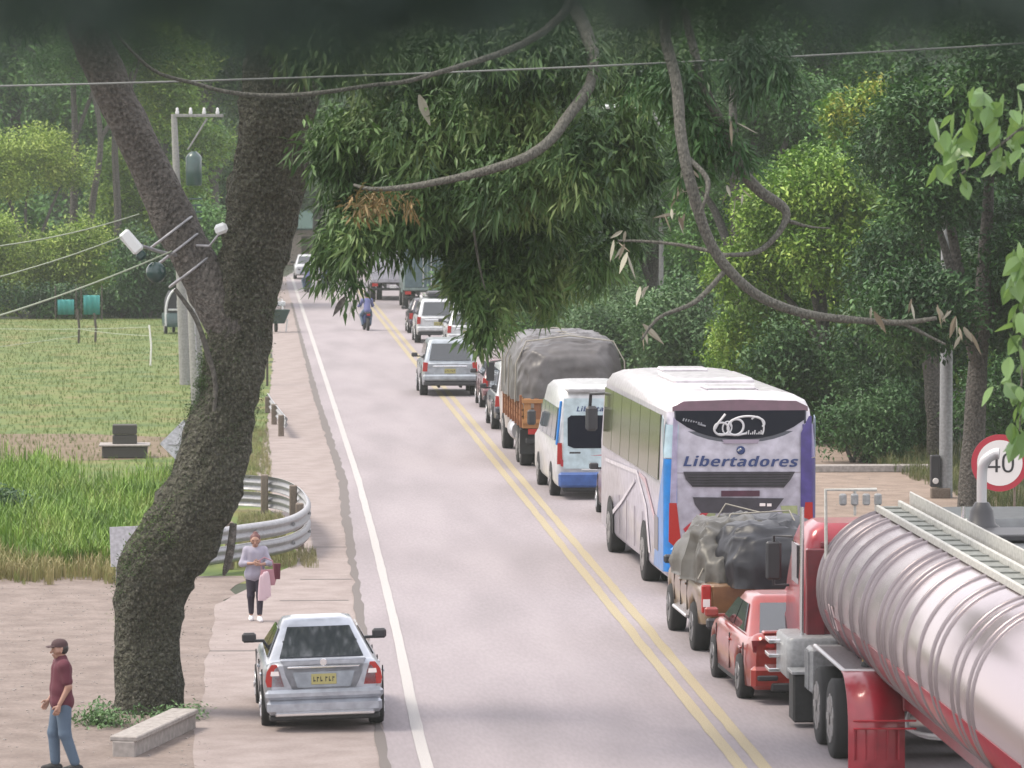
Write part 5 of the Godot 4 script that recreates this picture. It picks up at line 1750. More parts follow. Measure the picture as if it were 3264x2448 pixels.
	mat("asphalt", Color(1, 1, 1), 0.9, 0.0, "asphalt_tone", 0.06).uv1_scale = Vector3(0.11, 0.06, 0.016)
	mat("earth", Color(1, 1, 1), 0.95, 0.0, "earth_tone", 0.09, "lump", 2.0)
	mat("earth_dry", Color(0.8, 0.74, 0.52), 0.95, 0.0, "earth_tone", 0.07)
	mat("verge", Color(1.25, 1.2, 1.1), 0.95, 0.0, "earth_tone", 0.1)
	mat("path", Color(1, 1, 1), 0.95, 0.0, "path_tone", 0.12)
	mat("field", Color(1, 1, 1), 0.95, 0.0, "field_tone", 0.035)
	mat("forest_floor", Color(0.035, 0.045, 0.022), 0.95, 0.0, "dust", 0.3)

const DEEP := [Color(0.012, 0.037, 0.012), Color(0.023, 0.065, 0.02), Color(0.042, 0.105, 0.028), Color(0.075, 0.15, 0.04)]
const MID := [Color(0.028, 0.078, 0.02), Color(0.05, 0.13, 0.03), Color(0.085, 0.19, 0.04), Color(0.13, 0.24, 0.055)]
const GREY := [Color(0.04, 0.088, 0.038), Color(0.07, 0.14, 0.055), Color(0.11, 0.19, 0.08), Color(0.16, 0.24, 0.115)]
const LIME := [Color(0.06, 0.125, 0.018), Color(0.11, 0.21, 0.028), Color(0.18, 0.29, 0.04), Color(0.27, 0.35, 0.055)]
const BRIGHT := [Color(0.11, 0.17, 0.035), Color(0.2, 0.29, 0.05), Color(0.29, 0.38, 0.075), Color(0.36, 0.42, 0.1)]
const YELLOW := [Color(0.1, 0.13, 0.02), Color(0.18, 0.21, 0.03), Color(0.3, 0.29, 0.04), Color(0.38, 0.34, 0.05)]

const FAR_RIDERS := [[Vector3(4.5, 0, -266), "right of the pale car at the road's end"], [Vector3(3.3, 0, -258), "on the edge line just before the pale car"], [Vector3(5.3, 0, -284), "farthest up the road, near the centre line"]]

func _ready() -> void:
	rng.seed = 11
	# camera: a long lens on a mast
	var cam := Camera3D.new()
	cam.name = "camera"
	add_child(cam)
	cam.position = Vector3(0, 7.85, 0)
	cam.rotation = Vector3(-atan(502.5 / 10000.0), -atan(572.0 / 10000.0), 0)
	cam.fov = rad_to_deg(2.0 * atan(829.5 / 10000.0))
	cam.near = 0.5
	cam.far = 900.0
	var lens := CameraAttributesPhysical.new()
	lens.frustum_focal_length = 12.0 / tan(deg_to_rad(cam.fov) / 2.0)
	lens.frustum_focus_distance = 82.0
	lens.frustum_near = 0.5
	lens.frustum_far = 900.0
	lens.exposure_aperture = 4.6
	cam.attributes = lens
	# sky, sun, air
	var we := WorldEnvironment.new()
	we.name = "world_environment"
	add_child(we)
	var env := Environment.new()
	we.environment = env
	env.background_mode = Environment.BG_SKY
	var sky := Sky.new()
	var sm := ProceduralSkyMaterial.new()
	sm.sky_top_color = Color(0.83, 0.83, 0.86)
	sm.sky_horizon_color = Color(0.9, 0.88, 0.87)
	sm.sky_curve = 0.15
	sm.ground_bottom_color = Color(0.3, 0.3, 0.28)
	sm.ground_horizon_color = Color(0.6, 0.6, 0.6)
	sky.sky_material = sm
	env.sky = sky
	env.tonemap_mode = Environment.TONE_MAPPER_LINEAR
	env.tonemap_exposure = 2.75
	env.fog_enabled = true
	env.fog_light_color = Color(0.92, 0.95, 0.92)
	env.fog_density = 0.00026
	env.sdfgi_enabled = true
	env.ssao_enabled = true
	env.ssil_enabled = true
	var sun := DirectionalLight3D.new()
	sun.name = "sun"
	add_child(sun)
	sun.look_at_from_position(Vector3(-0.62, 1.0, -0.05) * 10.0, Vector3.ZERO)
	sun.light_color = Color(1.0, 0.96, 0.9)
	sun.light_energy = 0.5
	sun.light_angular_distance = 20.0
	sun.shadow_enabled = true
	materials()
	ground()
	backdrop()
	roadside()
	vehicles()
	build_man()
	build_woman()
	build_rider()
	for q in FAR_RIDERS:
		var r2: Node3D = get_node("person_002").duplicate()
		r2.name = numbered("person")
		add_child(r2)
		r2.position = q[0]
		tag(r2, "tiny distant rider on a motorcycle " + q[1], "person")
	forked_tree()
	overhanging()

func ground() -> void:
	var st := S()
	st.set_smooth_group(-1)
	var n := 24
	for i in n:
		for j in n:
			var x0 := lerpf(-70, 80, float(i) / n)
			var x1 := lerpf(-70, 80, float(i + 1) / n)
			var z0 := lerpf(20, -420, float(j) / n)
			var z1 := lerpf(20, -420, float(j + 1) / n)
			quad(st, Vector3(x0, 0, z0), Vector3(x1, 0, z0), Vector3(x1, 0, z1), Vector3(x0, 0, z1))
	structure(st, "ground", mats.forest_floor)
	strip("field", [[84, -40, 1.0], [112, -40, 0.6], [218, -40, 1.2]], 0.004, mats.field, 0.12, 2)
	strip("bare_patch", [[116, -15, -12], [118, -30, -2.4], [123, -30, -1.0], [127, -22, -1.3], [129, -8, -4]], 0.006, mats.earth_dry, 0.5, 12)
	strip("dirt_yard", [[20, -14, -0.6], [58, -14, -0.62], [80, -14, -0.5], [85.5, -14, 0.0]], 0.008, mats.earth, 0.06, 3)
	strip("right_verge", [[20, 10.2, 17.5], [95, 10.2, 19.0], [122, 10.2, 16.0], [180, 10.2, 12.5], [290, 10.2, 12.0]], 0.006, mats.verge, 0.2, 4)
	strip("footpath", [[20, -0.7, 1.9], [62, -0.72, 1.9], [80, -0.55, 2.0], [88, 0.9, 2.1], [97, 1.0, 2.15], [104, 0.1, 2.3], [137, 0.6, 2.4], [175, 0.95, 2.4], [290, 1.0, 2.4]], 0.012, mats.path, 0.025, 5)
	strip("road", [[20, 1.72, 10.35], [58, 1.76, 10.35], [75, 1.86, 10.35], [97, 2.1, 10.35], [110, 2.28, 10.35], [150, 2.2, 10.3], [290, 2.35, 10.3], [310, 3.6, 11.6], [330, 6.0, 14.0]], 0.018, mats.asphalt, 0.03, 6)
	strip("edge_crack", [[40, 1.66, 1.8], [58, 1.68, 1.8], [66, 1.74, 1.83], [75, 1.76, 1.92], [84, 1.9, 2.02], [97, 1.98, 2.18], [110, 2.16, 2.36], [150, 2.1, 2.28], [240, 2.25, 2.36]], 0.0215, mats.crack, 0.018, 7)
	strip("edge_line", [[30, 2.1, 2.27], [62, 2.2, 2.36], [75, 2.34, 2.49], [90, 2.45, 2.6], [110, 2.56, 2.71], [150, 2.6, 2.75], [290, 2.7, 2.86]], 0.0255, mats.line_white, 0.004, 8)
	for e in [[-0.24, -0.07], [0.07, 0.24]]:
		strip("centre_line", [[30, 6.42 + e[0], 6.42 + e[1]], [62, 6.4 + e[0], 6.4 + e[1]], [150, 6.36 + e[0], 6.36 + e[1]], [290, 6.36 + e[0], 6.36 + e[1]]], 0.0255, mats.line_yellow, 0.006, 9)
	for q in [[80.6, 0.55, 1.75], [84.6, 0.95, 1.9], [72.5, -0.6, 0.3], [91.5, 1.3, 1.95]]:
		strip("path_joint", [[q[0], q[1], q[2]], [q[0] + 0.13, q[1], q[2]]], 0.0155, mats.crack)
	# grass: nobody could count it
	var r := RandomNumberGenerator.new()
	r.seed = 5
	var gm := leafy("grass", Color(1, 1, 1), 0.4)
	var P := PackedVector3Array()
	while P.size() < 7000:
		var x := r.randf_range(-9.5, -0.2)
		var d := r.randf_range(87, 106) + 4.0 * sin(x * 0.9 + 1.0) + 2.0 * sin(x * 2.3) + absf(r.randfn()) * 4.0
		if x > -0.9 and d > 89: continue
		P.append(Vector3(x, 0, -maxf(d, 86.5)))
	_stuff(scatter("tall_grass", null, "grass", gm, P, Vector2(0.3, 0.85), [Color(0.06, 0.11, 0.02), Color(0.1, 0.19, 0.024), Color(0.16, 0.26, 0.032), Color(0.17, 0.2, 0.05)], true, 51))
	P = PackedVector3Array()
	while P.size() < 2600:
		var x := r.randf_range(-9.5, -1.6)
		P.append(Vector3(x, 0, -(84.6 + 0.9 * sin(x * 1.3) + 0.5 * sin(x * 3.7) + r.randfn() * 0.7 + absf(r.randfn()) * 1.6)))
	_stuff(scatter("dry_grass", null, "grass", gm, P, Vector2(0.18, 0.55), [Color(0.14, 0.13, 0.045), Color(0.22, 0.2, 0.08), Color(0.28, 0.23, 0.11), Color(0.16, 0.19, 0.05)], true, 52))
	P = PackedVector3Array()
	while P.size() < 24000:
		P.append(Vector3(r.randf_range(-16, 0.6), 0, -r.randf_range(108, 217)))
	_stuff(scatter("short_grass", null, "grass", gm, P, Vector2(0.06, 0.18), [Color(0.066, 0.108, 0.018), Color(0.086, 0.132, 0.024), Color(0.115, 0.146, 0.034), Color(0.14, 0.14, 0.045)], true, 53))
	P = PackedVector3Array()
	while P.size() < 1500:
		var d := r.randf_range(87.0, 99.0)
		P.append(Vector3(r.randf_range(-0.2, 0.75) if d > 90 else r.randf_range(-0.3, 1.3), 0.01, -d))
	while P.size() < 2300:
		P.append(Vector3(r.randf_range(-0.2, 0.55), 0.01, -r.randf_range(104, 130)))
	_stuff(scatter("verge_grass", null, "grass", gm, P, Vector2(0.1, 0.28), [Color(0.15, 0.17, 0.06), Color(0.2, 0.2, 0.09), Color(0.26, 0.22, 0.13), Color(0.2, 0.22, 0.07)], true, 54))
	P = PackedVector3Array()
	while P.size() < 3500:
		var d := r.randf_range(70, 122)
		P.append(Vector3(15.4 + (122 - d) * 0.04 + absf(r.randfn()) * 1.8, 0, -d))
	_stuff(scatter("right_bank_grass", null, "grass", gm, P, Vector2(0.15, 0.5), [Color(0.05, 0.07, 0.025), Color(0.09, 0.11, 0.04), Color(0.14, 0.14, 0.06), Color(0.08, 0.12, 0.03)], true, 55))
	# pebbles and clods in the yard
	var mm := MultiMesh.new()
	mm.transform_format = MultiMesh.TRANSFORM_3D
	var ps := S()
	ellipsoid(ps, Vector3.ZERO, Vector3(1, 0.55, 0.8), Basis(), 3)
	ps.generate_normals()
	mm.mesh = ps.commit()
	mm.instance_count = 2600
	for i in 2600:
		var right := i % 4 == 0
		var p := Vector3(r.randf_range(10.6, 15.0), 0.01, -r.randf_range(60, 118)) if right else Vector3(r.randf_range(-7.5, -0.3), 0.012, -r.randf_range(55, 84))
		mm.set_instance_transform(i, Transform3D(Basis(Vector3.UP, r.randf() * TAU).scaled(Vector3.ONE * minf(0.035, 0.006 + absf(r.randfn()) * 0.009)), p))
	var o := MultiMeshInstance3D.new()
	o.name = numbered("pebbles")
	o.multimesh = mm
	o.material_override = mats.concrete
	add_child(o)
	_stuff(o)
	tag(o, "pale pebbles and clods strewn over the bare dirt yard and verge", "pebbles")

func _stuff(o: Node) -> void:
	o.set_meta("kind", "stuff")
	var l := {"tall_grass": "tall bright green grass along the field edge behind the forked tree", "dry_grass": "straw coloured dry grass where the field meets the dirt yard", "short_grass": "short yellowish grass of the open field", "verge_grass": "thin grass inside the curved guardrail and along the path", "right_bank_grass": "dark grass at the foot of the trees on the right bank"}
	if l.has(String(o.name)):
		tag(o, l[String(o.name)], "grass")

func backdrop() -> void:
	# wooded hills that close the view
	var st := S()
	var n := FastNoiseLite.new()
	n.seed = 4
	n.frequency = 0.02
	var cols := 30
	var H := func(i: int, j: int) -> Vector3:
		var x := lerpf(-70, 80, i / 30.0)
		var d := lerpf(335, 420, j / 8.0)
		return Vector3(x, 0.0 if j == 0 else 6.0 + 24.0 * sqrt(j / 8.0) + 5.0 * n.get_noise_2d(x, d * 2.0), -d)
	st.set_smooth_group(0)
	for i in cols:
		for j in 8:
			quad(st, H.call(i, j), H.call(i + 1, j), H.call(i + 1, j + 1), H.call(i, j + 1))
	structure(st, "hills", mats.forest_floor)
	var hr := RandomNumberGenerator.new()
	hr.seed = 77
	var HP := PackedVector3Array()
	while HP.size() < 7000:
		var u := hr.randf_range(4, 26)
		var w := hr.randf_range(0, 4)
		HP.append((H.call(int(u), int(w)) as Vector3).lerp(H.call(int(u) + 1, int(w) + 1), hr.randf()) + Vector3(hr.randf_range(-3, 3), hr.randf_range(0, 3.5), hr.randf_range(0, 3)))
	var hw := scatter("hill_woodland", null, "oval", leafy("leaf_oval", Color(1, 1, 1)), HP, Vector2(2.5, 4.5), MID, false, 78)
	hw.set_meta("kind", "stuff")
	tag(hw, "far woodland covering the hills behind the end of the road", "woodland")
	var gl := "tall trees closing the view down the road"
	# behind the end of the road
	wild_tree("tall_tree", "dark green tall tree behind the far left end of the field", -12.5, 262, 20, 6.0, 3, "oval", MID, 2600, mats.bark_grey, 101, Vector2(1.4, 2.3), gl)
	wild_tree("tall_tree", "mid green tall tree behind the pale trunks left of the forked tree", -7.0, 275, 21, 6.0, 4, "oval", MID, 2600, mats.bark_grey, 102, Vector2(1.4, 2.3), gl)
	wild_tree("tall_tree", "leafy green tall tree seen between the two limbs of the forked tree", -1.8, 268, 20, 5.5, 3, "oval", MID, 2800, mats.bark_grey, 103, Vector2(1.3, 2.2), gl)
	wild_tree("tall_tree", "bright green broad tree beside the utility pole between the forks", -4.2, 238, 14, 3.6, 2.5, "small", LIME, 2200, mats.bark_grey, 104, Vector2(1.1, 1.8), gl)
	wild_tree("tall_tree", "pale grey-green tall tree just right of the forked tree's thick limb", 4.9, 312, 22, 5.5, 5, "oval", GREY, 2800, mats.bark_grey, 105, Vector2(1.4, 2.3), gl)
	wild_tree("tall_tree", "grey-green tall tree behind the far box trucks", 9.6, 330, 22, 6.0, 3, "oval", GREY, 2800, mats.bark_grey, 106, Vector2(1.4, 2.3), gl)
	wild_tree("tall_tree", "mid green tall tree at the right bend of the far road", 14.5, 296, 20, 5.5, 1, "oval", MID, 2800, mats.bark_grey, 107, Vector2(1.4, 2.2), gl)
	wild_tree("tall_tree", "dark tall tree above the small house at the road's end", 1.8, 334, 23, 5.5, 4.5, "oval", DEEP, 2600, mats.bark_grey, 108, Vector2(1.4, 2.3), gl)
	wild_tree("tall_tree", "dark tall tree behind the bright bushes at the left edge", -17.0, 250, 19, 5.0, 2, "oval", MID, 2400, mats.bark_grey, 109, Vector2(1.4, 2.3), gl)
	# left: umbrella crown, pale trunks, bright bushes, dark understorey
	tree("umbrella_tree", "light green umbrella-crowned tree over the bright bushes at the left edge", Vector3(-11.2, 0, -231), [[Vector4(0.6, 0, 0, 0.16), Vector4(0.2, 3, 0, 0.13), Vector4(-0.8, 6, 0, 0.09)], [Vector4(0.6, 2.5, 0, 0.1), Vector4(1.3, 4.5, 0.4, 0.08), Vector4(2.0, 6.2, 0.6, 0.05)], [Vector4(0.4, 2.8, 0, 0.1), Vector4(0.2, 5, -0.4, 0.07), Vector4(0.6, 7, -0.6, 0.04)]],
		[[Vector3(-1.2, 7.4, 0), Vector3(1.8, 1.0, 1.6)], [Vector3(0.8, 7.9, 0), Vector3(1.8, 1.1, 1.6)], [Vector3(2.2, 6.9, 0), Vector3(1.3, 0.8, 1.2)], [Vector3(0, 6.3, 0.5), Vector3(1.6, 0.7, 1.2)]], "small", leafy("leaf_small", Color(1, 1, 1)), 900, Vector2(0.8, 1.4), BRIGHT, mats.bark_pale, 111)
	for q in [[-8.75, 236, 0.24, 0.2, "straight pale trunk rising left of the other pale trunks"], [-7.6, 233, 0.2, 1.0, "pale trunk that bends right, middle of the pale trunks"], [-6.55, 234, 0.22, -0.25, "pale trunk nearest the left limb of the forked tree"]]:
		tree("pale_trunked_tree", q[4], Vector3(q[0], 0, -q[1]), [[Vector4(0, 0, 0, q[2]), Vector4(-q[3] * 0.2, 4.5, 0, q[2] * 0.9), Vector4(q[3] * 0.3, 8.5, 0.2, q[2] * 0.75), Vector4(-q[3] * 0.4, 13, 0, q[2] * 0.5), Vector4(0, 17, 0, 0.06)], [Vector4(q[3] * 0.3, 8.5, 0.2, 0.12), Vector4(q[3] + 0.8, 11, 0.3, 0.09), Vector4(q[3] + 1.5, 13.5, 0.3, 0.05)]],
			[[Vector3(0, 15.5, 0), Vector3(2.0, 1.6, 2.0)], [Vector3(1.2, 13, 0.3), Vector3(1.5, 1.0, 1.4)], [Vector3(-1.2, 12.4, -0.3), Vector3(1.3, 0.9, 1.3)]], "small", leafy("leaf_small", Color(1, 1, 1)), 700, Vector2(0.8, 1.4), MID, mats.bark_pale, int(q[1]) + 7, "pale-trunked trees on the left")
	var b := "bright bushes along the far edge of the field"
	bush("yellow-green bush at the left edge, under the umbrella tree", -11.6, 223, 3.6, 5.0, 3.0, "small", BRIGHT, 1500, 201, Vector2(0.9, 1.5), b)
	bush("yellow-green tallest bush behind the teal sheets", -8.8, 225, 3.4, 4.9, 3.0, "small", BRIGHT, 1500, 202, Vector2(0.9, 1.5), b)
	bush("feathery green bush right of the bright bushes, left of the mototaxi", -6.2, 224, 2.8, 3.7, 2.6, "frond", LIME, 300, 203, Vector2(0.7, 1.1), b)
	bush("dark green bush close behind the mototaxi", -4.6, 219, 2.2, 4.6, 2.6, "oval", DEEP, 900, 204, Vector2(0.8, 1.3), b)
	bush("low dark bush between the teal sheets", -10.4, 218.5, 5.0, 1.7, 1.2, "oval", DEEP, 700, 205, Vector2(0.6, 1.0), b)
	bush("low dark bush right of the teal sheets", -6.0, 219, 2.6, 1.6, 1.2, "oval", DEEP, 500, 206, Vector2(0.6, 1.0), b)
	bush("rounded green bush between the forks, low behind the pole", -2.6, 226, 2.8, 5.6, 2.4, "oval", MID, 1100, 207, Vector2(0.8, 1.3), b)
	bush("dark weedy bush in the tall grass at the left edge", -5.6, 98, 1.6, 0.9, 1.2, "oval", DEEP, 260, 208, Vector2(0.4, 0.7))
	# right bank
	var rb := "trees on the right bank"
	wild_tree("bank_tree", "sunlit yellow-green tree above the coach, brightest on the right bank", 16.2, 128, 7.6, 3.1, 1.5, "oval", [LIME[0], LIME[1], LIME[2], BRIGHT[2]], 4600, mats.bark_grey, 121, Vector2(0.55, 0.95), rb)
	wild_tree("bank_tree", "yellow tipped tree left of the dark crowns in the upper right", 18.3, 134, 9.6, 2.4, 4.5, "oval", [DEEP[2], MID[2], LIME[2], YELLOW[2]], 2600, mats.bark_grey, 122, Vector2(0.55, 0.95), rb)
	wild_tree("bank_tree", "tall mid-green tree, top centre of the right bank", 17.8, 152, 14.5, 3.6, 3.5, "oval", MID, 3400, mats.bark_grey, 123, Vector2(0.7, 1.2), rb)
	wild_tree("bank_tree", "very dark broad tree behind the speed sign", 20.8, 121, 12.5, 3.6, 2.4, "oval", DEEP, 3600, mats.bark_pale, 124, Vector2(0.6, 1.0), rb)
	wild_tree("bank_tree", "dark tree over the utility pole right of the coach", 17.6, 117, 10.0, 2.6, 2.6, "oval", DEEP, 2600, mats.bark_pale, 125, Vector2(0.55, 0.95), rb)
	wild_tree("bank_tree", "grey-green tree above the tarped truck", 14.6, 165, 9.5, 3.0, 1.0, "small", GREY, 2600, mats.bark_grey, 126, Vector2(0.8, 1.3), rb)
	wild_tree("bank_tree", "pale green tall tree seen right of the hanging canopy", 16.3, 188, 15, 3.6, 2.0, "small", [MID[2], GREY[2], GREY[3], LIME[2]], 3200, mats.bark_grey, 127, Vector2(0.9, 1.5), rb)
	wild_tree("bank_tree", "mid-green tree behind the hanging canopy's right lobe", 14.2, 214, 15.5, 4.0, 1.0, "oval", MID, 3000, mats.bark_pale, 128, Vector2(0.9, 1.5), rb)
	wild_tree("bank_tree", "dark green tree behind the middle of the hanging canopy", 13.6, 246, 16.5, 4.2, 1.0, "oval", DEEP, 2800, mats.bark_grey, 129, Vector2(1.0, 1.7), rb)
	wild_tree("bank_tree", "dark tree standing at the far right edge of the bank", 24.0, 130, 13, 4.0, 2.0, "oval", DEEP, 3200, mats.bark_grey, 130, Vector2(0.7, 1.2), rb)
	wild_tree("bank_tree", "dark leafy tree hiding the top of the utility pole with the meter box", 15.9, 101, 10.0, 2.3, 3.6, "oval", DEEP, 3800, mats.bark_pale, 131, Vector2(0.5, 0.9), rb)
	wild_tree("bank_tree", "dark leafy tree above the speed sign, nearest on the right bank", 18.9, 98, 11, 2.6, 3.9, "oval", DEEP, 3800, mats.bark_pale, 132, Vector2(0.45, 0.8), rb)
	wild_tree("bank_tree", "tall dark-topped tree between the sunlit tree and the hanging canopy", 15.8, 146, 12.5, 2.6, 6.0, "oval", [DEEP[1], DEEP[2], MID[1], MID[2]], 2400, mats.bark_grey, 133, Vector2(0.6, 1.0), rb)
	wild_tree("bank_tree", "leafy green tree filling in behind the sunlit tree, low to the ground", 19.5, 150, 10.5, 3.8, 1.5, "oval", MID, 3200, mats.bark_grey, 134, Vector2(0.8, 1.3), rb)
	wild_tree("bank_tree", "leafy green tree behind the tarped truck's tree, reaching down to the bank", 17.5, 178, 12.0, 3.8, 1.2, "oval", MID, 2800, mats.bark_grey, 135, Vector2(0.9, 1.4), rb)
	wild_tree("bank_tree", "tall green tree behind the dark crowns at the upper right corner", 24.0, 148, 15.5, 4.4, 3.0, "oval", MID, 3200, mats.bark_grey, 136, Vector2(0.8, 1.3), rb)
	var bb := "bushes at the foot of the right bank"
	bush("dark bush put in for the shaded hollow behind the coach", 15.8, 124, 3.6, 3.4, 2.0, "oval", DEEP, 1500, 221, Vector2(0.5, 0.9), bb)  # dark leaf tints paint the shade of the hollow under the trees
	bush("olive bush right of the coach's rear corner", 15.4, 116, 1.7, 2.6, 1.4, "oval", [DEEP[1], DEEP[2], GREY[1], GREY[2]], 600, 222, Vector2(0.4, 0.7), bb)
	bush("dark bush left of the utility pole's foot", 17.0, 119, 2.4, 2.2, 1.4, "oval", DEEP, 900, 223, Vector2(0.45, 0.8), bb)
	bush("dark bush behind the speed sign's posts", 20.2, 112, 4.0, 3.0, 2.0, "oval", DEEP, 1500, 224, Vector2(0.45, 0.8), bb)
	bush("green bush beside the tarped truck's far corner", 13.2, 140, 2.6, 4.2, 2.4, "oval", [DEEP[2], GREY[1], GREY[2], GREY[3]], 1500, 225, Vector2(0.5, 0.9), bb)
	bush("grey-green bush beyond the dark-windowed car", 12.6, 158, 2.2, 3.2, 2.0, "small", GREY, 1000, 226, Vector2(0.7, 1.2), bb)
	bush("low bush by the pale trunk beyond the hanging lobe", 12.4, 186, 2.6, 2.4, 2.0, "oval", MID, 800, 227, Vector2(0.7, 1.1), bb)
	bush("big yellow-green bush below and left of the sunlit tree", 14.5, 131, 3.6, 4.8, 1.8, "oval", [MID[1], LIME[1], LIME[2], BRIGHT[2]], 2000, 228, Vector2(0.5, 0.85), bb)

func roadside() -> void:
	# the low wall beside the big tree
	var w := thing("low_wall", "low beige concrete wall at the foot of the forked tree", "wall")
	var st := S()
	var a := Vector3(-1.62, 0, -59.9)
	var b := Vector3(-0.86, 0, -62.9)
	var d := (b - a).normalized()
	box(st, (a + b) / 2 + Vector3(0, 0.06, 0), Vector3(0.3, 0.3, a.distance_to(b)), Basis.looking_at(d), 0.012)
	part(st, "wall_body", mats.concrete, w)
	for k in 3:
		st = S()
		box(st, a.lerp(b, (k + 0.5) / 3.0) + Vector3(0, 0.24, 0), Vector3(0.38, 0.07, a.distance_to(b) / 3.0 - 0.012), Basis.looking_at(d), 0.014)
		part(st, "cap_stone", mats.concrete, w)
	guardrail("double curved galvanised guardrail wrapping round the path corner behind the woman", [Vector3(-1.1, 0.86, -85.2), Vector3(-0.2, 0.86, -86.6), Vector3(0.72, 0.86, -88.4), Vector3(1.16, 0.86, -91.5), Vector3(1.1, 0.84, -96.0), Vector3(0.72, 0.82, -99.4), Vector3(0.1, 0.8, -100.8), Vector3(-0.6, 0.8, -101.2)], [Vector3(-0.35, 0.9, -86.9), Vector3(1.02, 0.92, -91.2), Vector3(0.95, 0.86, -97.0), Vector3(0.36, 0.86, -100.2)], true)
	guardrail("short low guardrail end on the shoulder farther up the road", [Vector3(1.02, 0.62, -126.5), Vector3(0.86, 0.6, -131), Vector3(0.68, 0.55, -137), Vector3(0.6, 0.5, -141)], [Vector3(0.92, 0.6, -127.5), Vector3(0.76, 0.6, -133), Vector3(0.6, 0.5, -139)], false)
	# backs of two signs left of the trunk
	var s := thing("warning_sign", "grey back of a diamond sign half hidden by the forked trunk", "sign", Vector3(-1.32, 0, -96))
	st = S()
	polyplate(st, PackedVector2Array([Vector2(-0.5, 1.8), Vector2(0, 1.3), Vector2(0.5, 1.8), Vector2(0, 2.3)]), Transform3D(), 0.012)
	part(st, "plate", mats.sign_back, s)
	st = S(); tube(st, [Vector3(0, 0, -0.05), Vector3(0, 2.1, -0.05)], 0.035, 8)
	box(st, Vector3(-0.02, 1.78, 0.022), Vector3(0.6, 0.035, 0.02))
	part(st, "post", mats.galvanised, s)
	s = thing("square_sign", "grey back of a square sign leaning behind the trunk's low bend", "sign", Vector3(-1.78, 0, -72), 6.0)
	st = S(); box(st, Vector3(0, 1.72, 0), Vector3(0.72, 0.62, 0.014), Basis(Vector3.BACK, 0.03))
	part(st, "plate", mats.sign_back, s)
	st = S(); box(st, Vector3(-0.24, 0.85, -0.04), Vector3(0.06, 1.9, 0.05)); box(st, Vector3(0.24, 0.85, -0.04), Vector3(0.06, 1.9, 0.05))
	part(st, "post", mats.galvanised, s)
	# speed sign on the right
	s = thing("speed_sign", "round red-rimmed white 40 speed limit sign beside the grey truck", "sign", Vector3(13.1, 0, -80))
	st = S(); lathe_z(st, Vector3(0, 2.42, 0), [Vector2(0, 0.5), Vector2(0.015, 0.5)], 40)
	part(st, "red_ring", mats.sign_red, s)
	st = S(); lathe_z(st, Vector3(0, 2.42, 0.016), [Vector2(0, 0.4), Vector2(0.004, 0.4)], 40)
	var disc := part(st, "white_disc", mats.sign_white, s)
	var num := mesh_node("digits", words("40", 0.34, 0.006, 0.0, false, 1.0), mats.ink, disc)
	num.position = Vector3(0.02, 2.42, 0.024)
	for e in [-0.3, 0.27]:
		st = S(); tube(st, [Vector3(e, 0, -0.03), Vector3(e, 2.6, -0.03)], 0.022, 7)
		part(st, "post", mats.post_brown, s)
	# poles
	var p := thing("utility_pole", "pale concrete utility pole with crossarm seen between the forked limbs", "pole", Vector3(-2.08, 0, -156), 0.0)
	st = S(); tube(st, [Vector3(0, 0, 0), Vector3(-0.2, 5, 0), Vector3(-0.36, 9.1, 0)], [0.2, 0.15, 0.1], 12)
	part(st, "shaft", mats.concrete_pole, p)
	st = S(); box(st, Vector3(0.45, 9.05, 0.05), Vector3(1.7, 0.1, 0.1)); tube(st, [Vector3(0.1, 7.9, 0.05), Vector3(0.75, 8.95, 0.05)], 0.035, 6)
	part(st, "crossarm", mats.concrete_pole, p)
	for k in 4:
		st = S(); lathe_y(st, Vector3(-0.25 + k * 0.45, 9.1, 0.05), [Vector2(0, 0.05), Vector2(0.06, 0.07), Vector2(0.12, 0.045), Vector2(0.18, 0.05), Vector2(0.22, 0.02)], 8)
		part(st, "insulator", mats.pale_plastic, p)
	st = S(); lathe_y(st, Vector3(0.3, 6.7, 0.1), [Vector2(0, 0.24), Vector2(0.05, 0.27), Vector2(0.95, 0.27), Vector2(1.05, 0.2), Vector2(1.15, 0.08)], 16)
	part(st, "transformer", mats.dark_green, p)
	st = S()
	for k in 4: box(st, Vector3(0.36, 5.6 + k * 0.22, 0.05), Vector3(0.44, 0.06, 0.12))
	box(st, Vector3(0.36, 5.2, 0.05), Vector3(0.05, 1.7, 0.05))
	part(st, "cable_rack", mats.dark_green, p)
	p = thing("utility_pole", "short thick concrete pole close behind the forked tree's left side", "pole", Vector3(-1.46, 0, -139), 0.0)
	st = S(); tube(st, [Vector3(0, 0, 0), Vector3(-0.2, 4.2, 0)], [0.22, 0.17], 12)
	part(st, "shaft", mats.concrete_pole, p)
	st = S(); tube(st, [Vector3(0.02, 0.2, 0.22), Vector3(-0.18, 4.0, 0.19)], 0.025, 6)
	part(st, "conduit", mats.galvanised, p)
	p = thing("utility_pole", "grey utility pole with a meter box at its foot on the right bank", "pole", Vector3(15.8, 0, -104))
	st = S(); tube(st, [Vector3(0, 0, 0), Vector3(0, 9.5, 0)], [0.16, 0.12], 12)
	part(st, "shaft", mats.dull_steel, p)
	st = S(); box(st, Vector3(-0.26, 0.62, 0.1), Vector3(0.22, 0.72, 0.2), Basis(), 0.02)
	var mb := part(st, "meter_box", mats.dark_plastic, p)
	st = S(); lathe_z(st, Vector3(-0.26, 0.4, 0.2), [Vector2(0, 0.07), Vector2(0.03, 0.06)], 14)
	part(st, "meter_dial", mats.sign_white, mb)
	st = S(); box(st, Vector3(-0.14, 0.12, 0.12), Vector3(0.44, 0.24, 0.2), Basis(), 0.02)
	part(st, "footing", mats.post_brown, p)
	st = S(); box(st, Vector3(0, 0.09, 0), Vector3(3.4, 0.2, 0.26), Basis(), 0.03)
	var kb := part(st, "kerb", mats.concrete)
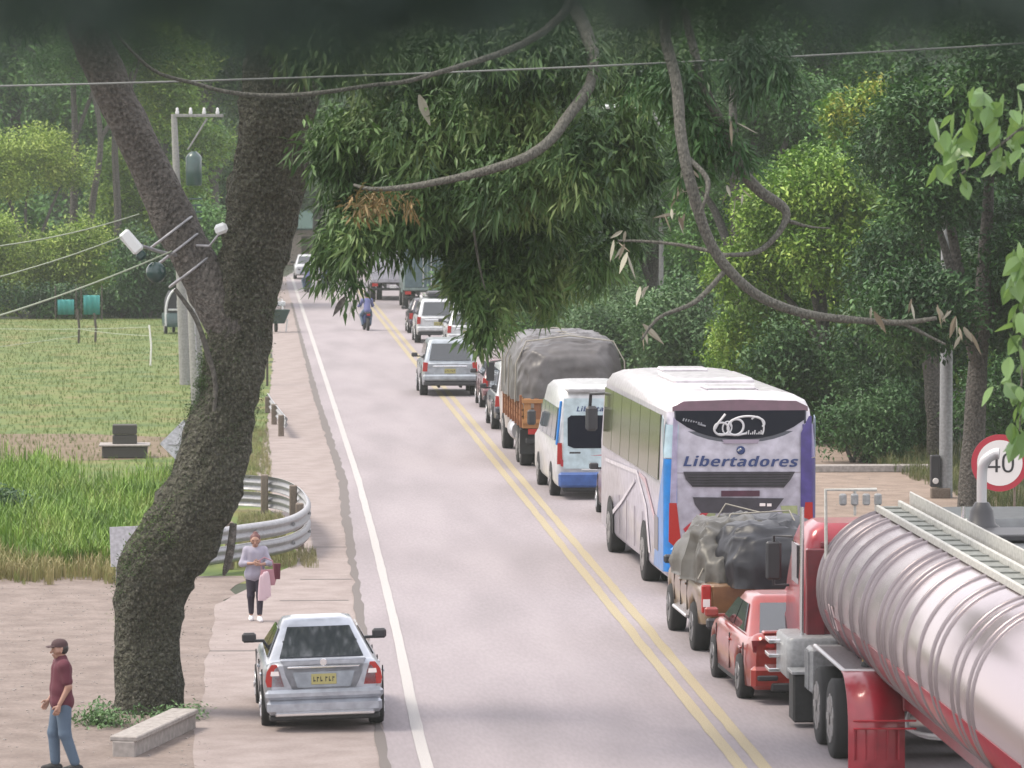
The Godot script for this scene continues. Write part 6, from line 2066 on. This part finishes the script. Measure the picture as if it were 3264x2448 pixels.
	kb.position = Vector3(15.0, 0, -112.5)
	tag(kb, "pale concrete kerb lying at the edge of the right bank", "kerb")
	# street lamp over the right side
	p = thing("street_lamp", "white street lamp head reaching from the right above the hanging canopy", "street lamp", Vector3(14.6, 0, -163))
	st = S(); tube(st, [Vector3(0, 0, 0), Vector3(0, 8.6, 0), Vector3(-0.3, 9.25, 0), Vector3(-1.2, 9.4, 0)], [0.1, 0.07, 0.05, 0.04], 9)
	part(st, "pole", mats.concrete_pole, p)
	st = S(); box(st, Vector3(-1.6, 9.42, 0), Vector3(0.95, 0.16, 0.4), Basis(), 0.06)
	var hd := part(st, "lamp_head", mats.lamp_shell, p)
	st = S(); box(st, Vector3(-1.6, 9.32, 0), Vector3(0.8, 0.05, 0.3))
	part(st, "lens", mats.dark_plastic, hd)
	# field things: block box, posts, teal sheets, wires
	var c := thing("culvert_box", "dark concrete block box standing in the field", "culvert box", Vector3(-3.15, 0, -119))
	st = S(); box(st, Vector3(0, 0.16, 0), Vector3(1.15, 0.32, 0.9), Basis(), 0.03)
	part(st, "base", mats.block_dark, c)
	for k in 2:
		st = S(); box(st, Vector3(0, 0.46 + k * 0.27, 0), Vector3(0.62, 0.24, 0.5), Basis(), 0.02)
		part(st, "block", mats.block_dark, c)
	st = S(); box(st, Vector3(0, 0.335, 0), Vector3(1.3, 0.05, 1.0), Basis(), 0.015)
	part(st, "slab", mats.concrete, c)
	var fp := "fence posts in the field"
	for q in [[-3.55, 170, 1.5, true, "thin white fence post alone in the field"], [-6.9, 190, 1.4, false, "dark crooked fence post below the left teal sheet"], [-6.25, 191, 1.2, false, "dark short fence post below the right teal sheet"]]:
		st = S(); tube(st, [Vector3(0, 0, 0), Vector3(0.03, q[2] * 0.5, 0), Vector3(-0.04, q[2], 0)], 0.05 if not q[3] else 0.032, 7)
		var po := part(st, "fence_post", mats.sign_white if q[3] else mats.wood_dark)
		po.position = Vector3(q[0], 0, -q[1])
		tag(po, q[4], "fence post", fp)
	wire("fence_wire", "upper fence wire from the white post out to the left", Vector3(-3.55, 1.42, -170), Vector3(-12.5, 0.9, -185), 0.1, 0.012, mats.wire_pale, "fence wires")
	wire("fence_wire", "lower fence wire from the white post to the dark posts", Vector3(-3.55, 1.1, -170), Vector3(-6.9, 0.6, -190), 0.05, 0.012, mats.wire_pale, "fence wires")
	wire("fence_wire", "fence wire across the left edge below the teal sheets", Vector3(-6.9, 0.35, -189), Vector3(-11.0, 0.12, -180), 0.02, 0.012, mats.wire_pale, "fence wires")
	for q in [[-8.45, 0.6, "left teal plastic sheet hung at the field's far edge"], [-7.25, 0.8, "right teal plastic sheet hung at the field's far edge"]]:
		var sh := thing("plastic_sheet", q[2], "plastic sheet", Vector3(q[0], 0, -216.5), 0.0, "teal sheets")
		st = S()
		var rings := []
		for k in 13:
			var x := lerpf(-0.38, 0.38, k / 12.0)
			var zz := 0.07 * sin(k * 1.5)
			rings.append(PackedVector3Array([Vector3(x, 0.25, zz), Vector3(x, 0.25, zz - 0.02), Vector3(x, 0.35 + q[1], zz * 0.4 - 0.02), Vector3(x, 0.35 + q[1] - 0.06 * sin(PI * k / 12.0), zz * 0.4)]))
		loft(st, rings)
		part(st, "sheet", mats.teal_sheet, sh)
		for e in [-0.48, 0.48]:
			st = S()
			tube(st, [Vector3(e, 0, 0), Vector3(e, 1.6, 0)], 0.035, 6)
			part(st, "stake", mats.wood_dark, sh)
	# handcart on the far shoulder, slim marker post
	var hc := thing("handcart", "dark green tub on a white handcart on the far left shoulder", "cart", Vector3(1.32, 0, -201), 10)
	st = S(); vloft(st, [[0.4, 0.26, -0.3, 0.3, 0.08], [0.95, 0.46, -0.5, 0.5, 0.1], [1.0, 0.48, -0.52, 0.52, 0.1]])
	part(st, "tub", mats.dark_green, hc)
	st = S()
	for e in [-1.0, 1.0]:
		tube(st, [Vector3(e * 0.3, 0.05, 0.3), Vector3(e * 0.36, 0.6, 0.36)], 0.03, 6)
		tube(st, [Vector3(e * 0.3, 0.4, -0.3), Vector3(e * 0.34, 1.4, -0.8), Vector3(0, 1.45, -0.85)], 0.03, 6)
	box(st, Vector3(0, 1.25, -0.2), Vector3(0.7, 0.2, 0.3), Basis(), 0.03)
	part(st, "frame", mats.van_white, hc)
	wheel(hc, 0.0, -0.45, 0.22, 0.1, mats.steel_rim)
	st = S(); tube(st, [Vector3(0, 0, 0), Vector3(0, 0.95, 0)], 0.04, 8)
	var mp := part(st, "marker_post", mats.wood_dark)
	mp.position = Vector3(0.66, 0, -155)
	tag(mp, "slim dark marker post on the path edge right of the forked trunk", "post")
	# house at the end of the road
	var h := thing("small_house", "small beige house with green roof at the end of the road", "house", Vector3(4.35, 0, -322), -6)
	st = S(); box(st, Vector3(0, 1.3, 0), Vector3(6.0, 2.6, 5.0))
	part(st, "wall", mats.house_wall, h)
	st = S()
	for e in [-1.0, 1.0]: box(st, Vector3(0, 3.15, e * 1.45), Vector3(6.8, 0.14, 3.5), Basis(Vector3.RIGHT, e * 0.38))
	part(st, "roof", mats.house_roof, h)
	for e in [-1.5, 1.6]:
		st = S(); box(st, Vector3(e, 1.6, 2.51), Vector3(0.9, 0.8, 0.06))
		part(st, "window", mats.glass, h)
	st = S(); box(st, Vector3(0.1, 1.0, 2.51), Vector3(0.9, 2.0, 0.06))
	part(st, "door", mats.wood_dark, h)
	# small plants round the big tree's foot
	bush("low weeds at the foot of the forked tree, left of the low wall", -1.95, 63.4, 0.8, 0.3, 0.6, "oval", [DEEP[2], GREY[1], GREY[2], GREY[2]], 70, 231, Vector2(0.22, 0.42), "weeds by the forked tree", "weed_patch")
	bush("low weeds between the forked trunk and the low wall", -1.0, 63.9, 0.5, 0.2, 0.4, "oval", [DEEP[2], GREY[1], GREY[2], GREY[2]], 40, 232, Vector2(0.2, 0.36), "weeds by the forked tree", "weed_patch")

func vehicles() -> void:
	build_sedan()
	build_tanker()
	build_grey_truck()
	build_red_sedan()
	build_pickup()
	build_bus()
	build_van()
	build_tarp_truck()
	var big := {"L": 4.7, "W": 1.86, "H": 1.82, "belt": 1.12, "trunk": 1.12, "hood": 1.0, "clear": 0.34, "zr0": 2.28, "zr1": 2.02, "zf1": -0.45, "zf0": -1.2, "wheels": [-1.42, 1.4], "wr": 0.37, "tw": 0.25, "cuts": [0.0, 0.34, 0.66, 0.98], "tumble": 0.15}
	suv("silver_suv", "silver wagon pulled out over the yellow lines to overtake the queue", 6.47, 147.8, big, mats.suv_silver)
	var s2 := suv("white_suv", "silver-white wagon with loaded roof rack behind the overtaking one", 7.78, 188.6, big, mats.suv_white, 0.0)
	var st := S(); box(st, Vector3(0.25, 1.98, 0.4), Vector3(1.3, 0.22, 1.8), Basis(), 0.06)
	part(st, "roof_load", mats.dark_plastic, s2)
	st = S()
	for e in [-1.0, 1.0]: box(st, Vector3(e * 0.62, 1.86, 0.3), Vector3(0.05, 0.08, 2.2))
	part(st, "roof_rack", mats.pale_plastic, s2)
	var hatch := {"L": 3.9, "W": 1.7, "H": 1.5, "belt": 0.95, "trunk": 0.95, "hood": 0.8, "clear": 0.24, "zr0": 1.86, "zr1": 1.5, "zf1": -0.4, "zf0": -1.1, "wheels": [-1.2, 1.2], "wr": 0.3, "tw": 0.2}
	suv("small_hatchback", "white small car peeping out right of the roof-racked wagon", 8.72, 183.5, hatch, mats.suv_white)
	suv("dark_hatchback", "dark purple car ahead of the roof-racked wagon", 7.75, 199, hatch, mats.dark_purple)
	suv("red_hatchback", "dull red car to the right of the overtaking wagon", 7.95, 140.8, hatch, mats.dull_red)
	var mini := {"L": 4.6, "W": 1.8, "H": 1.86, "belt": 1.0, "trunk": 1.0, "hood": 0.95, "clear": 0.32, "zr0": 2.26, "zr1": 2.06, "zf1": -1.0, "zf0": -1.7, "wheels": [-1.45, 1.35], "wr": 0.34, "tw": 0.22, "cuts": [0.0, 0.33, 0.66, 0.99], "tumble": 0.12}
	suv("dark_minivan", "dark-sided van with white roof just ahead of the tarped truck", 7.78, 129.5, mini, mats.dark_car, 0.0, mats.suv_white)
	suv("dark_saloon", "small dark red car glimpsed between the coach and the white van", 8.42, 97.0, hatch, mats.dull_red)
	box_truck("box_truck", "green-grey box truck in the far queue under the hanging leaves", 8.9, 229, mats.box_green, mats.box_green_dark, 2.5)
	box_truck("box_truck", "pale lilac box truck, farthest in the queue", 7.65, 243, mats.box_white, mats.box_white, 2.9)
	suv("pale_car", "pale car far up the left lane by the house", 3.7, 284, hatch, mats.suv_white, 180.0)
	build_mototaxi()
	build_motorcycle()
	for q in FAR_RIDERS:
		var m2: Node3D = get_node("motorcycle").duplicate()
		m2.name = numbered("motorcycle")
		add_child(m2)
		m2.position = q[0]
		tag(m2, "tiny distant motorcycle " + q[1], "motorcycle")

# ---------------------------------------------------------------- the big trees near the lens
func forked_tree() -> void:
	var t := thing("forked_tree", "huge leaning forked tree with mossy dark trunk beside the path", "tree")
	limb_part(t, "trunk", [Vector4(-1.40, -0.13, -64.9, 0.62), Vector4(-1.40, 0.2, -64.8, 0.49), Vector4(-1.40, 1.23, -64.7, 0.455), Vector4(-1.32, 1.88, -64.6, 0.53), Vector4(-1.00, 2.43, -64.4, 0.55), Vector4(-0.63, 3.11, -64.3, 0.52), Vector4(-0.43, 3.82, -64.4, 0.485), Vector4(-0.25, 4.47, -64.5, 0.43), Vector4(-0.14, 5.18, -64.7, 0.43), Vector4(-0.03, 5.82, -64.8, 0.455), Vector4(0.14, 6.60, -64.8, 0.485), Vector4(0.28, 7.38, -64.6, 0.53), Vector4(0.38, 8.02, -64.3, 0.53), Vector4(0.47, 8.80, -64.0, 0.52), Vector4(0.56, 9.71, -63.6, 0.485), Vector4(0.9, 11.0, -63, 0.4), Vector4(2.2, 12.2, -62, 0.3), Vector4(4.6, 12.4, -61, 0.2)], mats.bark_big, 44, 0.2, 5)
	limb_part(t, "left_limb", [Vector4(-0.12, 5.3, -64.7, 0.38), Vector4(-0.45, 5.82, -64.8, 0.352), Vector4(-0.74, 6.34, -65.0, 0.317), Vector4(-1.00, 6.86, -65.1, 0.307), Vector4(-1.31, 7.51, -65.1, 0.291), Vector4(-1.64, 8.22, -65.0, 0.278), Vector4(-1.93, 8.87, -64.9, 0.272), Vector4(-2.23, 9.58, -64.7, 0.259), Vector4(-2.6, 10.9, -64.4, 0.2), Vector4(-3.6, 12.2, -64, 0.12)], mats.bark_pale, 18, 0.12, 6)
	limb_part(t, "vine", [Vector4(-1.0, 5.95, -64.25, 0.03), Vector4(-0.72, 5.55, -64.2, 0.035), Vector4(-0.56, 5.1, -64.15, 0.04), Vector4(-0.44, 4.6, -64.1, 0.035), Vector4(-0.5, 4.0, -64.0, 0.03)], mats.bark_grey, 7)
	limb_part(t, "hanging_root", [Vector4(-0.2, 2.7, -64.1, 0.05), Vector4(-0.24, 2.35, -64.05, 0.06), Vector4(-0.3, 2.1, -64.05, 0.05), Vector4(-0.34, 1.98, -64.05, 0.02)], mats.bark_pale, 8)
	limb_part(t, "arching_branch", [Vector4(2.2, 12.2, -62, 0.2), Vector4(3.6, 10.8, -61, 0.13), Vector4(4.38, 9.1, -58.6, 0.085), Vector4(3.94, 8.21, -57.6, 0.072), Vector4(3.54, 7.83, -57.2, 0.066), Vector4(3.02, 7.63, -57.2, 0.057), Vector4(2.45, 7.49, -57.4, 0.047), Vector4(1.94, 7.4, -57.6, 0.04), Vector4(1.54, 7.38, -57.8, 0.03), Vector4(1.34, 7.43, -58, 0.02)], mats.branch_grey)
	limb_part(t, "thin_twig", [Vector4(-1.6, 9.3, -55, 0.018), Vector4(-1.12, 8.82, -55, 0.022), Vector4(-0.63, 8.66, -55.2, 0.025), Vector4(-0.19, 8.55, -55.3, 0.028), Vector4(0.36, 8.51, -55.2, 0.030), Vector4(0.91, 8.55, -55, 0.028), Vector4(1.46, 8.63, -54.9, 0.025), Vector4(2.12, 8.74, -55, 0.03), Vector4(3.6, 9.3, -56, 0.05), Vector4(4.4, 10.4, -58.5, 0.08), Vector4(3.6, 10.8, -61, 0.1)], mats.branch_grey, 7)
	for q in [[Vector4(3.16, 7.62, -59.6, 0.03), Vector4(2.9, 7.2, -59.4, 0.022), Vector4(2.95, 6.5, -59.3, 0.016), Vector4(3.1, 5.9, -59.4, 0.008)], [Vector4(3.7, 7.83, -59.8, 0.03), Vector4(4.0, 7.3, -60.2, 0.022), Vector4(3.9, 6.7, -60.4, 0.012)], [Vector4(2.56, 7.47, -59.9, 0.024), Vector4(2.2, 7.0, -60.2, 0.016), Vector4(1.9, 6.5, -60.3, 0.008)], [Vector4(4.09, 8.22, -60.2, 0.04), Vector4(4.8, 7.9, -60.6, 0.03), Vector4(5.2, 7.6, -60.8, 0.015)]]:
		limb_part(t, "twig", q, mats.branch_grey, 6)
	# drooping foliage that hangs from the arching branch over the road
	var blobs := []
	for q in [[820, 270, 120, 95], [950, 290, 140, 110], [1100, 250, 150, 110], [1250, 330, 140, 100], [1340, 270, 90, 80], [860, 450, 110, 85], [985, 455, 130, 85], [1130, 480, 130, 110], [1225, 430, 110, 100], [1050, 590, 85, 90], [1045, 670, 45, 62], [775, 500, 60, 55], [728, 500, 40, 80], [1160, 590, 90, 80], [900, 120, 190, 70], [1150, 110, 200, 70], [1380, 130, 120, 70], [1390, 350, 45, 55], [700, 80, 120, 60], [760, 400, 70, 60], [1330, 470, 70, 60], [1290, 540, 50, 50], [1000, 570, 40, 40], [700, 520, 35, 50], [755, 575, 22, 40], [720, 300, 60, 80], [1100, 380, 120, 80], [960, 390, 110, 80]]:
		var dd := 60.0 + rng.randf_range(-1.6, 1.6)
		var s := 10000.0 / dd
		blobs.append([Vector3((q[0] - 534) / s, 7.85 - (q[1] - 327) / s, -dd), Vector3(q[2] / s, q[3] / s, q[2] / s * 1.1)])
	scatter("crown", t, "long", leafy("leaf_long", Color(1, 1, 1), 0.45), blob_points(blobs, 6000, 71, 0.5, 0.5, 2.6), Vector2(0.5, 1.1), [Color(0.024, 0.055, 0.02), Color(0.052, 0.105, 0.032), Color(0.095, 0.165, 0.05), Color(0.18, 0.24, 0.085)], false, 71).set_meta("kind", "stuff")
	var top := []  # far blobs: unseen leaves added to be mirrored in the sedan's rear window
	for q in [[-2.6, 10.6, -64, 1.6], [-3.6, 12.0, -63, 1.6], [-2.0, 13, -68, 1.5], [0.3, 12.6, -71.5, 0.9], [1.6, 12.9, -72, 0.8], [0.9, 13.6, -74, 0.9]]:
		top.append([Vector3(q[0], q[1], q[2]), Vector3(q[3], 0.9, 1.8)])
	scatter("upper_crown_and_mirrored_leaves", t, "long", leafy("leaf_long", Color(1, 1, 1)), blob_points(top, 700, 72, 0.35, 0.4), Vector2(0.9, 1.4), DEEP, false, 72).set_meta("kind", "stuff")
	# brown dying leaves at the branch tip
	scatter("withered_leaves", t, "long", leafy("leaf_long", Color(1, 1, 1)), blob_points([[Vector3(1.5, 7.3, -57.8), Vector3(0.25, 0.14, 0.2)], [Vector3(1.9, 7.3, -57.7), Vector3(0.3, 0.1, 0.2)]], 26, 73), Vector2(0.5, 0.8), [Color(0.16, 0.1, 0.04), Color(0.2, 0.13, 0.05), Color(0.14, 0.11, 0.05)], false, 73).set_meta("kind", "stuff")
	# moss and creeping leaves on the bark
	var r := RandomNumberGenerator.new()
	r.seed = 8
	var axis := [Vector4(-1.40, 0.2, -64.7, 0.45), Vector4(-1.40, 1.23, -64.7, 0.46), Vector4(-1.32, 1.88, -64.6, 0.53), Vector4(-1.00, 2.43, -64.4, 0.55), Vector4(-0.63, 3.11, -64.3, 0.52), Vector4(-0.43, 3.82, -64.4, 0.485), Vector4(-0.25, 4.47, -64.5, 0.43), Vector4(-0.14, 5.18, -64.7, 0.43), Vector4(-0.03, 5.82, -64.8, 0.455), Vector4(0.14, 6.60, -64.8, 0.485), Vector4(0.28, 7.38, -64.6, 0.53), Vector4(0.38, 8.02, -64.3, 0.53), Vector4(0.47, 8.80, -64.0, 0.52)]
	var P := PackedVector3Array()
	while P.size() < 1300:
		var u := r.randf() * (axis.size() - 1)
		var k := int(u)
		var v: Vector4 = (axis[k] as Vector4).lerp(axis[k + 1], u - k)
		var dens := 1.0 if v.y > 1.7 and v.y < 6.4 else 0.35
		if v.y < 1.0: dens = 0.08
		if r.randf() > dens: continue
		var a := r.randf() * TAU
		P.append(Vector3(v.x + cos(a) * v.w * 0.95, v.y, v.z + sin(a) * v.w * 0.95))
	scatter("creeper", t, "small", leafy("leaf_small", Color(1, 1, 1)), P, Vector2(0.1, 0.24), [Color(0.014, 0.022, 0.012), Color(0.03, 0.044, 0.024), Color(0.055, 0.075, 0.035), Color(0.09, 0.11, 0.06)], false, 75).set_meta("kind", "stuff")
	P = PackedVector3Array()
	while P.size() < 700:
		var u := r.randf_range(1.0, 7.5)
		var k := int(u)
		var v: Vector4 = (axis[k] as Vector4).lerp(axis[k + 1], u - k)
		var a := PI + r.randfn() * 0.5
		if sin(v.y * 3.1) + r.randfn() * 0.5 < 0.1: continue
		P.append(Vector3(v.x + cos(a) * v.w * 0.97, v.y, v.z + sin(a) * v.w * 0.97))
	scatter("moss", t, "small", leafy("leaf_small", Color(1, 1, 1)), P, Vector2(0.12, 0.28), [Color(0.03, 0.06, 0.015), Color(0.06, 0.11, 0.025), Color(0.09, 0.15, 0.035)], false, 76).set_meta("kind", "stuff")
	# lamp, floodlight and straps fixed to the left limb
	var l := thing("lamp_box", "white box lamp clamped to the forked tree's left limb", "lamp", Vector3(-1.6, 6.6, -64.2))
	var B := Basis(Vector3.BACK, -0.86)
	var st := S(); box(st, Vector3.ZERO, Vector3(0.36, 0.17, 0.2), B, 0.03)
	part(st, "housing", mats.lamp_shell, l)
	st = S(); box(st, B * Vector3(0.23, -0.02, 0), Vector3(0.12, 0.14, 0.16), B, 0.03)
	part(st, "dark_end", mats.dark_green, l)
	st = S(); tube(st, [B * Vector3(0.1, 0.05, -0.08), Vector3(0.38, -0.14, -0.35), Vector3(0.62, -0.2, -0.6)], 0.025, 6)
	part(st, "arm", mats.galvanised, l)
	st = S(); ellipsoid(st, Vector3(0.34, -0.42, 0.0), Vector3(0.14, 0.15, 0.12), Basis(), 8)
	part(st, "speaker_cone", mats.dark_green, l)
	l = thing("floodlight", "small white floodlight on an arm between the two limbs", "lamp", Vector3(-0.36, 6.78, -64.3))
	st = S(); box(st, Vector3.ZERO, Vector3(0.18, 0.15, 0.12), Basis(Vector3.BACK, 0.35), 0.04)
	part(st, "lens", mats.lamp_shell, l)
	st = S(); tube(st, [Vector3(-0.02, -0.06, 0), Vector3(-0.16, -0.24, -0.05), Vector3(-0.34, -0.24, -0.4)], 0.018, 6)
	part(st, "arm", mats.galvanised, l)
	for q in [[Vector3(-1.06, 6.72, -65.05), "upper steel strap round the forked tree's left limb"], [Vector3(-0.95, 6.5, -65.05), "middle steel strap round the forked tree's left limb"], [Vector3(-0.79, 6.18, -64.95), "lower steel strap round the forked tree's left limb"]]:
		st = S()
		var ax := Vector3(-0.5, 0.87, 0).normalized()
		var u := ax.cross(Vector3.BACK).normalized()
		var pts := []
		for k in 25:
			var a := TAU * k / 24
			pts.append((q[0] as Vector3) + (u * cos(a) + Vector3.BACK * sin(a)) * 0.365 + ax * 0.05 * cos(a))
		tube(st, pts, 0.02, 6)
		tag(part(st, "steel_strap", mats.galvanised), q[1], "strap", "steel straps on the limb")
	var w := "wires from the forked tree to the left"
	wire("cable", "topmost of the three wires from the left limb to the left edge", Vector3(-1.5, 6.98, -64.6), Vector3(-4.2, 6.6, -57.5), 0.12, 0.009, mats.wire_pale, w)
	wire("cable", "middle wire of three, ending at the white box lamp", Vector3(-1.66, 6.7, -64.3), Vector3(-4.2, 6.05, -57.5), 0.08, 0.009, mats.wire_pale, w)
	wire("cable", "lowest and thickest of the three wires from the left limb", Vector3(-1.05, 6.46, -64.7), Vector3(-4.2, 5.5, -57.5), 0.08, 0.012, mats.wire_pale, w)
	wire("overhead_cable", "long grey cable crossing the whole view near the top", Vector3(-5.5, 8.6, -57), Vector3(13.5, 9.45, -57), 0.14, 0.012, mats.wire_grey)

func leaf_shape(ln: float, wd: float) -> ArrayMesh:
	var st := S()
	st.set_smooth_group(-1)
	var prev := []
	for k in 6:
		var u := k / 5.0
		var w := wd * sin(PI * pow(clampf(u, 0.03, 0.98), 0.75)) * 0.5
		var y := -ln * u
		var z := 0.12 * ln * u * u
		var cur := [Vector3(-w, y, z + w * 0.35), Vector3(0, y, z), Vector3(w, y, z + w * 0.35)]
		if prev:
			quad(st, cur[0], cur[1], prev[1], prev[0])
			quad(st, cur[1], cur[2], prev[2], prev[1])
		prev = cur
	st.generate_normals()
	return st.commit()

func hang(p: Node, called: String, mesh: Mesh, m: Material, at: Vector3, r: RandomNumberGenerator, size: float, swing := 0.35) -> void:
	var o := mesh_node(called, mesh, m, p)
	o.transform = Transform3D((Basis(Vector3.UP, r.randf() * TAU) * Basis(Vector3.RIGHT, r.randfn() * swing) * Basis(Vector3.BACK, r.randfn() * swing)).scaled(Vector3.ONE * size), at)

func overhanging() -> void:
	# bare drooping branches on the right, with withered pods and leaves
	var t := thing("drooping_tree", "bare grey drooping branches with withered leaves hanging over the coach", "tree")
	limb_part(t, "trunk", [Vector4(15.6, 0, -57, 0.42), Vector4(15.4, 5, -57, 0.36), Vector4(14.8, 9.5, -57, 0.3), Vector4(12.5, 12, -57, 0.22), Vector4(9.0, 12.6, -57, 0.16), Vector4(6.2, 11.6, -56.8, 0.12), Vector4(5.2, 10.2, -56.4, 0.08)], mats.bark_pale, 12)
	limb_part(t, "branch", [Vector4(5.2, 10.2, -56.4, 0.075), Vector4(5.07, 9.35, -56.2, 0.07), Vector4(5.20, 8.67, -56.0, 0.073), Vector4(5.24, 8.00, -55.8, 0.073), Vector4(5.35, 7.44, -55.7, 0.073), Vector4(5.58, 6.77, -55.8, 0.070), Vector4(5.86, 6.38, -55.9, 0.067), Vector4(6.25, 6.07, -56.0, 0.062), Vector4(6.81, 5.87, -56.2, 0.056), Vector4(7.43, 5.79, -56.3, 0.045), Vector4(7.99, 5.76, -56.2, 0.036), Vector4(8.38, 5.82, -56.0, 0.025)], mats.branch_grey)
	limb_part(t, "branch", [Vector4(5.4, 9.6, -57.2, 0.055), Vector4(5.62, 8.69, -57, 0.06), Vector4(5.85, 8.17, -57, 0.068), Vector4(6.08, 7.66, -57.1, 0.074), Vector4(6.36, 7.35, -57.2, 0.071), Vector4(6.67, 7.12, -57.2, 0.06), Vector4(6.59, 6.86, -57.1, 0.040), Vector4(6.30, 6.61, -57, 0.034), Vector4(5.85, 6.58, -56.6, 0.026)], mats.branch_grey)
	limb_part(t, "twig", [Vector4(4.57, 6.75, -57.0, 0.014), Vector4(4.94, 6.74, -56.9, 0.02), Vector4(5.39, 6.69, -56.6, 0.023), Vector4(5.85, 6.58, -56.2, 0.026)], mats.branch_grey, 7)
	limb_part(t, "twig", [Vector4(5.80, 6.42, -55.9, 0.034), Vector4(5.41, 6.04, -55.7, 0.031), Vector4(4.96, 5.85, -55.6, 0.022), Vector4(4.74, 5.59, -55.5, 0.014)], mats.branch_grey, 7)
	limb_part(t, "twig", [Vector4(5.28, 7.8, -55.8, 0.039), Vector4(5.52, 7.55, -55.6, 0.034), Vector4(5.52, 7.33, -55.5, 0.028), Vector4(5.44, 7.11, -55.5, 0.020)], mats.branch_grey, 7)
	limb_part(t, "twig", [Vector4(8.0, 5.76, -56.2, 0.03), Vector4(8.3, 5.6, -56.1, 0.02), Vector4(8.5, 5.5, -56, 0.012)], mats.branch_grey, 6)
	limb_part(t, "twig", [Vector4(6.67, 7.0, -57.2, 0.03), Vector4(6.95, 6.92, -57.1, 0.016), Vector4(7.2, 6.9, -57, 0.008)], mats.branch_grey, 6)
	var r := RandomNumberGenerator.new()
	r.seed = 14
	var pod := leaf_shape(0.3, 0.075)
	for q in [[1475, 420], [1490, 445], [1480, 400], [1510, 430], [1575, 440], [1590, 455], [1605, 445], [1345, 530], [1335, 550], [1350, 565], [1360, 580], [1440, 485], [1455, 500], [1470, 490], [1390, 650], [1405, 660], [1385, 730], [1395, 745], [1890, 700], [1895, 715], [2060, 700], [2075, 720], [2085, 745], [2090, 760], [2040, 700], [1980, 680], [1535, 300], [1545, 320], [1590, 290]]:
		var dd := 56.5 + r.randf_range(-0.6, 0.6)
		for j in 2: hang(t, "withered_leaf", pod, mats.dry_leaf if (j + int(q[0])) % 3 else mats.dry_leaf_dark, Vector3((q[0] - 534) * dd / 10000.0 + r.randfn() * 0.03, 7.85 - (q[1] - 30 - 327) * dd / 10000.0 + r.randfn() * 0.04, -dd + r.randfn() * 0.05), r, r.randf_range(0.5, 1.2), 0.6)
	var blobs := []
	for q in [[1520, 250, 70, 60], [1500, 340, 40, 50], [1450, 160, 90, 60], [1620, 130, 110, 50], [1580, 320, 30, 40]]:
		blobs.append([Vector3((q[0] - 534) * 0.0057, 7.85 - (q[1] - 327) * 0.0057, -57), Vector3(q[2], q[3], q[2]) * 0.0057])
	scatter("crown", t, "long", leafy("leaf_long", Color(1, 1, 1)), blob_points(blobs, 330, 81, 0.35, 0.4), Vector2(0.6, 1.0), DEEP, false, 81).set_meta("kind", "stuff")
	# one big pod hanging from the canopy on the left, another above the lane
	for q in [[905, 205, 0.42, "long pale seed pod dangling at the top centre of the canopy"], [745, 640, 0.3, "dark curled leaf dangling above the motorcycle"]]:
		var o := mesh_node("hanging_pod", leaf_shape(q[2], q[2] * 0.28), mats.dry_leaf if q[0] > 800 else mats.bark_grey)
		o.transform = Transform3D(Basis(Vector3.BACK, 0.35 if q[0] > 800 else -0.55) * Basis(Vector3.RIGHT, 0.2), Vector3((q[0] - 534) * 0.0059, 7.85 - (q[1] - 327) * 0.0059, -59))
		tag(o, q[3], "pod")
	# large-leaved creeper hanging down the right edge, nearer to the lens
	var v := thing("hanging_creeper", "large-leaved bright green creeper hanging down the right edge", "creeper")
	limb_part(v, "stem", [Vector4(8.1, 9.6, -46, 0.03), Vector4(7.9, 8.2, -46, 0.026), Vector4(7.75, 7.0, -45.6, 0.022), Vector4(7.65, 6.0, -45.3, 0.016), Vector4(7.6, 5.1, -45.2, 0.008)], mats.branch_grey, 7)
	limb_part(v, "stem", [Vector4(7.9, 8.2, -46, 0.02), Vector4(7.5, 7.9, -46, 0.016), Vector4(7.1, 7.6, -46, 0.008)], mats.branch_grey, 6)
	var lm := [leafy_plain("creeper_leaf_a", Color(0.07, 0.14, 0.035)), leafy_plain("creeper_leaf_b", Color(0.11, 0.19, 0.06)), leafy_plain("creeper_leaf_c", Color(0.04, 0.09, 0.025))]
	var big := leaf_shape(0.24, 0.15)
	for k in 200:
		var u := k / 199.0
		var p := Vector3(7.72 + r.randfn() * 0.14, lerpf(7.0, 5.0, u), -45.3 + r.randfn() * 0.15)
		if k % 3 == 0: p = Vector3(r.randf_range(6.9, 7.8), 8.05 + r.randfn() * 0.25, -46 + r.randfn() * 0.2)
		hang(v, "leaf", big, lm[k % 3], p, r, r.randf_range(0.6, 1.15), 0.5)
	# a leafy branch close to the lens, far out of focus, along the top of the view
	var nb := thing("near_branch", "blurred dark leafy branch close above, across the whole top", "branch")
	limb_part(nb, "stem", [Vector4(-0.4, 7.97, -2.05, 0.004), Vector4(-0.05, 7.95, -2.0, 0.005), Vector4(0.2, 7.955, -2.0, 0.004), Vector4(0.5, 7.95, -2.05, 0.004)], mats.bark_grey, 7)
	var nbl := []
	for k in 15:
		nbl.append([Vector3(-0.24 + k * 0.05, 7.942 + 0.006 * sin(k * 1.9) + 0.004 * cos(k * 0.7), -2.05 + 0.03 * sin(k * 2.7)), Vector3(0.05, 0.05, 0.05)])
	scatter("foliage", nb, "oval", leafy("leaf_near", Color(1, 1, 1), 0.1), blob_points(nbl, 2600, 91, 0.2, 0.4, 55.0), Vector2(0.03, 0.05), [Color(0.07, 0.1, 0.09), Color(0.095, 0.13, 0.115), Color(0.12, 0.155, 0.14)], false, 91).set_meta("kind", "stuff")

func leafy_plain(key: String, c: Color) -> StandardMaterial3D:
	var m := mat(key, c, 0.45)
	m.backlight_enabled = true
	m.backlight = Color(0.4, 0.5, 0.25)
	m.cull_mode = BaseMaterial3D.CULL_DISABLED
	return m
